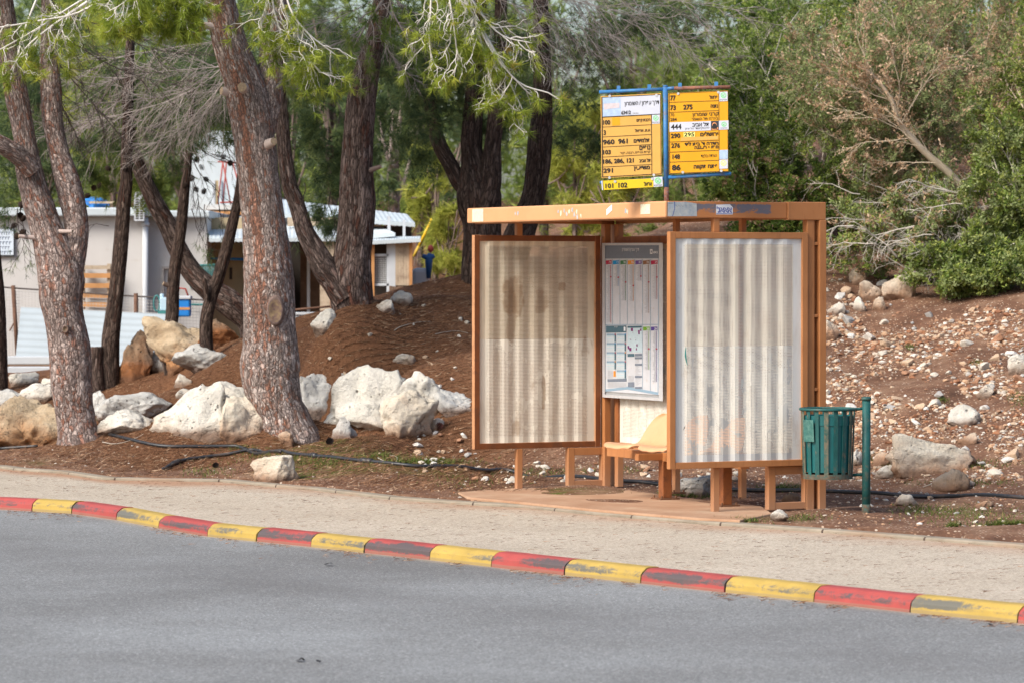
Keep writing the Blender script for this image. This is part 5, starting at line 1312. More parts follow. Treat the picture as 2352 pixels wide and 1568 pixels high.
BARK_C = bark_mat('mauve_pine_bark', (0.39, 0.305, 0.275), (0.56, 0.455, 0.41), (0.095, 0.07, 0.062), (0.40, 0.165, 0.10), 0.025, 42, 17)
BARK_B = bark_mat('dark_pine_bark', (0.195, 0.14, 0.118), (0.30, 0.225, 0.195), (0.030, 0.021, 0.018), (0.17, 0.065, 0.042), 0.0, 44, 9)
BARK_D = bark_mat('blackish_pine_bark', (0.108, 0.073, 0.058), (0.17, 0.122, 0.10), (0.022, 0.016, 0.014), (0.12, 0.05, 0.034), -0.03, 46, 9)
CUTF = plain('sawn_wood', (0.38, 0.29, 0.18), 0.8, 0.25, 40, dirt=(0.20, 0.13, 0.12), dirt_amt=0.35)

BARKLIP = plain('bark_lip', (0.15, 0.105, 0.09), 0.9, 0.4, 30, bump=.5)
SCARM = plain('old_pruning_scar', (0.23, 0.165, 0.09), 0.85, 0.3, 14, dirt=(0.10, 0.06, 0.06), dirt_amt=0.55, bump=.4)
def trunk(name, rows, mat, parent, Y0, dY=0.0, seg=44, bury=0.35, ridge=0.05, step=0.022, flare=0.0, label=None, depths=None):
    """A limb through picture rows (x, y, width) at distance Y0 (+dY along it)."""
    rows = list(rows); n0 = len(rows)
    P3 = []
    for i, (x, y, w) in enumerate(rows):
        Y = (Y0 + dY * i / max(1, n0 - 1)) if depths is None else depths[i]
        p = P(x, y, Y); P3.append([p[0], p[1], p[2], px(w, Y) / 2])
    if bury:
        a, b = np.array(P3[0]), np.array(P3[1]); d = unit(a[:3] - b[:3]); P3.insert(0, list(np.r_[a[:3] + d * bury, a[3] * (1.12 + flare)]))
    P3 = np.array(P3); L = np.sum(np.linalg.norm(np.diff(P3[:, :3], axis=0), axis=1)); n = max(8, int(L / step))
    q = smooth_path(P3, n); c, r = q[:, :3], np.maximum(q[:, 3], .004)
    t_, A, B_ = frames(c); ang = np.linspace(0, 2 * math.pi, seg, endpoint=False)
    ring = A[:, None] * np.cos(ang)[None, :, None] + B_[:, None] * np.sin(ang)[None, :, None]
    s = np.r_[0, np.cumsum(np.linalg.norm(np.diff(c, axis=0), axis=1))]
    rm = float(np.mean(r)); off = random.uniform(0, 90)
    u = ang * rm
    disp = np.zeros((n, seg))
    for i in range(n):
        for k in range(seg):
            a = ang[k]; e = Vector((math.cos(a) * rm * 5 + off, math.sin(a) * rm * 5, s[i] * 1.3)); g = Vector((math.cos(a) * rm * 26 + off, math.sin(a) * rm * 26, s[i] * 7))
            disp[i, k] = mnoise.noise(e) * 1.5 + mnoise.noise(g) * .75
    v = (c[:, None] + ring * (r[:, None] * (1 + ridge * disp))[:, :, None]).reshape(-1, 3)
    f = []; uvl = []
    for i in range(n - 1):
        for k in range(seg):
            k2 = (k + 1) % seg; f.append((i * seg + k, i * seg + k2, (i + 1) * seg + k2, (i + 1) * seg + k))
            u0, u1 = k / seg * 2 * math.pi * rm, (k + 1) / seg * 2 * math.pi * rm
            uvl += [(u0, s[i]), (u1, s[i]), (u1, s[i + 1]), (u0, s[i + 1])]
    top = tuple(range((n - 1) * seg, n * seg)); f.append(top); uvl += [(0, 0)] * seg
    return obj(name, v, f, mat, parent, smooth=True, uv=np.array(uvl), label=label)

def stub(x, y, w, toward, Y, parent, mat, L=0.12):
    """A sawn branch end standing out of the bark towards 'toward'."""
    p = P(x, y, Y); d = unit(toward); r = px(w, Y) / 2
    mb = MB(); tip = p + d * L
    pts_ = [p - d * .12, p + d * L * .4, tip]; mb.tube(pts_, [r * 1.5, r * 1.12, r], 18, 0, caps=False)
    a, b = [unit(np.cross(d, [0.1, .2, .95])), None]; b = np.cross(d, a) if False else np.cross(unit(d), a)
    ring = [tip + (a * math.cos(q) + b * math.sin(q)) * r * 1.0 for q in np.linspace(0, 2 * math.pi, 18, endpoint=False)]
    mb.add([tip + d * .004] + ring, [(0, 1 + i, 1 + (i + 1) % 18) for i in range(18)], 1)
    return mb.obj('branch_stub', [mat, CUTF], parent, smooth=True)

# ---------------------------------------------------------------- foliage
def leaf_mat(name, stops, trans=0.45, rough=0.6):
    t = NT(name, rough, 0.25); c = t.ramp(t.attr('tint'), stops); t.col(c)
    tl = t.node('ShaderNodeBsdfTranslucent', {'Color': c}); mx = t.node('ShaderNodeMixShader', {0: trans})
    t.t.links.new(t.b.outputs[0], mx.inputs[1]); t.t.links.new(tl.outputs[0], mx.inputs[2]); t.t.links.new(mx.outputs[0], t.out.inputs[0])
    return t.m
NEEDLE_L = leaf_mat('fresh_pine_needle', [(0.0, (0.13, 0.19, 0.03)), (0.5, (0.29, 0.365, 0.052)), (0.88, (0.50, 0.54, 0.085)), (1.0, (0.50, 0.38, 0.08))])
NEEDLE_M = leaf_mat('pine_needle', [(0.0, (0.08, 0.13, 0.036)), (0.5, (0.19, 0.265, 0.062)), (1.0, (0.38, 0.44, 0.10))])
NEEDLE_D = leaf_mat('dark_pine_needle', [(0.0, (0.044, 0.08, 0.042)), (0.5, (0.105, 0.158, 0.066)), (1.0, (0.25, 0.30, 0.10))])
NEEDLE_Y = leaf_mat('yellow_green_needle', [(0.0, (0.20, 0.24, 0.045)), (0.5, (0.38, 0.41, 0.07)), (1.0, (0.56, 0.54, 0.12))])  # needle colour brightened to stand for sunlight on far crowns
TWIG_G = plain('grey_dead_twig', (0.30, 0.26, 0.24), 0.9, 0.25, 9); TWIG_B = plain('brown_dead_twig', (0.13, 0.10, 0.09), 0.9, 0.3, 9)
TWIG_P = plain('pale_twig', (0.62, 0.59, 0.55), 0.85, 0.12, 9); TWIG_D = plain('dark_twig', (0.05, 0.038, 0.034), 0.9, 0.3, 9)

def tufts(p, d, k, L, w, spread=0.55):
    """k needles from each point p around direction d: triangles and a tint per vertex."""
    n = len(p); b = np.repeat(p, k, 0); D = np.repeat(d, k, 0) + spread * rng.normal(size=(n * k, 3)); D /= np.linalg.norm(D, axis=1)[:, None] + 1e-9
    ln = L * rng.uniform(.65, 1.15, n * k); b = b - np.repeat(d, k, 0) * (rng.random(n * k) * L * .45)[:, None]
    s_ = np.cross(D, rng.normal(size=(n * k, 3))); s_ /= np.linalg.norm(s_, axis=1)[:, None] + 1e-9; s_ *= w / 2
    v = np.stack([b - s_, b + s_, b + D * ln[:, None]], 1).reshape(-1, 3)
    tint = np.clip(np.repeat(rng.normal(.5, .2, n), k) + rng.normal(0, .08, n * k), 0, 1)
    return v, np.repeat(tint, 3)
def foliage(name, parts, mat, parent):
    v = np.concatenate([a for a, b in parts]); tn = np.concatenate([b for a, b in parts])
    return obj(name, v, np.arange(len(v)).reshape(-1, 3), mat, parent, attrs={'tint': tn})
def blob_points(c, rad, n, shell=0.35):
    """Points spread through an ellipsoid, gathered into clumps with gaps between."""
    c, rad = np.asarray(c, float), np.asarray(rad, float)
    m = max(3, n // 26); q = rng.normal(size=(m, 3)); q /= np.linalg.norm(q, axis=1)[:, None]; q *= (rng.random(m) ** shell)[:, None]
    i = rng.integers(m, size=n); o_ = rng.normal(size=(n, 3)) * 0.17 * (.6 + rng.random(m)[i] * .9)[:, None]
    u = q[i] + o_; return c + u * rad, u
def crown(parent, blobs, mat, k=12, L=.13, w=.0075, name='crown', down=0.1):
    out = []
    for c, rad, n in blobs:
        p, u = blob_points(c, rad, n); d = u * .6 + rng.normal(size=u.shape) * .55 + np.array([0, 0, -down]); d /= np.linalg.norm(d, axis=1)[:, None]
        out.append(tufts(p, d, k, L, w, .6))
    return foliage(name, out, mat, parent)
def pxblob(x, y, Y, rx, ry, n, ryd=None):
    return (P(x, y, Y), (px(rx, Y), px(ryd or rx, Y), px(ry, Y)), n)

def tubes(name, lines, mat, parent, sides=3):
    """Many thin branches (points, radius at root, radius at tip) as one part of the tree."""
    V, Fc = [], []; base = 0
    for q, r0, r1 in lines:
        n = len(q); v, f, _ = tube_geo(q, np.linspace(r0, r1, n), sides, False); V.append(v); Fc.append(np.array(f) + base); base += len(v)
    return obj(name, np.concatenate(V), np.concatenate(Fc), mat, parent, smooth=True)
def grow(p, d, L, r, lev, lines, tips, rnd, seg=7, wig=.16, droop=0.0, nch=5, ratio=.55, ang=.7, start=.25, rt=.35, up=None):
    """A branch with wandering course and side branches; tips collects (point, direction)."""
    d = unit(d); q = [np.array(p, float)]; dirs = []
    for i in range(seg):
        d = unit(d + np.array([rnd.gauss(0, wig), rnd.gauss(0, wig), rnd.gauss(0, wig) - droop])); dirs.append(d); q.append(q[-1] + d * L / seg)
    lines.append((np.array(q), r, r * rt)); tips.append((q[-1], d, lev))
    if lev <= 0: return
    for c in range(nch):
        u = start + (1 - start) * (c + rnd.random()) / nch; i = min(seg - 1, int(u * seg)); b = q[i] + (q[i + 1] - q[i]) * (u * seg - i)
        a = unit(np.array([rnd.gauss(0, 1), rnd.gauss(0, 1), rnd.gauss(0, 1)])); a = unit(a - dirs[i] * np.dot(a, dirs[i]))
        nd = unit(dirs[i] * math.cos(ang) + a * math.sin(ang))
        grow(b, nd, L * ratio * rnd.uniform(.7, 1.2) * (1.15 - .5 * u), r * .55, lev - 1, lines, tips, rnd, max(4, seg - 1), wig * 1.15, droop, max(2, nch - 1), ratio, ang, start, rt)

def tree(name_label, base, group='pine trees on the mound', kind='pine_tree', cat='pine tree'):
    return thing(kind, name_label, cat, base, group)

# ---- thick reddish pine in front
YA = hit(655, 1000)[1] + .25
TA = tree('thick reddish pine with an oval pruning scar, standing among white boulders', hit(655, 1000))
trunk('trunk', [(658, 1008, 156), (650, 975, 136), (636, 935, 127), (622, 868, 134), (621, 835, 138), (620, 760, 122), (617, 650, 117), (607, 520, 101), (598, 430, 95), (586, 330, 97), (572, 240, 98), (553, 170, 86), (532, 110, 80), (516, 50, 76), (500, -20, 70), (480, -130, 58), (455, -300, 44)], BARK_A, TA, YA, 0.1, seg=64, ridge=.05, flare=.1)
trunk('limb', [(598, 300, 70), (612, 235, 72), (620, 180, 62), (624, 120, 56), (632, 40, 52), (642, -40, 46), (660, -200, 34)], BARK_A, TA, YA + .12, .2, seg=40, bury=0)
stub(559, 203, 21, (-.1, -1, .1), YA - .13, TA, BARK_A, .07); stub(519, 211, 18, (-.9, -.5, .15), YA, TA, BARK_A, .05); stub(625, 327, 17, (.5, -.85, .2), YA - .17, TA, BARK_A, .04); stub(492, 62, 16, (-.95, -.4, .1), YA, TA, BARK_A, .10)
# oval scar and knots
def scar(x, y, rx, ry, Y, parent, mat, name='scar'):
    mb = MB(); c = P(x, y, Y); v = [c + np.array([0, .012, 0])]; n = 22
    for ring, (k, dy) in enumerate(((.62, .008), (1.0, -.006), (1.22, -.002), (1.45, .06))):
        for i in range(n):
            a = 2 * math.pi * i / n; w_ = 1 + .07 * mnoise.noise(Vector((math.cos(a) * 2, math.sin(a) * 2, ring + x)))
            v.append(c + np.array([px(rx, Y) * k * w_ * math.cos(a), dy, px(ry, Y) * k * w_ * math.sin(a)]))
    f0 = [(0, 1 + (i + 1) % n, 1 + i) for i in range(n)] + [(1 + i, 1 + (i + 1) % n, 1 + n + (i + 1) % n, 1 + n + i) for i in range(n)]
    f1 = [(1 + r * n + i, 1 + r * n + (i + 1) % n, 1 + (r + 1) * n + (i + 1) % n, 1 + (r + 1) * n + i) for r in (1, 2) for i in range(n)]
    mb.add(v, f0, 0); mb.v.append(np.zeros((0, 3))); 
    base = mb.n - len(v); mb.f += [tuple(q + base for q in k) for k in f1]; mb.m += [1] * len(f1)
    return mb.obj(name, [SCARM, BARKLIP], parent, smooth=True)
scar(632, 714, 15, 27, YA - .245, TA, BARK_A)

# ---- forked pine at the left
YC = hit(182, 1022)[1] + .25
TC = tree('mauve barked pine forking into two leaning stems, nearest to the left of the frame', hit(182, 1022))
trunk('trunk', [(184, 1026, 116), (180, 1000, 98), (174, 960, 90), (166, 900, 92), (160, 811, 96), (148, 740, 90), (139, 688, 97), (140, 640, 105), (128, 590, 92), (108, 530, 76), (92, 480, 72), (84, 457, 68), (66, 387, 60), (56, 316, 50), (40, 228, 54), (28, 158, 50), (14, 60, 48), (4, -40, 44), (-10, -220, 34)], BARK_C, TC, YC, .2, seg=60, flare=.1)
trunk('limb', [(152, 650, 70), (164, 600, 66), (174, 560, 58), (176, 527, 57), (170, 480, 58), (156, 422, 58), (136, 352, 48), (121, 281, 48), (117, 211, 49), (113, 141, 44), (112, 70, 34), (110, 0, 30), (108, -160, 24)], BARK_C, TC, YC + .1, .3, seg=44, bury=0)
trunk('limb', [(74, 392, 46), (48, 362, 46), (20, 342, 44), (-20, 322, 42), (-80, 290, 38), (-160, 230, 30)], BARK_C, TC, YC - .02, -.4, seg=36, bury=0)
scar(150, 756, 6, 7, YC - .195, TC, BARK_C, 'knot'); stub(140, 532, 8, (1, -.3, 0), YC, TC, BARK_C, .12); stub(66, 545, 8, (-1, -.3, .1), YC, TC, BARK_C, .10)

# ---- low forked dark pine in the middle
YB = 37.4
TB = tree('dark low forked pine with two stems, on the mound before the sheds', hit(820, 765))
trunk('trunk', [(820, 774, 120), (818, 755, 104), (816, 735, 97), (808, 690, 98), (804, 640, 100), (808, 593, 88), (816, 535, 83), (821, 459, 82), (820, 400, 76), (821, 352, 72), (828, 246, 69), (840, 176, 60), (858, 105, 46), (872, 40, 42), (884, -60, 36), (890, -200, 30)], BARK_B, TB, YB, .2, seg=56, flare=.12)
trunk('limb', [(796, 690, 62), (770, 650, 62), (744, 612, 60), (722, 572, 48), (702, 535, 42), (690, 497, 39), (678, 459, 37), (664, 422, 37), (654, 352, 33), (648, 281, 31), (642, 200, 28), (640, 120, 24), (650, 0, 20)], BARK_B, TB, YB - .05, .3, seg=40, bury=0)
stub(866, 386, 9, (.9, -.3, .3), YB, TB, BARK_B, .045)

# ---- dark multi stemmed pine behind the shelter
YD = 39.2
TD = tree('blackish pine dividing into several stems right behind the far shelter panel', P(1100, 660, YD))
trunk('trunk', [(1104, 670, 94), (1107, 600, 94), (1106, 527, 88), (1100, 470, 104), (1098, 430, 98), (1090, 390, 66), (1084, 352, 50), (1083, 316, 48), (1088, 246, 44), (1094, 160, 40), (1100, 40, 34), (1104, -120, 28)], BARK_D, TD, YD, .2, seg=52)
trunk('limb', [(1108, 480, 62), (1122, 430, 58), (1128, 380, 50), (1132, 334, 40), (1140, 260, 38), (1146, 180, 34), (1150, 60, 30), (1152, -100, 24)], BARK_D, TD, YD - .06, .1, seg=36, bury=0)
trunk('limb', [(1080, 440, 46), (1056, 418, 40), (1034, 378, 36), (1010, 334, 35), (1000, 299, 34), (990, 240, 32), (984, 180, 28), (980, 60, 24)], BARK_D, TD, YD + .05, .4, seg=32, bury=0)
YE = 40.2
TE = tree('blackish curved pine stem rising to the left of the route boards', P(1180, 640, YE))
trunk('trunk', [(1150, 660, 80), (1178, 580, 74), (1204, 510, 64), (1224, 457, 54), (1235, 387, 54), (1240, 316, 55), (1246, 246, 45), (1246, 180, 42), (1244, 90, 38), (1240, -60, 32)], BARK_D, TE, YE, .1, seg=48)

# ---- thinner pines at the left
YF = hit(255, 892)[1] + .12
TF = tree('thin dark pine grown together with a sawn stump behind the forked pine', hit(255, 892))
trunk('trunk', [(255, 896, 36), (254, 840, 42), (255, 776, 42), (267, 670, 35), (277, 565, 34), (285, 459, 32), (290, 422, 29), (291, 369, 28), (293, 300, 26), (296, 200, 24), (300, 60, 20)], BARK_D, TF, YF, .1, seg=32)
trunk('stump', [(222, 896, 40), (220, 850, 34), (219, 796, 32)], BARK_B, TF, YF - .05, 0, seg=32)
YG = hit(394, 856)[1] + .1
TG = tree('thin dark pine with a crooked foot in front of the big tan boulder', hit(394, 856))
trunk('trunk', [(400, 860, 44), (388, 820, 32), (389, 776, 30), (396, 720, 30), (397, 672, 29), (404, 600, 28), (415, 530, 26), (422, 459, 25), (426, 422, 22), (433, 369, 18), (438, 300, 16), (442, 180, 14)], BARK_D, TG, YG, .1, seg=30)
stub(384, 655, 9, (-.9, -.3, .4), YG, TG, BARK_D, .05)
YI = hit(475, 838)[1] + .1
TI = tree('thin dark pine leaning right, with a short broken spike, beside the leaning trunk', hit(475, 838))
trunk('trunk', [(474, 842, 36), (474, 800, 31), (474, 740, 30), (484, 688, 29), (502, 635, 29), (518, 580, 28), (530, 530, 26), (542, 480, 23), (549, 440, 20), (554, 390, 17), (560, 300, 14)], BARK_D, TI, YI, .15, seg=30)
trunk('spike', [(474, 680, 12), (470, 650, 12), (467, 640, 9)], BARK_D, TI, YI - .05, 0, seg=12, bury=.02)
YH = 41.6
TH_ = tree('pine whose trunk lies low then rises to the left, behind the two thin dark pines', P(566, 815, YH))
trunk('trunk', [(574, 822, 34), (572, 780, 36), (566, 735, 52), (530, 698, 62), (492, 672, 56), (455, 640, 50), (428, 606, 47), (405, 565, 46), (386, 520, 44), (362, 478, 42), (344, 440, 38), (322, 392, 34), (308, 345, 30), (296, 280, 26), (286, 180, 22)], BARK_B, TH_, YH, -.2, seg=36)
YJ = hit(5, 898)[1]
TJ = tree('dark pine cut off by the left edge of the frame', hit(5, 898))
trunk('trunk', [(0, 902, 40), (-4, 800, 42), (-8, 700, 40), (-14, 600, 34), (-22, 480, 32), (-34, 300, 30), (-40, 100, 26)], BARK_D, TJ, YJ, 0, seg=30)

# ---- limbs out of the picture's top, leafy crowns over the frame (they shade the ground)
def high_crown(T, x, y, Y, blobs, mat, k=9):
    crown(T, [pxblob(a, b, c, rx, ry, n) for a, b, c, rx, ry, n in blobs], mat, k=k, L=.14, w=.009)
high_crown(TA, 0, 0, 0, [(470, -320, YA, 260, 170, 900), (660, -260, YA + .5, 240, 150, 800), (300, -240, YA - .2, 200, 120, 600)], NEEDLE_M)
high_crown(TC, 0, 0, 0, [(20, -260, YC, 260, 170, 900), (150, -220, YC + .5, 180, 130, 500), (-200, 40, YC, 160, 120, 400)], NEEDLE_M)
high_crown(TB, 0, 0, 0, [(880, -240, YB, 260, 160, 900), (720, -120, YB + .8, 200, 130, 600)], NEEDLE_M)
high_crown(TD, 0, 0, 0, [(1110, -220, YD, 300, 170, 900)], NEEDLE_D); high_crown(TE, 0, 0, 0, [(1330, -190, YE + .4, 320, 150, 800)], NEEDLE_D)

# middle distance foliage hanging in the picture, on the trees it belongs to
crown(TF, [pxblob(250, 300, YF + .6, 120, 90, 380), pxblob(300, 180, YF + .9, 170, 120, 520), pxblob(180, 420, YF + .8, 60, 70, 160)], NEEDLE_D, k=12, L=.13, w=.007)
crown(TG, [pxblob(400, 310, YG + .5, 90, 100, 320), pxblob(430, 200, YG + .8, 130, 110, 560)], NEEDLE_D, k=12, L=.13, w=.007)
crown(TH_, [pxblob(330, 410, YH + .3, 80, 60, 300), pxblob(240, 380, YH + .6, 70, 70, 300), pxblob(330, 240, YH + .8, 170, 150, 700)], NEEDLE_M, k=12, L=.13, w=.007)
crown(TI, [pxblob(480, 260, YI + .5, 90, 110, 360), pxblob(570, 130, YI + .6, 110, 120, 400), pxblob(395, 330, YI + .8, 60, 60, 160)], NEEDLE_D, k=12, L=.13, w=.007)
crown(TJ, [pxblob(20, 300, YJ + .8, 100, 200, 700), pxblob(20, 100, YJ + .8, 180, 120, 500)], NEEDLE_D, k=12, L=.13, w=.007)
crown(TB, [pxblob(740, 330, YB + 1.2, 70, 150, 420), pxblob(920, 230, YB + 1.5, 110, 140, 560), pxblob(720, 160, YB + .9, 130, 90, 600), pxblob(760, 470, YB + 1.0, 46, 70, 200), pxblob(900, 100, YB + .8, 140, 90, 700)], NEEDLE_D, k=13, L=.12, w=.0065)
crown(TD, [pxblob(1010, 190, YD + .5, 120, 140, 600), pxblob(1080, 130, YD + .3, 150, 120, 800), pxblob(960, 340, YD + .9, 60, 90, 300), pxblob(1140, 250, YD + .6, 60, 70, 260)], NEEDLE_D, k=13, L=.12, w=.0065)
crown(TE, [pxblob(1300, 170, YE + .6, 130, 130, 800), pxblob(1440, 60, YE + .6, 200, 80, 700), pxblob(1350, 330, YE + 1.2, 70, 60, 220)], NEEDLE_D, k=13, L=.12, w=.0065)

# ---- grey dead twigs
def dead(parent, mains, seed, mat=TWIG_G, lev=2, nch=10, L=1.0, r=.008, name='dead_branch', droop=.03, wig=.13, ang=.55, ratio=.5):
    rnd = random.Random(seed); lines, tips = [], []
    for q in mains:
        pts_ = np.array([P(x, y, Y) for x, y, Y in q]); c = smooth_path(pts_, 14); Lm = np.sum(np.linalg.norm(np.diff(c, axis=0), axis=1))
        lines.append((c, r, r * .35))
        for i in range(nch):
            u = .12 + .88 * (i + rnd.random()) / nch; k = min(12, int(u * 13)); d = unit(c[k + 1] - c[k])
            a = unit(np.array([rnd.gauss(0, 1), rnd.gauss(0, .8), rnd.gauss(0, 1)])); a = unit(a - d * np.dot(a, d))
            grow(c[k], d * math.cos(ang) + a * math.sin(ang) + np.array([0, 0, -.12]), Lm * .42 * rnd.uniform(.6, 1.2) * (1.1 - .5 * u) * L, r * .5, lev - 1, lines, tips, rnd, 8, wig, droop, 9, ratio, .5, .10, .35)
    tubes(name, lines, mat, parent); return tips
dead(TI, [[(560, 110, YI - .2), (470, 190, YI - .4), (380, 235, YI - .5), (250, 270, YI - .4), (150, 290, YI - .3)], [(555, 150, YI - .2), (440, 160, YI - .2), (330, 170, YI), (200, 200, YI)], [(560, 130, YI - .3), (480, 230, YI - .4), (410, 300, YI - .4), (340, 355, YI - .4)],
          [(545, 180, YI - .1), (480, 250, YI - .2), (430, 320, YI - .2)], [(550, 90, YI), (400, 110, YI - .2), (250, 140, YI - .2), (170, 190, YI)], [(540, 120, YI), (420, 210, YI), (300, 230, YI + .1), (180, 240, YI)]], 1, TWIG_G, nch=26)
dead(TF, [[(300, 120, YF), (260, 190, YF - .2), (220, 250, YF - .3), (160, 330, YF - .3)], [(300, 200, YF), (230, 270, YF), (180, 290, YF), (120, 300, YF)], [(290, 260, YF), (340, 300, YF - .2), (390, 350, YF - .2)]], 2, TWIG_B, nch=16)
dead(TC, [[(120, 60, YC + .6), (200, 120, YC + .8), (300, 170, YC + .9), (420, 200, YC + .9)], [(112, 120, YC + .6), (180, 200, YC + .8), (250, 280, YC + .9), (300, 350, YC + .9)], [(112, 20, YC + .6), (230, 60, YC + .8), (340, 110, YC + .9), (460, 130, YC + .9)], [(118, 180, YC + .5), (150, 260, YC + .7), (190, 340, YC + .7)]], 12, TWIG_B, nch=18)
dead(TG, [[(440, 180, YG + .2), (400, 240, YG + .3), (370, 310, YG + .3), (350, 380, YG + .3)], [(442, 160, YG + .2), (480, 220, YG + .3), (510, 300, YG + .3), (530, 370, YG + .3)], [(440, 220, YG + .1), (420, 300, YG + .1), (430, 370, YG + .1)]], 13, TWIG_B, nch=16)
dead(TB, [[(880, -10, YB - .3), (780, 40, YB - .4), (690, 60, YB - .4), (600, 50, YB - .3)], [(870, 30, YB - .3), (800, 90, YB - .5), (720, 120, YB - .5), (660, 170, YB - .4)], [(880, 10, YB - .4), (930, 70, YB - .6), (1000, 110, YB - .6)], [(870, 60, YB - .3), (900, 130, YB - .4), (960, 190, YB - .4)]], 3, TWIG_G, nch=17)
dead(TE, [[(1060, -40, YE - 1.0), (1200, 20, YE - 1.2), (1330, 60, YE - 1.2), (1460, 100, YE - 1.1)], [(1100, -60, YE - 1.), (1260, -10, YE - 1.2), (1430, 30, YE - 1.2), (1600, 90, YE - 1.1)], [(1200, -60, YE - .8), (1380, -25, YE - 1.), (1540, 0, YE - 1), (1730, 30, YE - .9)],
          [(1050, 0, YE - 1), (1150, 60, YE - 1.1), (1240, 120, YE - 1.1), (1300, 190, YE - 1.0)], [(1120, -20, YE - .8), (1290, 60, YE - .9), (1400, 120, YE - .9), (1490, 170, YE - .8)], [(1240, -40, YE - .6), (1420, 40, YE - .7), (1560, 110, YE - .7), (1650, 150, YE - .6)], [(1040, 20, YE - .9), (1090, 90, YE - 1), (1130, 150, YE - 1)]], 4, TWIG_G, nch=20, L=.9)
dead(TE, [[(1330, -40, YE), (1500, 0, YE), (1620, 60, YE), (1690, 120, YE)], [(1250, 20, YE - .2), (1330, 110, YE - .2), (1400, 200, YE - .2)]], 5, TWIG_B, nch=11)
dead(TG, [[(438, 320, YG), (470, 350, YG - .1), (500, 366, YG - .1), (548, 385, YG)], [(436, 350, YG), (460, 400, YG), (500, 440, YG), (520, 490, YG)], [(430, 380, YG - .1), (452, 440, YG - .1), (462, 520, YG - .1)]], 6, TWIG_D, nch=9, r=.007)

# ---- near branches with pale wood and bright tufts, reaching down from the big pines
def spray(parent, mains, seed, nch=8, L=1.0, r=.014, k=34, density=1.0, needle=NEEDLE_L, wood=TWIG_P, reach=.34, tuftL=.115, droop=.10, up=0.0):
    rnd = random.Random(seed); lines, tips = [], []
    for q in mains:
        pts_ = np.array([P(x, y, Y) for x, y, Y in q]); c = smooth_path(pts_, 16); lines.append((c, r, r * .4)); tips.append((c[-1], unit(c[-1] - c[-2]), 0))
        for i in range(nch):
            u = .18 + .82 * (i + rnd.random()) / nch; j = min(14, int(u * 15)); d = unit(c[j + 1] - c[j])
            a = unit(np.array([rnd.gauss(0, 1), rnd.gauss(0, .7), rnd.gauss(-.45 + up, .8)])); a = unit(a - d * np.dot(a, d))
            grow(c[j], d * math.cos(.8) + a * math.sin(.8), reach * rnd.uniform(.6, 1.35) * L, r * .42, 1, lines, tips, rnd, 9, .30, droop, 4, .55, .75, .25, .5)
    tubes('branch', lines, wood, parent, 4)
    sel = [t for t in tips if rnd.random() < density]
    p = np.array([t[0] for t in sel]); d = np.array([t[1] for t in sel])
    foliage('needles', [tufts(p, d, k, tuftL, .0062, .62)], needle, parent)
YN = YA - .9
spray(TA, [[(1000, -220, YN), (1040, -60, YN), (1090, 40, YN), (1130, 120, YN - .1), (1180, 180, YN - .1), (1222, 222, YN)], [(1010, -160, YN), (1030, -20, YN - .1), (1045, 80, YN - .1), (1052, 150, YN)], [(1040, -80, YN), (1090, 10, YN), (1150, 80, YN), (1225, 100, YN)], [(1090, 40, YN), (1140, 130, YN), (1180, 210, YN), (1208, 270, YN)], [(985, -120, YN), (990, 0, YN), (986, 80, YN), (992, 150, YN)], [(1030, -60, YN + .1), (1100, 90, YN + .1), (1130, 190, YN + .1)]], 21, nch=13, density=.62)
spray(TA, [[(640, -200, YN), (625, -20, YN), (640, 60, YN), (668, 130, YN), (740, 150, YN)], [(650, -120, YN), (660, 0, YN - .1), (700, 70, YN - .1), (775, 130, YN)], [(600, -140, YN), (612, 0, YN), (600, 60, YN), (625, 120, YN)], [(645, 0, YN), (690, 110, YN), (740, 170, YN)]], 22, nch=13, density=.9)
spray(TA, [[(560, -200, YN), (440, -60, YN), (380, 0, YN), (340, 40, YN)], [(540, -160, YN), (420, -40, YN), (390, 20, YN), (400, 60, YN)], [(470, -100, YN), (340, -40, YN), (280, 10, YN), (240, 30, YN)], [(460, -60, YN), (430, 0, YN), (420, 40, YN)], [(380, -80, YN), (320, -20, YN), (300, 50, YN)]], 23, nch=20, k=44, tuftL=.115, reach=.27, r=.010)
spray(TC, [[(330, -90, YC - .8), (200, 20, YC - .9), (90, 48, YC - .9), (-30, 68, YC - .9)], [(310, -60, YC - .8), (190, 0, YC - .8), (80, 70, YC - .9), (-10, 120, YC - .9)], [(200, 5, YC - .9), (120, 60, YC - .9), (60, 110, YC - .9), (20, 170, YC - .9)]], 24, nch=10, density=.55, reach=.30)
spray(TC, [[(100, -40, YC - .5), (60, 60, YC - .6), (40, 130, YC - .7), (20, 200, YC - .7)], [(100, -40, YC - .5), (130, 40, YC - .4), (150, 90, YC - .5), (160, 150, YC - .5)]], 25, nch=7, density=.8, needle=NEEDLE_L, reach=.2)
spray(TB, [[(890, -60, YB - 1), (900, 20, YB - 1), (930, 80, YB - 1), (960, 140, YB - 1)], [(880, -40, YB - 1), (930, 20, YB - 1), (990, 40, YB - 1)], [(880, 0, YB - .9), (840, 60, YB - .9), (800, 130, YB - .9)], [(700, 60, YB - .7), (680, 140, YB - .7), (660, 180, YB - .7)]], 26, nch=8, density=.8, k=36, wood=TWIG_G, needle=NEEDLE_M)
spray(TA, [[(1090, 40, YN), (1180, 180, YN), (1262, 215, YN), (1290, 235, YN)], [(1090, 40, YN), (1130, 190, YN), (1160, 230, YN), (1190, 260, YN)], [(1090, 40, YN), (1060, 120, YN), (1040, 170, YN), (1010, 190, YN)]], 27, nch=6, reach=.16)
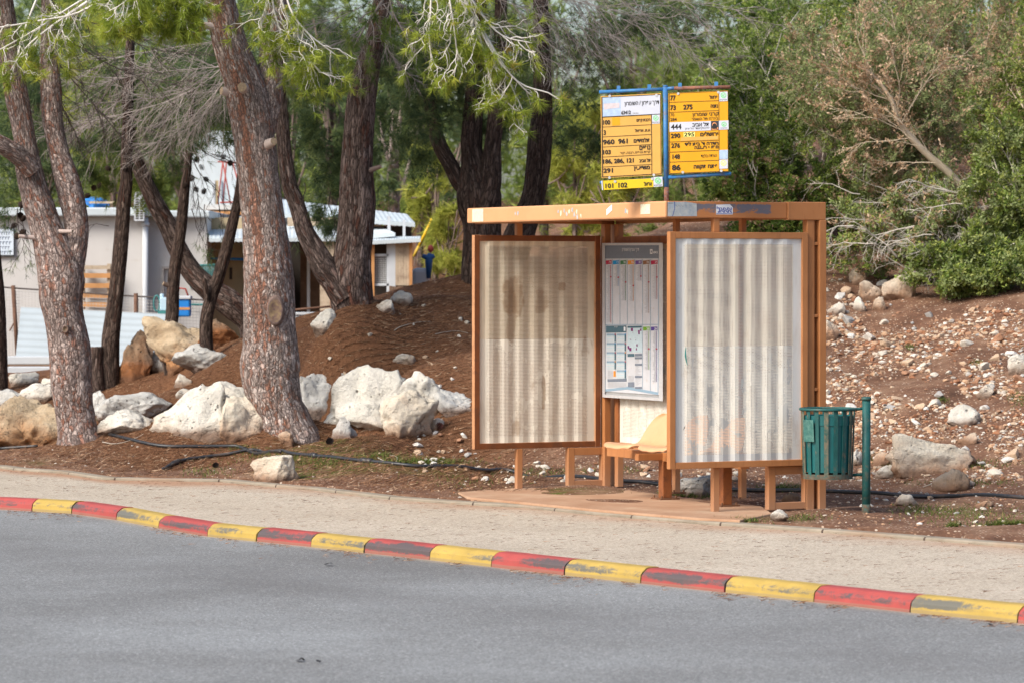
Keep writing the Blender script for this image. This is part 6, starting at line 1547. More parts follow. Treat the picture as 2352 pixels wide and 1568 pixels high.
# twigs and cones hanging dark in front of the building
for T_, x, y, Y_, n in ((TC, 60, 500, YC + .2, 4), (TJ, 52, 560, YC, 3), (TG, 440, 400, YG, 5), (TG, 520, 360, YG + .1, 4), (TF, 195, 440, YF, 4), (TF, 265, 405, YF, 3), (TG, 455, 410, YG, 3)):
    for i in range(n):
        p = P(x + random.uniform(-34, 34), y + random.uniform(-46, 40), Y_); cone_geo(p, np.array([random.uniform(-1, 1), random.uniform(-.5, .5), -.8]), .075, MB()).obj('cone', CONE, T_)
rnd = random.Random(9); ln, tp = [], []
for x, y, Y_, d_ in ((48, 470, YC + .2, (.1, 0, -1)), (40, 480, YC + .2, (-.1, 0, -1)), (250, 520, YF + .1, (-.9, 0, .15)), (505, 360, YG + .1, (.9, 0, -.4)), (440, 480, YG, (.2, 0, -1)), (500, 450, YG + .1, (.1, 0, -1)), (470, 470, YG, (-.1, 0, -1)), (700, 420, YB, (.2, 0, -1)), (760, 440, YB + .5, (-.1, 0, -1))):
    grow(P(x, y, Y_), np.array(d_), .55, .006, 2, ln, tp, rnd, 8, .18, .14, 4, .55, .6, .2, .3)
for i in range(9): tubes('hanging_twig', ln[i * len(ln) // 9:(i + 1) * len(ln) // 9], TWIG_D, TG)
foliage('needles', [tufts(np.array([t[0] for t in tp]), np.array([t[1] for t in tp]), 8, .09, .004, .5)], NEEDLE_D, TG)
# ---------------------------------------------------------------- trees further back: every one with trunk, limbs, crown
def back_tree(x, ybase, Y, top, rx, label, mat, n=900, bark=BARK_B, w=30, k=10, L=.2, nw=.014, lean=0, low=None, nb=6, zdrop=0.0, group='trees in the distance'):
    base = P(x, ybase, Y); base[2] = min(base[2], float(hterr(np.array([base[0]]), np.array([base[1]]))[0]) + .0)
    yb = to_px(base)[0, 1]
    T = thing('background_tree', label, 'tree', base, group)
    low = top + (yb - top) * .62 if low is None else low
    trunk('trunk', [(x, yb + 4, w), (x + lean * .2, yb - (yb - top) * .3, w * .85), (x + lean * .6, yb - (yb - top) * .6, w * .6), (x + lean, top + (yb - top) * .15, w * .22)], bark, T, Y, 0, seg=14, step=.12, ridge=.07)
    blobs = []; rn = random.Random(int(x * 7 + Y))
    for i in range(nb):
        u = (i + .5) / nb; yy = top + (low - top) * u; blobs.append(pxblob(x + lean * (1 - u) + rn.uniform(-.45, .45) * rx, yy, Y + rn.uniform(-.5, .5) * px(rx, Y), rx * rn.uniform(.5, .8) * (.65 + .5 * math.sin(math.pi * (.15 + .8 * u))), (low - top) / nb * rn.uniform(.9, 1.4), n // nb))
    ln, tp = [], []; rn2 = random.Random(int(x))
    for c, rad, m in blobs:
        for q in range(3):
            s = P(x + lean * .5, yb - (yb - top) * rn2.uniform(.3, .8), Y); e = c + rng.normal(size=3) * np.array(rad) * .5
            ln.append((smooth_path([s, (s + e) / 2 + np.array([0, 0, -.1]), e], 6), px(w * .16, Y), px(2, Y)))
    tubes('limbs', ln, bark, T, 5)
    crown(T, blobs, mat, k=k, L=L, w=nw)
    return T
# lighter, sunlit pines and shrubs in the gap right of the sheds
back_tree(1000, 640, 56, 330, 60, 'sunlit yellow green pine in the gap behind the needle slope', NEEDLE_Y, 620, low=600, w=16)
back_tree(1030, 620, 46, 470, 50, 'young bright pine sapling at the crest left of the far shelter panel', NEEDLE_Y, 420, low=630, w=7, k=12, L=.16, nw=.010)
back_tree(965, 640, 66, 230, 70, 'grey green tree behind the yellow pole', NEEDLE_M, 800, low=560, w=18)
back_tree(1320, 560, 60, 250, 90, 'sunlit yellow green pine left of the route boards', NEEDLE_Y, 900, low=540, w=14)
back_tree(1420, 545, 52, 330, 70, 'bright young pine below the left route board', NEEDLE_Y, 650, low=530, w=12)
back_tree(1560, 540, 62, 120, 110, 'mid green pine rising behind the route boards', NEEDLE_M, 1300, low=520, w=22)
back_tree(1690, 500, 58, 60, 100, 'shaded green pine right of the route boards', NEEDLE_M, 1200, low=470, w=22)
back_tree(1450, 540, 72, 60, 130, 'tall dim pine far behind the left route board', NEEDLE_M, 1300, low=420, w=24)
back_tree(1250, 560, 70, 90, 110, 'dim pine far behind the curved dark stem', NEEDLE_M, 1100, low=500, w=22)
back_tree(905, 600, 64, 60, 90, 'dark pine with a pinkish trunk behind the sheds', NEEDLE_D, 1300, low=430, w=34, bark=BARK_C)
back_tree(760, 620, 66, 40, 100, 'dense dark pine above the shed roofs', NEEDLE_D, 1300, low=450, w=22)
back_tree(660, 620, 68, 60, 100, 'dark pine behind the thick reddish pine', NEEDLE_D, 1100, low=440, w=20)
back_tree(420, 600, 70, 60, 120, 'shady pine above the white building', NEEDLE_D, 1100, low=400, w=20)
back_tree(260, 600, 66, 50, 120, 'lighter green pine above the white building roof', NEEDLE_Y, 1300, low=470, w=18)  # crown in the brighter needles so it looks sunlit
back_tree(90, 600, 68, 40, 130, 'dark pine behind the left part of the white building', NEEDLE_D, 1300, low=470, w=20)
back_tree(1080, 600, 74, 40, 120, 'dark green pine filling the gap behind the blackish stems', NEEDLE_D, 1300, low=470, w=20)
# the wood on the far rise
Nw = 3400; Xw = rng.uniform(-17, 19, Nw); Yw = rng.uniform(84, 108, Nw); zb_ = hterr(Xw, Yw)
hw_ = 4.5 + 5.5 * vnoise(Xw * .5, Yw * .3, 77) ; pw = np.c_[Xw, Yw, zb_ + rng.random(Nw) * hw_]
gapm = np.abs(Xw / Yw * FPX + CX - 1325) < 60; keepw = ~(gapm & (pw[:, 2] > 6.5)); pw = pw[keepw]
dw = rng.normal(size=pw.shape) + [0, -.3, .3]; dw /= np.linalg.norm(dw, axis=1)[:, None]
pw = np.repeat(pw, 3, 0) + rng.normal(0, .3, (len(pw) * 3, 3)); dw = np.repeat(dw, 3, 0)
o = foliage('woods', [tufts(pw, dw, 9, .5, .06, .7)], NEEDLE_M, None) if False else None
v, tn = tufts(pw, dw, 9, .5, .06, .7)
o = obj('woods', v, np.arange(len(v)).reshape(-1, 3), NEEDLE_M, None, (0, 96, 3), attrs={'tint': tn}); o['kind'] = 'stuff'

# ---------------------------------------------------------------- bushes on the slope at the right
LEAF_G = leaf_mat('green_bush_leaf', [(0.0, (0.065, 0.125, 0.022)), (0.5, (0.205, 0.29, 0.062)), (0.85, (0.37, 0.44, 0.095)), (1.0, (0.38, 0.42, 0.10))], .4)
LEAF_Y = leaf_mat('yellow_green_leaf', [(0.0, (0.10, 0.14, 0.022)), (0.5, (0.29, 0.34, 0.075)), (1.0, (0.46, 0.48, 0.17))], .4)
LEAF_S = leaf_mat('grey_green_leaf', [(0.0, (0.14, 0.18, 0.065)), (0.5, (0.27, 0.33, 0.125)), (1.0, (0.42, 0.47, 0.22))], .35)
LEAF_B = leaf_mat('dry_tan_leaf', [(0.0, (0.32, 0.20, 0.11)), (0.5, (0.53, 0.355, 0.22)), (1.0, (0.70, 0.53, 0.37))], .35)
TWIG_T = plain('tan_bush_stem', (0.50, 0.41, 0.30), 0.85, 0.2, 8); TWIG_GR = plain('greyish_bush_stem', (0.44, 0.40, 0.34), 0.9, 0.25, 8)
def leaves(p, d, k, L, w, spread, mean=.5):
    """k rhombic leaflets along each twig tip."""
    n = len(p); b = np.repeat(p, k, 0) + np.repeat(d, k, 0) * (rng.uniform(-4.2, .4, n * k) * L)[:, None] + rng.normal(0, L * .24, (n * k, 3))
    D = np.repeat(d, k, 0) + spread * rng.normal(size=(n * k, 3)); D /= np.linalg.norm(D, axis=1)[:, None]; ln = (L * rng.uniform(.6, 1.2, n * k))[:, None]
    s_ = np.cross(D, rng.normal(size=(n * k, 3))); s_ /= np.linalg.norm(s_, axis=1)[:, None]; s_ *= w / 2 * rng.uniform(.7, 1.2, (n * k, 1))
    v = np.stack([b, b + D * ln * .5 + s_, b + D * ln, b + D * ln * .5 - s_], 1).reshape(-1, 3)
    tint = np.clip(np.repeat(rng.normal(mean, .26, n), k) + rng.normal(0, .1, n * k), 0, 1); return v, np.repeat(tint, 4)
def leafmesh(name, parts, mat, parent):
    v = np.concatenate([a for a, b in parts]); tn = np.concatenate([b for a, b in parts])
    return obj(name, v, np.arange(len(v)).reshape(-1, 4), mat, parent, attrs={'tint': tn})
def bush(label, base_px, Y, stems, seed, wood, specs, lev=3, nch=6, r=.02, group='bushes on the slope', wig=.18, droop=-.01, ang=.6, ratio=.55, name='bush', L=.046, w=.022, extra=None):
    """Stems given by their end points in the picture; side shoots carry the leaves. specs: (material, share, leaves per tip, tint mean)."""
    base = P(base_px[0], base_px[1], Y); zt_ = float(hterr(np.array([base[0]]), np.array([base[1]]))[0]); 
    if zt_ < base[2]: base[2] = zt_
    T = thing(name, label, 'bush', base, group); rnd = random.Random(seed); lines, tips = [], []
    for (x, y, dy) in stems:
        e = P(x, y, Y + dy); mid = (base + e) / 2 + np.array([rnd.gauss(0, .1), rnd.gauss(0, .1), .12]); s0 = base + np.array([rnd.gauss(0, .08), rnd.gauss(0, .08), -.05])
        c = smooth_path([s0, mid, e], 14); Lm = np.linalg.norm(e - s0); lines.append((c, r, r * .3)); tips.append((c[-1], unit(c[-1] - c[-2]), 0))
        for i in range(nch):
            u = .2 + .8 * (i + rnd.random()) / nch; k = min(12, int(u * 13)); d = unit(c[k + 1] - c[k]); a = unit(np.array([rnd.gauss(0, 1) for _ in range(3)])); a = unit(a - d * np.dot(a, d))
            grow(c[k], d * math.cos(ang) + a * math.sin(ang), Lm * .34 * rnd.uniform(.6, 1.25), r * .45, lev - 1, lines, tips, rnd, 6, wig, droop, nch - 1, ratio, .6, .2, .35)
    tubes('stems', lines, wood, T, 3)
    fine = [t for t in tips if t[2] <= 1]; rnd.shuffle(fine); i0 = 0
    for mat, share, k, mean in specs:
        m = int(len(fine) * share); s_ = fine[i0:i0 + m]; i0 += m
        if not s_: continue
        leafmesh('foliage', [leaves(np.array([t[0] for t in s_]), np.array([t[1] for t in s_]), int(k * 1.55), L, w, .75, mean)], mat, T)
    return T
bush('tall dark green bush right of the route boards', (1760, 580), 42.3, [(1650, 330, 0), (1680, 180, .3), (1740, 80, .2), (1800, 60, 0), (1830, 200, -.3), (1720, 300, -.5), (1790, 330, -.6), (1660, 430, -.2), (1850, 100, .4), (1720, 200, .6)], 31, TWIG_GR, [(LEAF_G, .9, 16, .45), (LEAF_S, .1, 12, .5)], nch=7)
bush('low dark bush directly above the shelter roof', (1790, 600), 41.5, [(1680, 440, 0), (1740, 380, -.2), (1800, 400, -.4), (1860, 420, -.3), (1720, 500, -.3), (1830, 500, -.5), (1890, 520, -.4)], 32, TWIG_GR, [(LEAF_G, .75, 15, .35), (LEAF_B, .25, 10, .2)], nch=7)
bush('olive bush with yellowish tips behind the dry one', (1900, 480), 45.5, [(1830, 60, 0), (1900, -20, .2), (1960, 20, 0), (1880, 180, -.4), (1990, 140, -.3), (1780, 130, .3), (2050, -30, .4)], 33, TWIG_GR, [(LEAF_G, .6, 16, .55), (LEAF_S, .4, 14, .5)], nch=7)
TM = bush('half dry tan bush with a bare pale trunk leaning left', (2210, 430), 40.6, [(2040, 210, -.3), (1990, 170, -.2), (1960, 250, -.4), (2000, 90, 0), (2060, 60, .1), (1920, 310, -.4), (2080, 150, .1), (1900, 200, -.3), (2120, 210, 0), (1950, 120, -.1), (2040, 20, .1), (1880, 130, 0)], 34, TWIG_T, [(LEAF_B, .34, 9, .5), (LEAF_S, .62, 13, .5)], nch=8, r=.014, wig=.15, L=.046, w=.018)
trunk('trunk', [(2215, 440, 18), (2180, 398, 18), (2135, 360, 16), (2090, 315, 14), (2062, 275, 11), (2050, 235, 9), (2020, 190, 7), (1990, 160, 5)], TWIG_T, TM, 39.75, -.3, seg=16, step=.05, ridge=.03)
bush('tan topped dry bush at the top right', (2280, 420), 43.5, [(2120, 40, 0), (2200, -10, 0), (2260, 60, -.2), (2320, 20, 0), (2160, 120, -.3), (2240, 170, -.4), (2080, 90, .1), (2340, 140, -.2)], 35, TWIG_T, [(LEAF_B, .45, 9, .45), (LEAF_S, .5, 12, .45)], nch=8, r=.015, L=.048, w=.019)
bush('pale branched shrub rising behind the tan topped one', (2340, 400), 45.2, [(2270, 120, 0), (2300, 40, 0), (2330, -20, .1), (2380, 60, 0), (2240, 60, .2), (2300, 200, -.2)], 36, TWIG_T, [(LEAF_G, .6, 14, .6), (LEAF_B, .25, 8, .5)], nch=7)
bush('large yellow green leafy bush at the right edge', (2360, 640), 39.4, [(2280, 360, 0), (2340, 330, 0), (2400, 300, 0), (2250, 440, -.3), (2320, 480, -.4), (2390, 450, -.4), (2270, 540, -.5), (2350, 570, -.6), (2420, 380, .2), (2230, 600, -.4)], 37, TWIG_GR, [(LEAF_Y, .42, 16, .45), (LEAF_S, .38, 15, .5), (LEAF_G, .2, 14, .6)], nch=7)
bush('grey twigged bush low on the slope edge, leaves mostly gone', (2190, 640), 39.6, [(2020, 500, -.2), (2080, 450, -.2), (2140, 430, 0), (2000, 570, -.3), (2070, 560, -.4), (2130, 520, -.4), (2200, 480, -.1), (1960, 520, 0), (1920, 560, 0)], 38, TWIG_GR, [(LEAF_S, .40, 11, .5), (LEAF_B, .25, 8, .4), (LEAF_G, .2, 12, .6)], nch=7, r=.014)
bush('bright green bush spilling over the top of the rubble slope', (2250, 690), 38.6, [(2180, 590, -.1), (2230, 560, -.1), (2290, 560, 0), (2170, 650, -.2), (2240, 640, -.4), (2310, 630, -.4), (2350, 600, -.2), (2380, 660, -.4), (2120, 620, 0)], 39, TWIG_GR, [(LEAF_Y, .30, 14, .4), (LEAF_S, .40, 14, .45), (LEAF_G, .25, 14, .5)], nch=7)
bush('shaded olive bush between the dry bush and the shelter column', (1990, 570), 41.6, [(1900, 400, 0), (1960, 370, 0), (2030, 400, -.1), (1910, 480, -.3), (1980, 470, -.4), (2050, 470, -.2), (2090, 380, .1)], 40, TWIG_GR, [(LEAF_G, .6, 15, .45), (LEAF_S, .25, 12, .4), (LEAF_B, .15, 8, .3)], nch=7)
bush('deep green bush far up the slope at the top', (2100, 330), 48.5, [(2000, 80, 0), (2060, 20, 0), (2140, -20, 0), (2200, 60, 0), (2100, 140, -.3), (2260, 120, 0), (1960, 150, 0)], 41, TWIG_GR, [(LEAF_G, 1.0, 18, .4)], nch=7, L=.06, w=.030)
bush('tangled bush at the upper right corner behind the leafy one', (2380, 480), 42.5, [(2290, 240, 0), (2340, 200, 0), (2400, 160, 0), (2300, 320, -.2), (2370, 300, -.3), (2240, 300, 0), (2260, 380, -.2)], 42, TWIG_T, [(LEAF_Y, .5, 14, .4), (LEAF_G, .35, 14, .5), (LEAF_B, .15, 8, .5)], nch=7)
bush('dim green bush behind the tall dark one', (1700, 470), 49, [(1600, 250, 0), (1660, 150, 0), (1720, 40, 0), (1780, 20, 0), (1840, 120, 0), (1640, 330, -.2), (1740, 260, -.3)], 43, TWIG_GR, [(LEAF_G, 1.0, 16, .35)], nch=7, L=.06, w=.030)
# dead pale brush trailing at the bush foot
rn = random.Random(4); ln, tp = [], []
TBR = thing('dry_brush', 'dead pale brush trailing at the foot of the bushes beside the shelter column', 'brushwood', hit(1990, 600))
for x, y, d_ in ((2100, 520, (-.9, -.1, -.1)), (2140, 540, (-.9, -.2, -.2)), (2010, 560, (-.8, -.2, .1)), (2200, 580, (-.8, -.3, .3)), (2300, 600, (-.8, -.2, .35)), (2330, 560, (-.9, -.2, -.1)), (2060, 590, (-.7, -.2, .4)), (1960, 520, (-.7, -.1, .1)), (2250, 440, (-.9, -.2, .1)), (2210, 470, (-.9, -.2, .2)), (2180, 440, (-.8, -.2, .3))):
    grow(P(x, y, 38.9), np.array(d_), .62, .010, 2, ln, tp, rn, 7, .2, .02, 5, .55, .6, .2, .3)
for i in range(26):
    x, y = rn.uniform(1960, 2380), rn.uniform(440, 640); grow(P(x, y, 38.75 + .9 * (650 - y) / 200), np.array((-rn.uniform(.5, 1), -.25, rn.uniform(-.35, .45))), rn.uniform(.4, .75), .0075, 2, ln, tp, rn, 7, .2, .03, 4, .55, .6, .2, .3)
tubes('twigs', ln, TWIG_GR, TBR)
ln, tp = [], []
for x, y, dx_, dz_ in ((2062, 275, -.7, .6), (2050, 240, -.4, .9), (2080, 305, -.95, .15), (2035, 215, -.8, .4), (2090, 318, -.9, -.1), (2060, 260, .1, 1), (2020, 190, -.5, .7), (2110, 335, -.7, .5), (2075, 300, -.5, .8), (2045, 230, -.95, .25), (2070, 285, .35, .8), (2170, 392, -.6, .7), (2150, 375, -.9, .1)):
    grow(P(x, y, 39.55), np.array((dx_, -.15, dz_)), rn.uniform(.6, .95), .007, 2, ln, tp, rn, 8, .13, -.01, 5, .5, .5, .2, .3)
tubes('bare_branches', ln, TWIG_T, TM)
tt_ = [t for t in tp if rn.random() < .6]; leafmesh('foliage', [leaves(np.array([t[0] for t in tt_]), np.array([t[1] for t in tt_]), 11, .046, .019, .75, .55)], LEAF_B, TM)

# ---------------------------------------------------------------- buildings and yard behind the pines
STUC = plain('cream_stucco', (0.53, 0.515, 0.50), 0.9, 0.06, 2, dirt=(0.42, 0.37, 0.31), dirt_amt=0.1, bump=.15); BEIGE = plain('beige_wall', (0.42, 0.33, 0.20), 0.85, 0.12, 3)
ROOFW = plain('white_roof_sheet', (0.50, 0.56, 0.59), 0.5, 0.08, 3); TRIMW = plain('white_trim', (0.50, 0.53, 0.56), 0.6, 0.06, 4); DARKIN = plain('dark_interior', (0.06, 0.05, 0.043), 0.9, 0.3, 2)  # DARKIN stands in for shade inside the open shed and coop
WOODP = plain('pale_boarding', (0.46, 0.37, 0.27), 0.85, 0.15, 5, dirt=(0.24, 0.17, 0.12), dirt_amt=0.3); WOODO = plain('orange_timber', (0.50, 0.25, 0.10), 0.8, 0.15, 6); WOODD = plain('brown_timber', (0.17, 0.11, 0.075), 0.85, 0.3, 6)
BLUEP = plain('blue_plastic', (0.012, 0.20, 0.60), 0.4, 0.1, 5, spec=.5); TEALM = plain('teal_metal', (0.05, 0.20, 0.20), 0.5, 0.2, 8); REDM = plain('red_metal', (0.33, 0.06, 0.045), 0.5, 0.1, 8); RUSTM = plain('rusty_post', (0.14, 0.075, 0.05), 0.85, 0.3, 14)
def pbox(mb, x0, y0, x1, y1, Y, d, m=0):
    """Box whose front fills the picture rectangle at distance Y, d metres deep."""
    a, b, c = P(x0, y1, Y), P(x1, y1, Y), P(x0, y0, Y); a[1] = b[1] = c[1] = Y
    return mb.obox(a, (b[0] - a[0], 0, 0), (0, d, 0), (0, 0, c[2] - a[2]), m)
YW = 50.0
hs = thing('house', 'low cream stuccoed house with white roof edge and downpipe behind the pines', 'house', P(200, 850, YW))
mb = MB(); pbox(mb, -420, 496, 334, 868, YW, 5.0); pbox(mb, 334, 500, 476, 860, YW + .25, 4.7); mb.obj('wall', STUC, hs)
mb = MB(); pbox(mb, -440, 477, 346, 497, YW - .18, 5.4); mb.obj('roof', ROOFW, hs, bevel=.02); mb = MB(); pbox(mb, 346, 484, 482, 500, YW + .05, 5.0); mb.obj('roof', ROOFW, hs, bevel=.02)
MB().tube([P(334, 500, YW - .08), P(334, 720, YW - .08), P(334, 850, YW - .08)], .04, 12).tube([P(334, 520, YW - .08), P(334, 512, YW - .08)], .055, 12).obj('downpipe', TRIMW, hs, smooth=True)
mb = MB(); pbox(mb, 308, 440, 331, 508, YW - .26, .15)
vent = mb.obj('chimney_vent', TRIMW, hs)
mb = MB()
for i in range(9):
    for j in range(2): pbox(mb, 311.5 + j * 10, 458 + i * 5.3, 318.5 + j * 10, 461.4 + i * 5.3, YW - .262, .002)
mb.obj('slots', DARKIN, vent)
mb = MB(); pbox(mb, 372, 612, 418, 618, YW + .2, .05); pbox(mb, 372, 618, 377, 735, YW + .2, .05); mb.obj('door_frame', plain('grey_frame', (.36, .33, .31), .7), hs)
mb = MB()
for i in range(15): c = P(438 + i * 3.8, 662, YW + .15); mb.tube([c, P(438 + i * 3.8, 612, YW + .15)], .008, 6)
mb.tube([P(434, 611, YW + .15), P(494, 609, YW + .15)], .016, 6); mb.tube([P(434, 700, YW + .15), P(494, 700, YW + .15)], .014, 6); mb.obj('window_grille', TEALM, hs)
mb = MB(); pbox(mb, 436, 612, 492, 662, YW + .22, .02); mb.obj('window', plain('pale_glass', (.42, .46, .48), .2, .1, 3, spec=.6), hs)
# sign on the wall with worn lettering
sg = thing('wall_sign', 'white notice board with faded dark lettering on the house wall at the left edge', 'notice board', P(5, 588, YW - .04))
mb = MB(); pbox(mb, -70, 525, 33, 590, YW - .05, .04); mb.obj('frame', plain('dark_frame', (.10, .11, .12), .6), sg, bevel=.01); mb = MB(); pbox(mb, -68, 526.5, 31, 586, YW - .056, .004); mb.obj('board', plain('white_board', (.62, .70, .78), .5, .05), sg)
mb = MB(); rn = random.Random(2)
for r_ in range(5):
    x = -60
    while x < 24:
        w_ = rn.uniform(2, 6); pbox(mb, x, 533 + r_ * 11, x + w_ * .35, 540 + r_ * 11, YW - .058, .001); pbox(mb, x, 533 + r_ * 11, x + w_, 535 + r_ * 11, YW - .0585, .001); x += w_ + 2
mb.obj('lettering', plain('faded_ink', (.12, .15, .22), .7), sg)
# recess and sheds to the right
sd_ = thing('shed', 'open lean-to shed with white sheet roofs and dark inside right of the house', 'shed', P(620, 800, YW))
mb = MB(); pbox(mb, 476, 500, 560, 820, YW + 1.0, .1); mb.obj('wall', BEIGE, sd_)
mb = MB(); pbox(mb, 560, 520, 945, 800, YW + 2.4, .1); pbox(mb, 560, 540, 600, 800, YW + .9, 1.5); mb.obj('inside', DARKIN, sd_)  # dark sheets in place of the shed's inner shade
mb = MB(); pbox(mb, 527, 615, 533, 642, YW + .98, .02); mb.obj('plaque', DARKIN, sd_)
def roofq(pts, th, name='roof', mat=ROOFW, corr=True):
    """Corrugated sloping roof sheet through four picture corners (x, y, Y)."""
    a, b, c, d = [P(*q) for q in pts]; n = 160; v, f = [], []
    for i in range(n + 1):
        u = i / n; w_ = .003 * math.sin(u * 200); 
        for e0, e1 in ((a, b), (d, c)): v.append(e0 + (e1 - e0) * u + np.array([0, 0, w_]))
    for i in range(n + 1): v.append(v[2 * i] - np.array([0, 0, th])); v.append(v[2 * i + 1] - np.array([0, 0, th]))
    o_ = 2 * (n + 1)
    for i in range(n):
        f += [(2 * i, 2 * i + 2, 2 * i + 3, 2 * i + 1), (o_ + 2 * i, o_ + 2 * i + 1, o_ + 2 * i + 3, o_ + 2 * i + 2), (2 * i, o_ + 2 * i, o_ + 2 * i + 2, 2 * i + 2), (2 * i + 1, 2 * i + 3, o_ + 2 * i + 3, o_ + 2 * i + 1)]
    f += [(0, 1, o_ + 1, o_), (2 * n, o_ + 2 * n, o_ + 2 * n + 1, 2 * n + 1)]
    return obj(name, v, f, mat, sd_)
roofq([(480, 548, YW - .1), (800, 546, YW - .1), (800, 505, YW + 1.7), (480, 515, YW + 1.7)], .05)
roofq([(590, 486, YW + 1.2), (953, 512, YW + 1.2), (935, 492, YW + 3.2), (590, 452, YW + 3.2)], .06)
roofq([(800, 545, YW + .4), (908, 535, YW + .4), (880, 522, YW + 1.8), (800, 518, YW + 1.8)], .05)
roofq([(780, 557, YW - .15), (966, 548, YW - .15), (966, 543, YW + .9), (780, 546, YW + .9)], .05)
mb = MB(); pbox(mb, 660, 500, 800, 520, YW + .9, .05); mb.obj('fascia_board', WOODP, sd_)
for x0, x1, m_ in ((705, 712, TRIMW), (735, 768, WOODP), (664, 668, WOODD)):
    mb = MB(); pbox(mb, x0, 545, x1, 790, YW + (.0 if x0 != 705 else 1.2), .06); mb.obj('post', m_, sd_)
mb = MB(); pbox(mb, 890, 497, 897, 550, YW + .8, .05); pbox(mb, 925, 505, 931, 548, YW + .8, .05); mb.obj('roof_prop', TRIMW, sd_)
mb = MB(); pbox(mb, 690, 560, 800, 790, YW + 1.9, .05); mb.obj('back_boarding', WOODD, sd_)
mb = MB(); mb.tube([P(475, 520, YW + .8), P(475, 594, YW + .8), P(565, 596, YW + .8)], .02, 8); mb.obj('blue_pipe', BLUEP, sd_, smooth=True)
mb = MB(); mb.tube([P(664, 713, YW - .3), P(762, 704, YW - .3)], .014, 8); mb.tube([P(761, 665, YW - .3), P(761, 760, YW - .3)], .02, 8); mb.obj('rail', RUSTM, sd_, smooth=True)
cp = thing('coop', 'small coop with wire mesh window and pale boards at the right end of the sheds', 'coop', P(900, 690, YW))
mb = MB(); pbox(mb, 853, 558, 860, 760, YW - .02, .08); mb.obj('post', WOODO, cp); mb = MB(); pbox(mb, 940, 558, 947, 740, YW - .02, .08); mb.obj('post', WOODO, cp)
mb = MB(); pbox(mb, 860, 558, 893, 760, YW + .5, .05); mb.obj('inside', DARKIN, cp)  # dark sheet in place of the shade behind the mesh
mb = MB(); [pbox(mb, a, b, c, d, YW + .02, .05) for a, b, c, d in ((860, 584, 893, 589), (860, 652, 893, 657), (888, 560, 893, 760), (860, 752, 893, 760))]; mb.obj('window_frame', TRIMW, cp)
mb = MB()
for i in range(8): mb.tube([P(861 + i * 4, 588, YW + .05), P(861 + i * 4, 653, YW + .05)], .005, 4)
for i in range(15): mb.tube([P(860, 590 + i * 4.4, YW + .05), P(889, 590 + i * 4.4, YW + .05)], .005, 4)
mb.obj('wire_mesh', plain('wire', (.45, .46, .46), .6), cp)
mb = MB(); pbox(mb, 893, 558, 908, 680, YW, .08); mb.obj('panel', TRIMW, cp); mb = MB()
for i in range(5): pbox(mb, 908 + i * 6.4, 558, 914 + i * 6.4, 656, YW + .002 * i, .06)
mb.obj('boarding', WOODP, cp); mb = MB(); [pbox(mb, 894 + i * 6.6, 657 + (i % 3), 900 + i * 6.6, 760, YW - .01, .07) for i in range(7)]; mb.obj('skirting', WOODD, cp)
# far storey, climbing frame
fh = thing('house', 'far white two storey house glimpsed between the thick reddish pine and the thin leaning one', 'house', P(480, 600, 62))
mb = MB(); pbox(mb, 430, 300, 545, 640, 62, 4); pbox(mb, 545, 452, 640, 640, 62.2, 4); mb.obj('wall', ROOFW, fh)
mb = MB(); pbox(mb, 487, 415, 494, 470, 61.95, .08); pbox(mb, 502, 415, 509, 470, 61.95, .08); mb.obj('window_frame', TRIMW, fh); mb = MB(); pbox(mb, 494, 415, 502, 470, 61.97, .05); mb.obj('window', BEIGE, fh)
mb = MB(); pbox(mb, 425, 486, 640, 493, 60.5, 1.4); mb.obj('terrace_edge', WOODO, fh); mb = MB(); pbox(mb, 470, 470, 640, 482, 61.0, 1.0); pbox(mb, 490, 497, 640, 508, 60.2, 1.4); mb.obj('terrace', ROOFW, fh)
sw = thing('climbing_frame', 'red metal climbing frame beside the far white house', 'climbing frame', P(545, 480, 60))
mb = MB()
for a, b in (((500, 372), (560, 375)), ((512, 372), (500, 470)), ((520, 374), (512, 468)), ((512, 374), (530, 470)), ((548, 375), (540, 470)), ((535, 375), (560, 470)), ((505, 466), (600, 462))): mb.tube([P(*a, 60), P(*b, 60)], .013, 6)
mb.obj('frame', REDM, sw, smooth=True)
# yard things
pl = thing('pallet', 'wooden pallet stood upright against the house wall', 'pallet', P(220, 706, YW - .3))
for i, y in enumerate((613, 633, 656, 679, 700)): mb = MB(); pbox(mb, 184, y - (5 if i else 3), 253, y + 6, YW - .22, .03); mb.obj('slat', WOODO if i else WOODP, pl)
for x in (186, 246): mb = MB(); pbox(mb, x, 606, x + 8, 712, YW - .18, .1); mb.obj('bearer', WOODP, pl)
fn = thing('wire_fence', 'rusty posts with wire and mesh in front of the house', 'fence', P(150, 800, 48.6))
for x0, x1, y0, y1 in ((30, 41, 656, 802), (312, 313, 674, 800), (-50, -44, 660, 800)): MB().tube([P(x0, y0, 48.6), P(x1, y1 + 30, 48.6)], .028, 8).obj('post', RUSTM, fn, smooth=True)
MB().tube([P(-50, 655, 48.6), P(31, 662, 48.6), P(313, 681, 48.6), P(480, 690, 48.6)], .011, 6).obj('wire', plain('dark_wire', (.10, .085, .08), .8), fn); MB().tube([P(38, 732, 48.6), P(22, 760, 48.6)], .01, 6).obj('brace', RUSTM, fn)
mb = MB()
for i in range(70): x = -45 + i * 7.4; mb.tube([P(x, 668 + max(0, x) * .05, 48.62), P(x, 820, 48.62)], .0028, 3, caps=False)
for i in range(22): mb.tube([P(-45, 666 + i * 7, 48.62), P(480, 690 + i * 7, 48.62)], .0028, 3, caps=False)
mb.obj('mesh', plain('thin_wire', (.42, .40, .38), .7), fn)
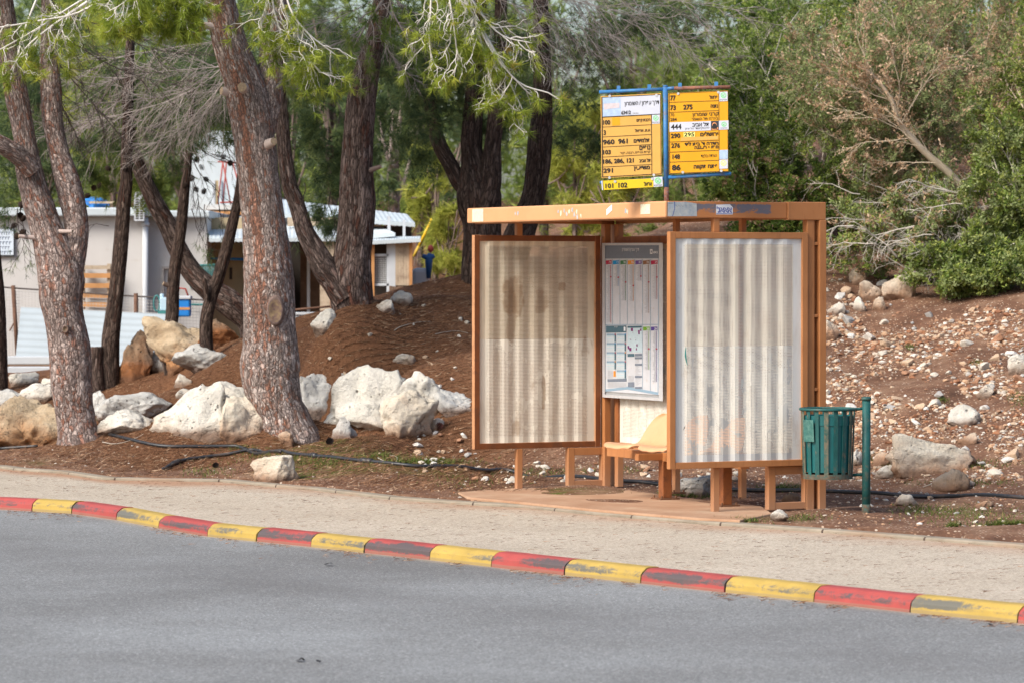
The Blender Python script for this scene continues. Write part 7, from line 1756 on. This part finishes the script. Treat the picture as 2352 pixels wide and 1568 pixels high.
def corrug(label, q, Y, mat, per=20, amp=.018):
    a, b, c, d = [P(x, y, Y + e) for x, y, e in q]; n = 120; v, f = [], []
    for i in range(n + 1):
        u = i / n; w_ = amp * math.sin(u * per * 2 * math.pi)
        v += [a + (d - a) * u + np.array([0, w_, 0]), b + (c - b) * u + np.array([0, w_, 0])]
    for i in range(n): f.append((2 * i, 2 * i + 1, 2 * i + 3, 2 * i + 2))
    o = obj('roofing_sheet', v, f, mat, None, P(q[3][0], q[3][1], Y)); o.modifiers.new('t', 'SOLIDIFY').thickness = .006; return tag(o, label, 'metal sheet')
corrug('pale corrugated metal sheet leaning along the fence', [(48, 706, .25), (382, 722, .25), (376, 852, -.1), (34, 838, -.1)], 48.0, plain('pale_blue_sheet', (.38, .44, .48), .5, .06, 3), 9, .003)
for i, (y0, y1, Y_, lab) in enumerate(((818, 836, 46.6, 'upper white board of two lying behind the boulders at the left'), (842, 862, 46.0, 'lower white board of two lying behind the boulders at the left'))):
    mb = MB(); pbox(mb, 14, y0, 128, y1, Y_, .3); tag(mb.obj('board', TRIMW, None, P(60, y1, Y_), bevel=.01), lab, 'board')
MB_ = MB(); pbox(MB_, 12, 837, 128, 841, 46.3, .3); tag(MB_.obj('batten', WOODD, None, P(60, 840, 46.3)), 'dark batten between the two white boards', 'batten')
cb = thing('cool_box', 'blue cool box with white lid and red handle behind the thin dark pines', 'cool box', P(420, 728, 48.3))
mb = MB(); pbox(mb, 404, 688, 436, 728, 48.3, .25); mb.obj('body', BLUEP, cb, bevel=.02); mb = MB(); pbox(mb, 402, 680, 438, 688, 48.28, .29); mb.obj('lid', TRIMW, cb, bevel=.01); MB().tube([P(406, 680, 48.4), P(412, 662, 48.4), P(426, 664, 48.4), P(432, 680, 48.4)], .014, 6).obj('handle', REDM, cb, smooth=True)
mb = MB(); pbox(mb, 404, 706, 436, 712, 48.295, .01); mb.obj('stripe', WOODO, cb)
jr = thing('jerrycan', 'pale blue water can on a teal tray left of the cool box', 'water can', P(375, 716, 48.3))
mb = MB(); pbox(mb, 367, 684, 392, 714, 48.3, .18); mb.tube([P(372, 686, 48.4), P(372, 675, 48.4)], .03, 8); mb.obj('body', plain('pale_blue_plastic', (.46, .62, .72), .4), jr, bevel=.02); mb = MB(); pbox(mb, 362, 714, 396, 721, 48.25, .25); mb.obj('tray', TEALM, jr)
MB().tube([P(366 + 7 * math.cos(a) - 6, 697 + 18 * math.sin(a), 48.35) for a in np.linspace(0, 6.28, 18)], .012, 6).obj('hose_loop', TEALM, jr, smooth=True)
kr = thing('crate', 'blue and white slatted crate in front of the dark shed', 'crate', P(705, 764, 47.6))
mb = MB(); pbox(mb, 672, 718, 732, 723, 47.6, .4); mb.obj('rim', TRIMW, kr); mb = MB(); [pbox(mb, 673 + i * 6, 723, 677 + i * 6, 764, 47.62, .03) for i in range(10)]; mb.obj('slats', TRIMW, kr); mb = MB(); pbox(mb, 673, 724, 731, 750, 47.66, .3); mb.obj('filling', BLUEP, kr); mb = MB(); pbox(mb, 673, 750, 731, 766, 47.66, .3); mb.obj('base', plain('grey_blue_plastic', (.30, .38, .42), .6), kr)
tp_ = []
o = thing('tarpaulin', 'bright blue tarpaulin heap on the house roof', 'tarpaulin', P(225, 478, YW + 1))
v, f = rock_shape(901, 4, 5, .12); c = P(222, 478, YW + 1.2); obj('sheet', v * [px(30, YW), .35, px(15, YW)] + c + [0, 0, px(11, YW)], f, BLUEP, o, smooth=True)
mb = MB(); pbox(mb, 205, 463, 262, 468, YW + .75, .05); mb.obj('slat', WOODP, o)
yp = MB().tube([P(962, 566, 54), P(993, 503, 54)], .022, 10).obj('pole', plain('yellow_paint', (.75, .47, .02), .5), None, P(962, 566, 54), smooth=True); tag(yp, 'yellow pole leaning to the right beyond the coop', 'pole')
MB().tube([P(950, 590, 54), P(962, 566, 54)], .022, 10).obj('pole_foot', plain('yellow_paint_worn', (.6, .4, .05), .6), yp, smooth=True)
wt = MB(); pbox(wt, 946, 616, 985, 690, 53, .6); tag(wt.obj('water_tank', TRIMW, None, P(965, 690, 53), bevel=.06), 'white tank box behind the crest beside the coop', 'tank')
gt = thing('garden_toy', 'small red topped blue garden figure among the bright saplings', 'garden ornament', P(985, 640, 53))
v, f = ico(3); obj('ball', v * [px(7, 53), px(7, 53), px(9, 53)] + P(989, 572, 53), f, REDM, gt, smooth=True)
MB().tube([P(987, 582, 53), P(985, 600, 53), P(985, 640, 53)], [.03, .06, .03], 10).tube([P(970, 588, 53), P(985, 594, 53), P(998, 588, 53)], [.03, .05, .03], 8).obj('body', plain('dark_blue_paint', (.02, .09, .25), .5), gt, smooth=True)
# pale stony ground and tan rocks beyond the crest
# ---------------------------------------------------------------- camera, light, world
cam = bpy.data.cameras.new('camera'); co_ = bpy.data.objects.new('camera', cam); COL.objects.link(co_)
co_.location = (0, 0, CZ); co_.rotation_euler = (math.pi / 2 - TH, 0, 0)
cam.sensor_width = 36.0; cam.lens = 36.0 * FPX / 2352.0; cam.clip_end = 6000
cam.dof.use_dof = True; cam.dof.focus_distance = 28.2; cam.dof.aperture_fstop = 5.0
S.camera = co_
SUN_EL, SUN_AZ = math.radians(42), (-0.76, -0.65)
sd = Vector((SUN_AZ[0] * math.cos(SUN_EL), SUN_AZ[1] * math.cos(SUN_EL), math.sin(SUN_EL))).normalized()
sun = bpy.data.lights.new('sun', 'SUN'); so = bpy.data.objects.new('sun', sun); COL.objects.link(so)
sun.energy = 2.5; sun.angle = math.radians(22); sun.color = (1.0, 0.94, 0.85)
so.rotation_euler = sd.to_track_quat('Z', 'Y').to_euler(); so.location = (-20, -10, 30)
w = bpy.data.worlds.new('World'); S.world = w; w.use_nodes = True
nt = w.node_tree; nt.nodes.clear()
sky = nt.nodes.new('ShaderNodeTexSky'); sky.sky_type = 'NISHITA'; sky.sun_disc = False
sky.sun_elevation = SUN_EL; sky.sun_rotation = math.atan2(sd.x, sd.y)
sky.air_density = 1.0; sky.dust_density = 3.0; sky.ozone_density = 1.0
bg = nt.nodes.new('ShaderNodeBackground'); bg.inputs[1].default_value = 0.12
ow = nt.nodes.new('ShaderNodeOutputWorld')
nt.links.new(sky.outputs[0], bg.inputs[0]); nt.links.new(bg.outputs[0], ow.inputs[0])
S.view_settings.view_transform = 'Standard'; S.view_settings.look = 'None'; S.view_settings.exposure = 0.8; S.view_settings.gamma = 1.0
S.render.engine = 'CYCLES'; S.cycles.max_bounces = 8; S.cycles.transparent_max_bounces = 24
S.cycles.use_denoising = True
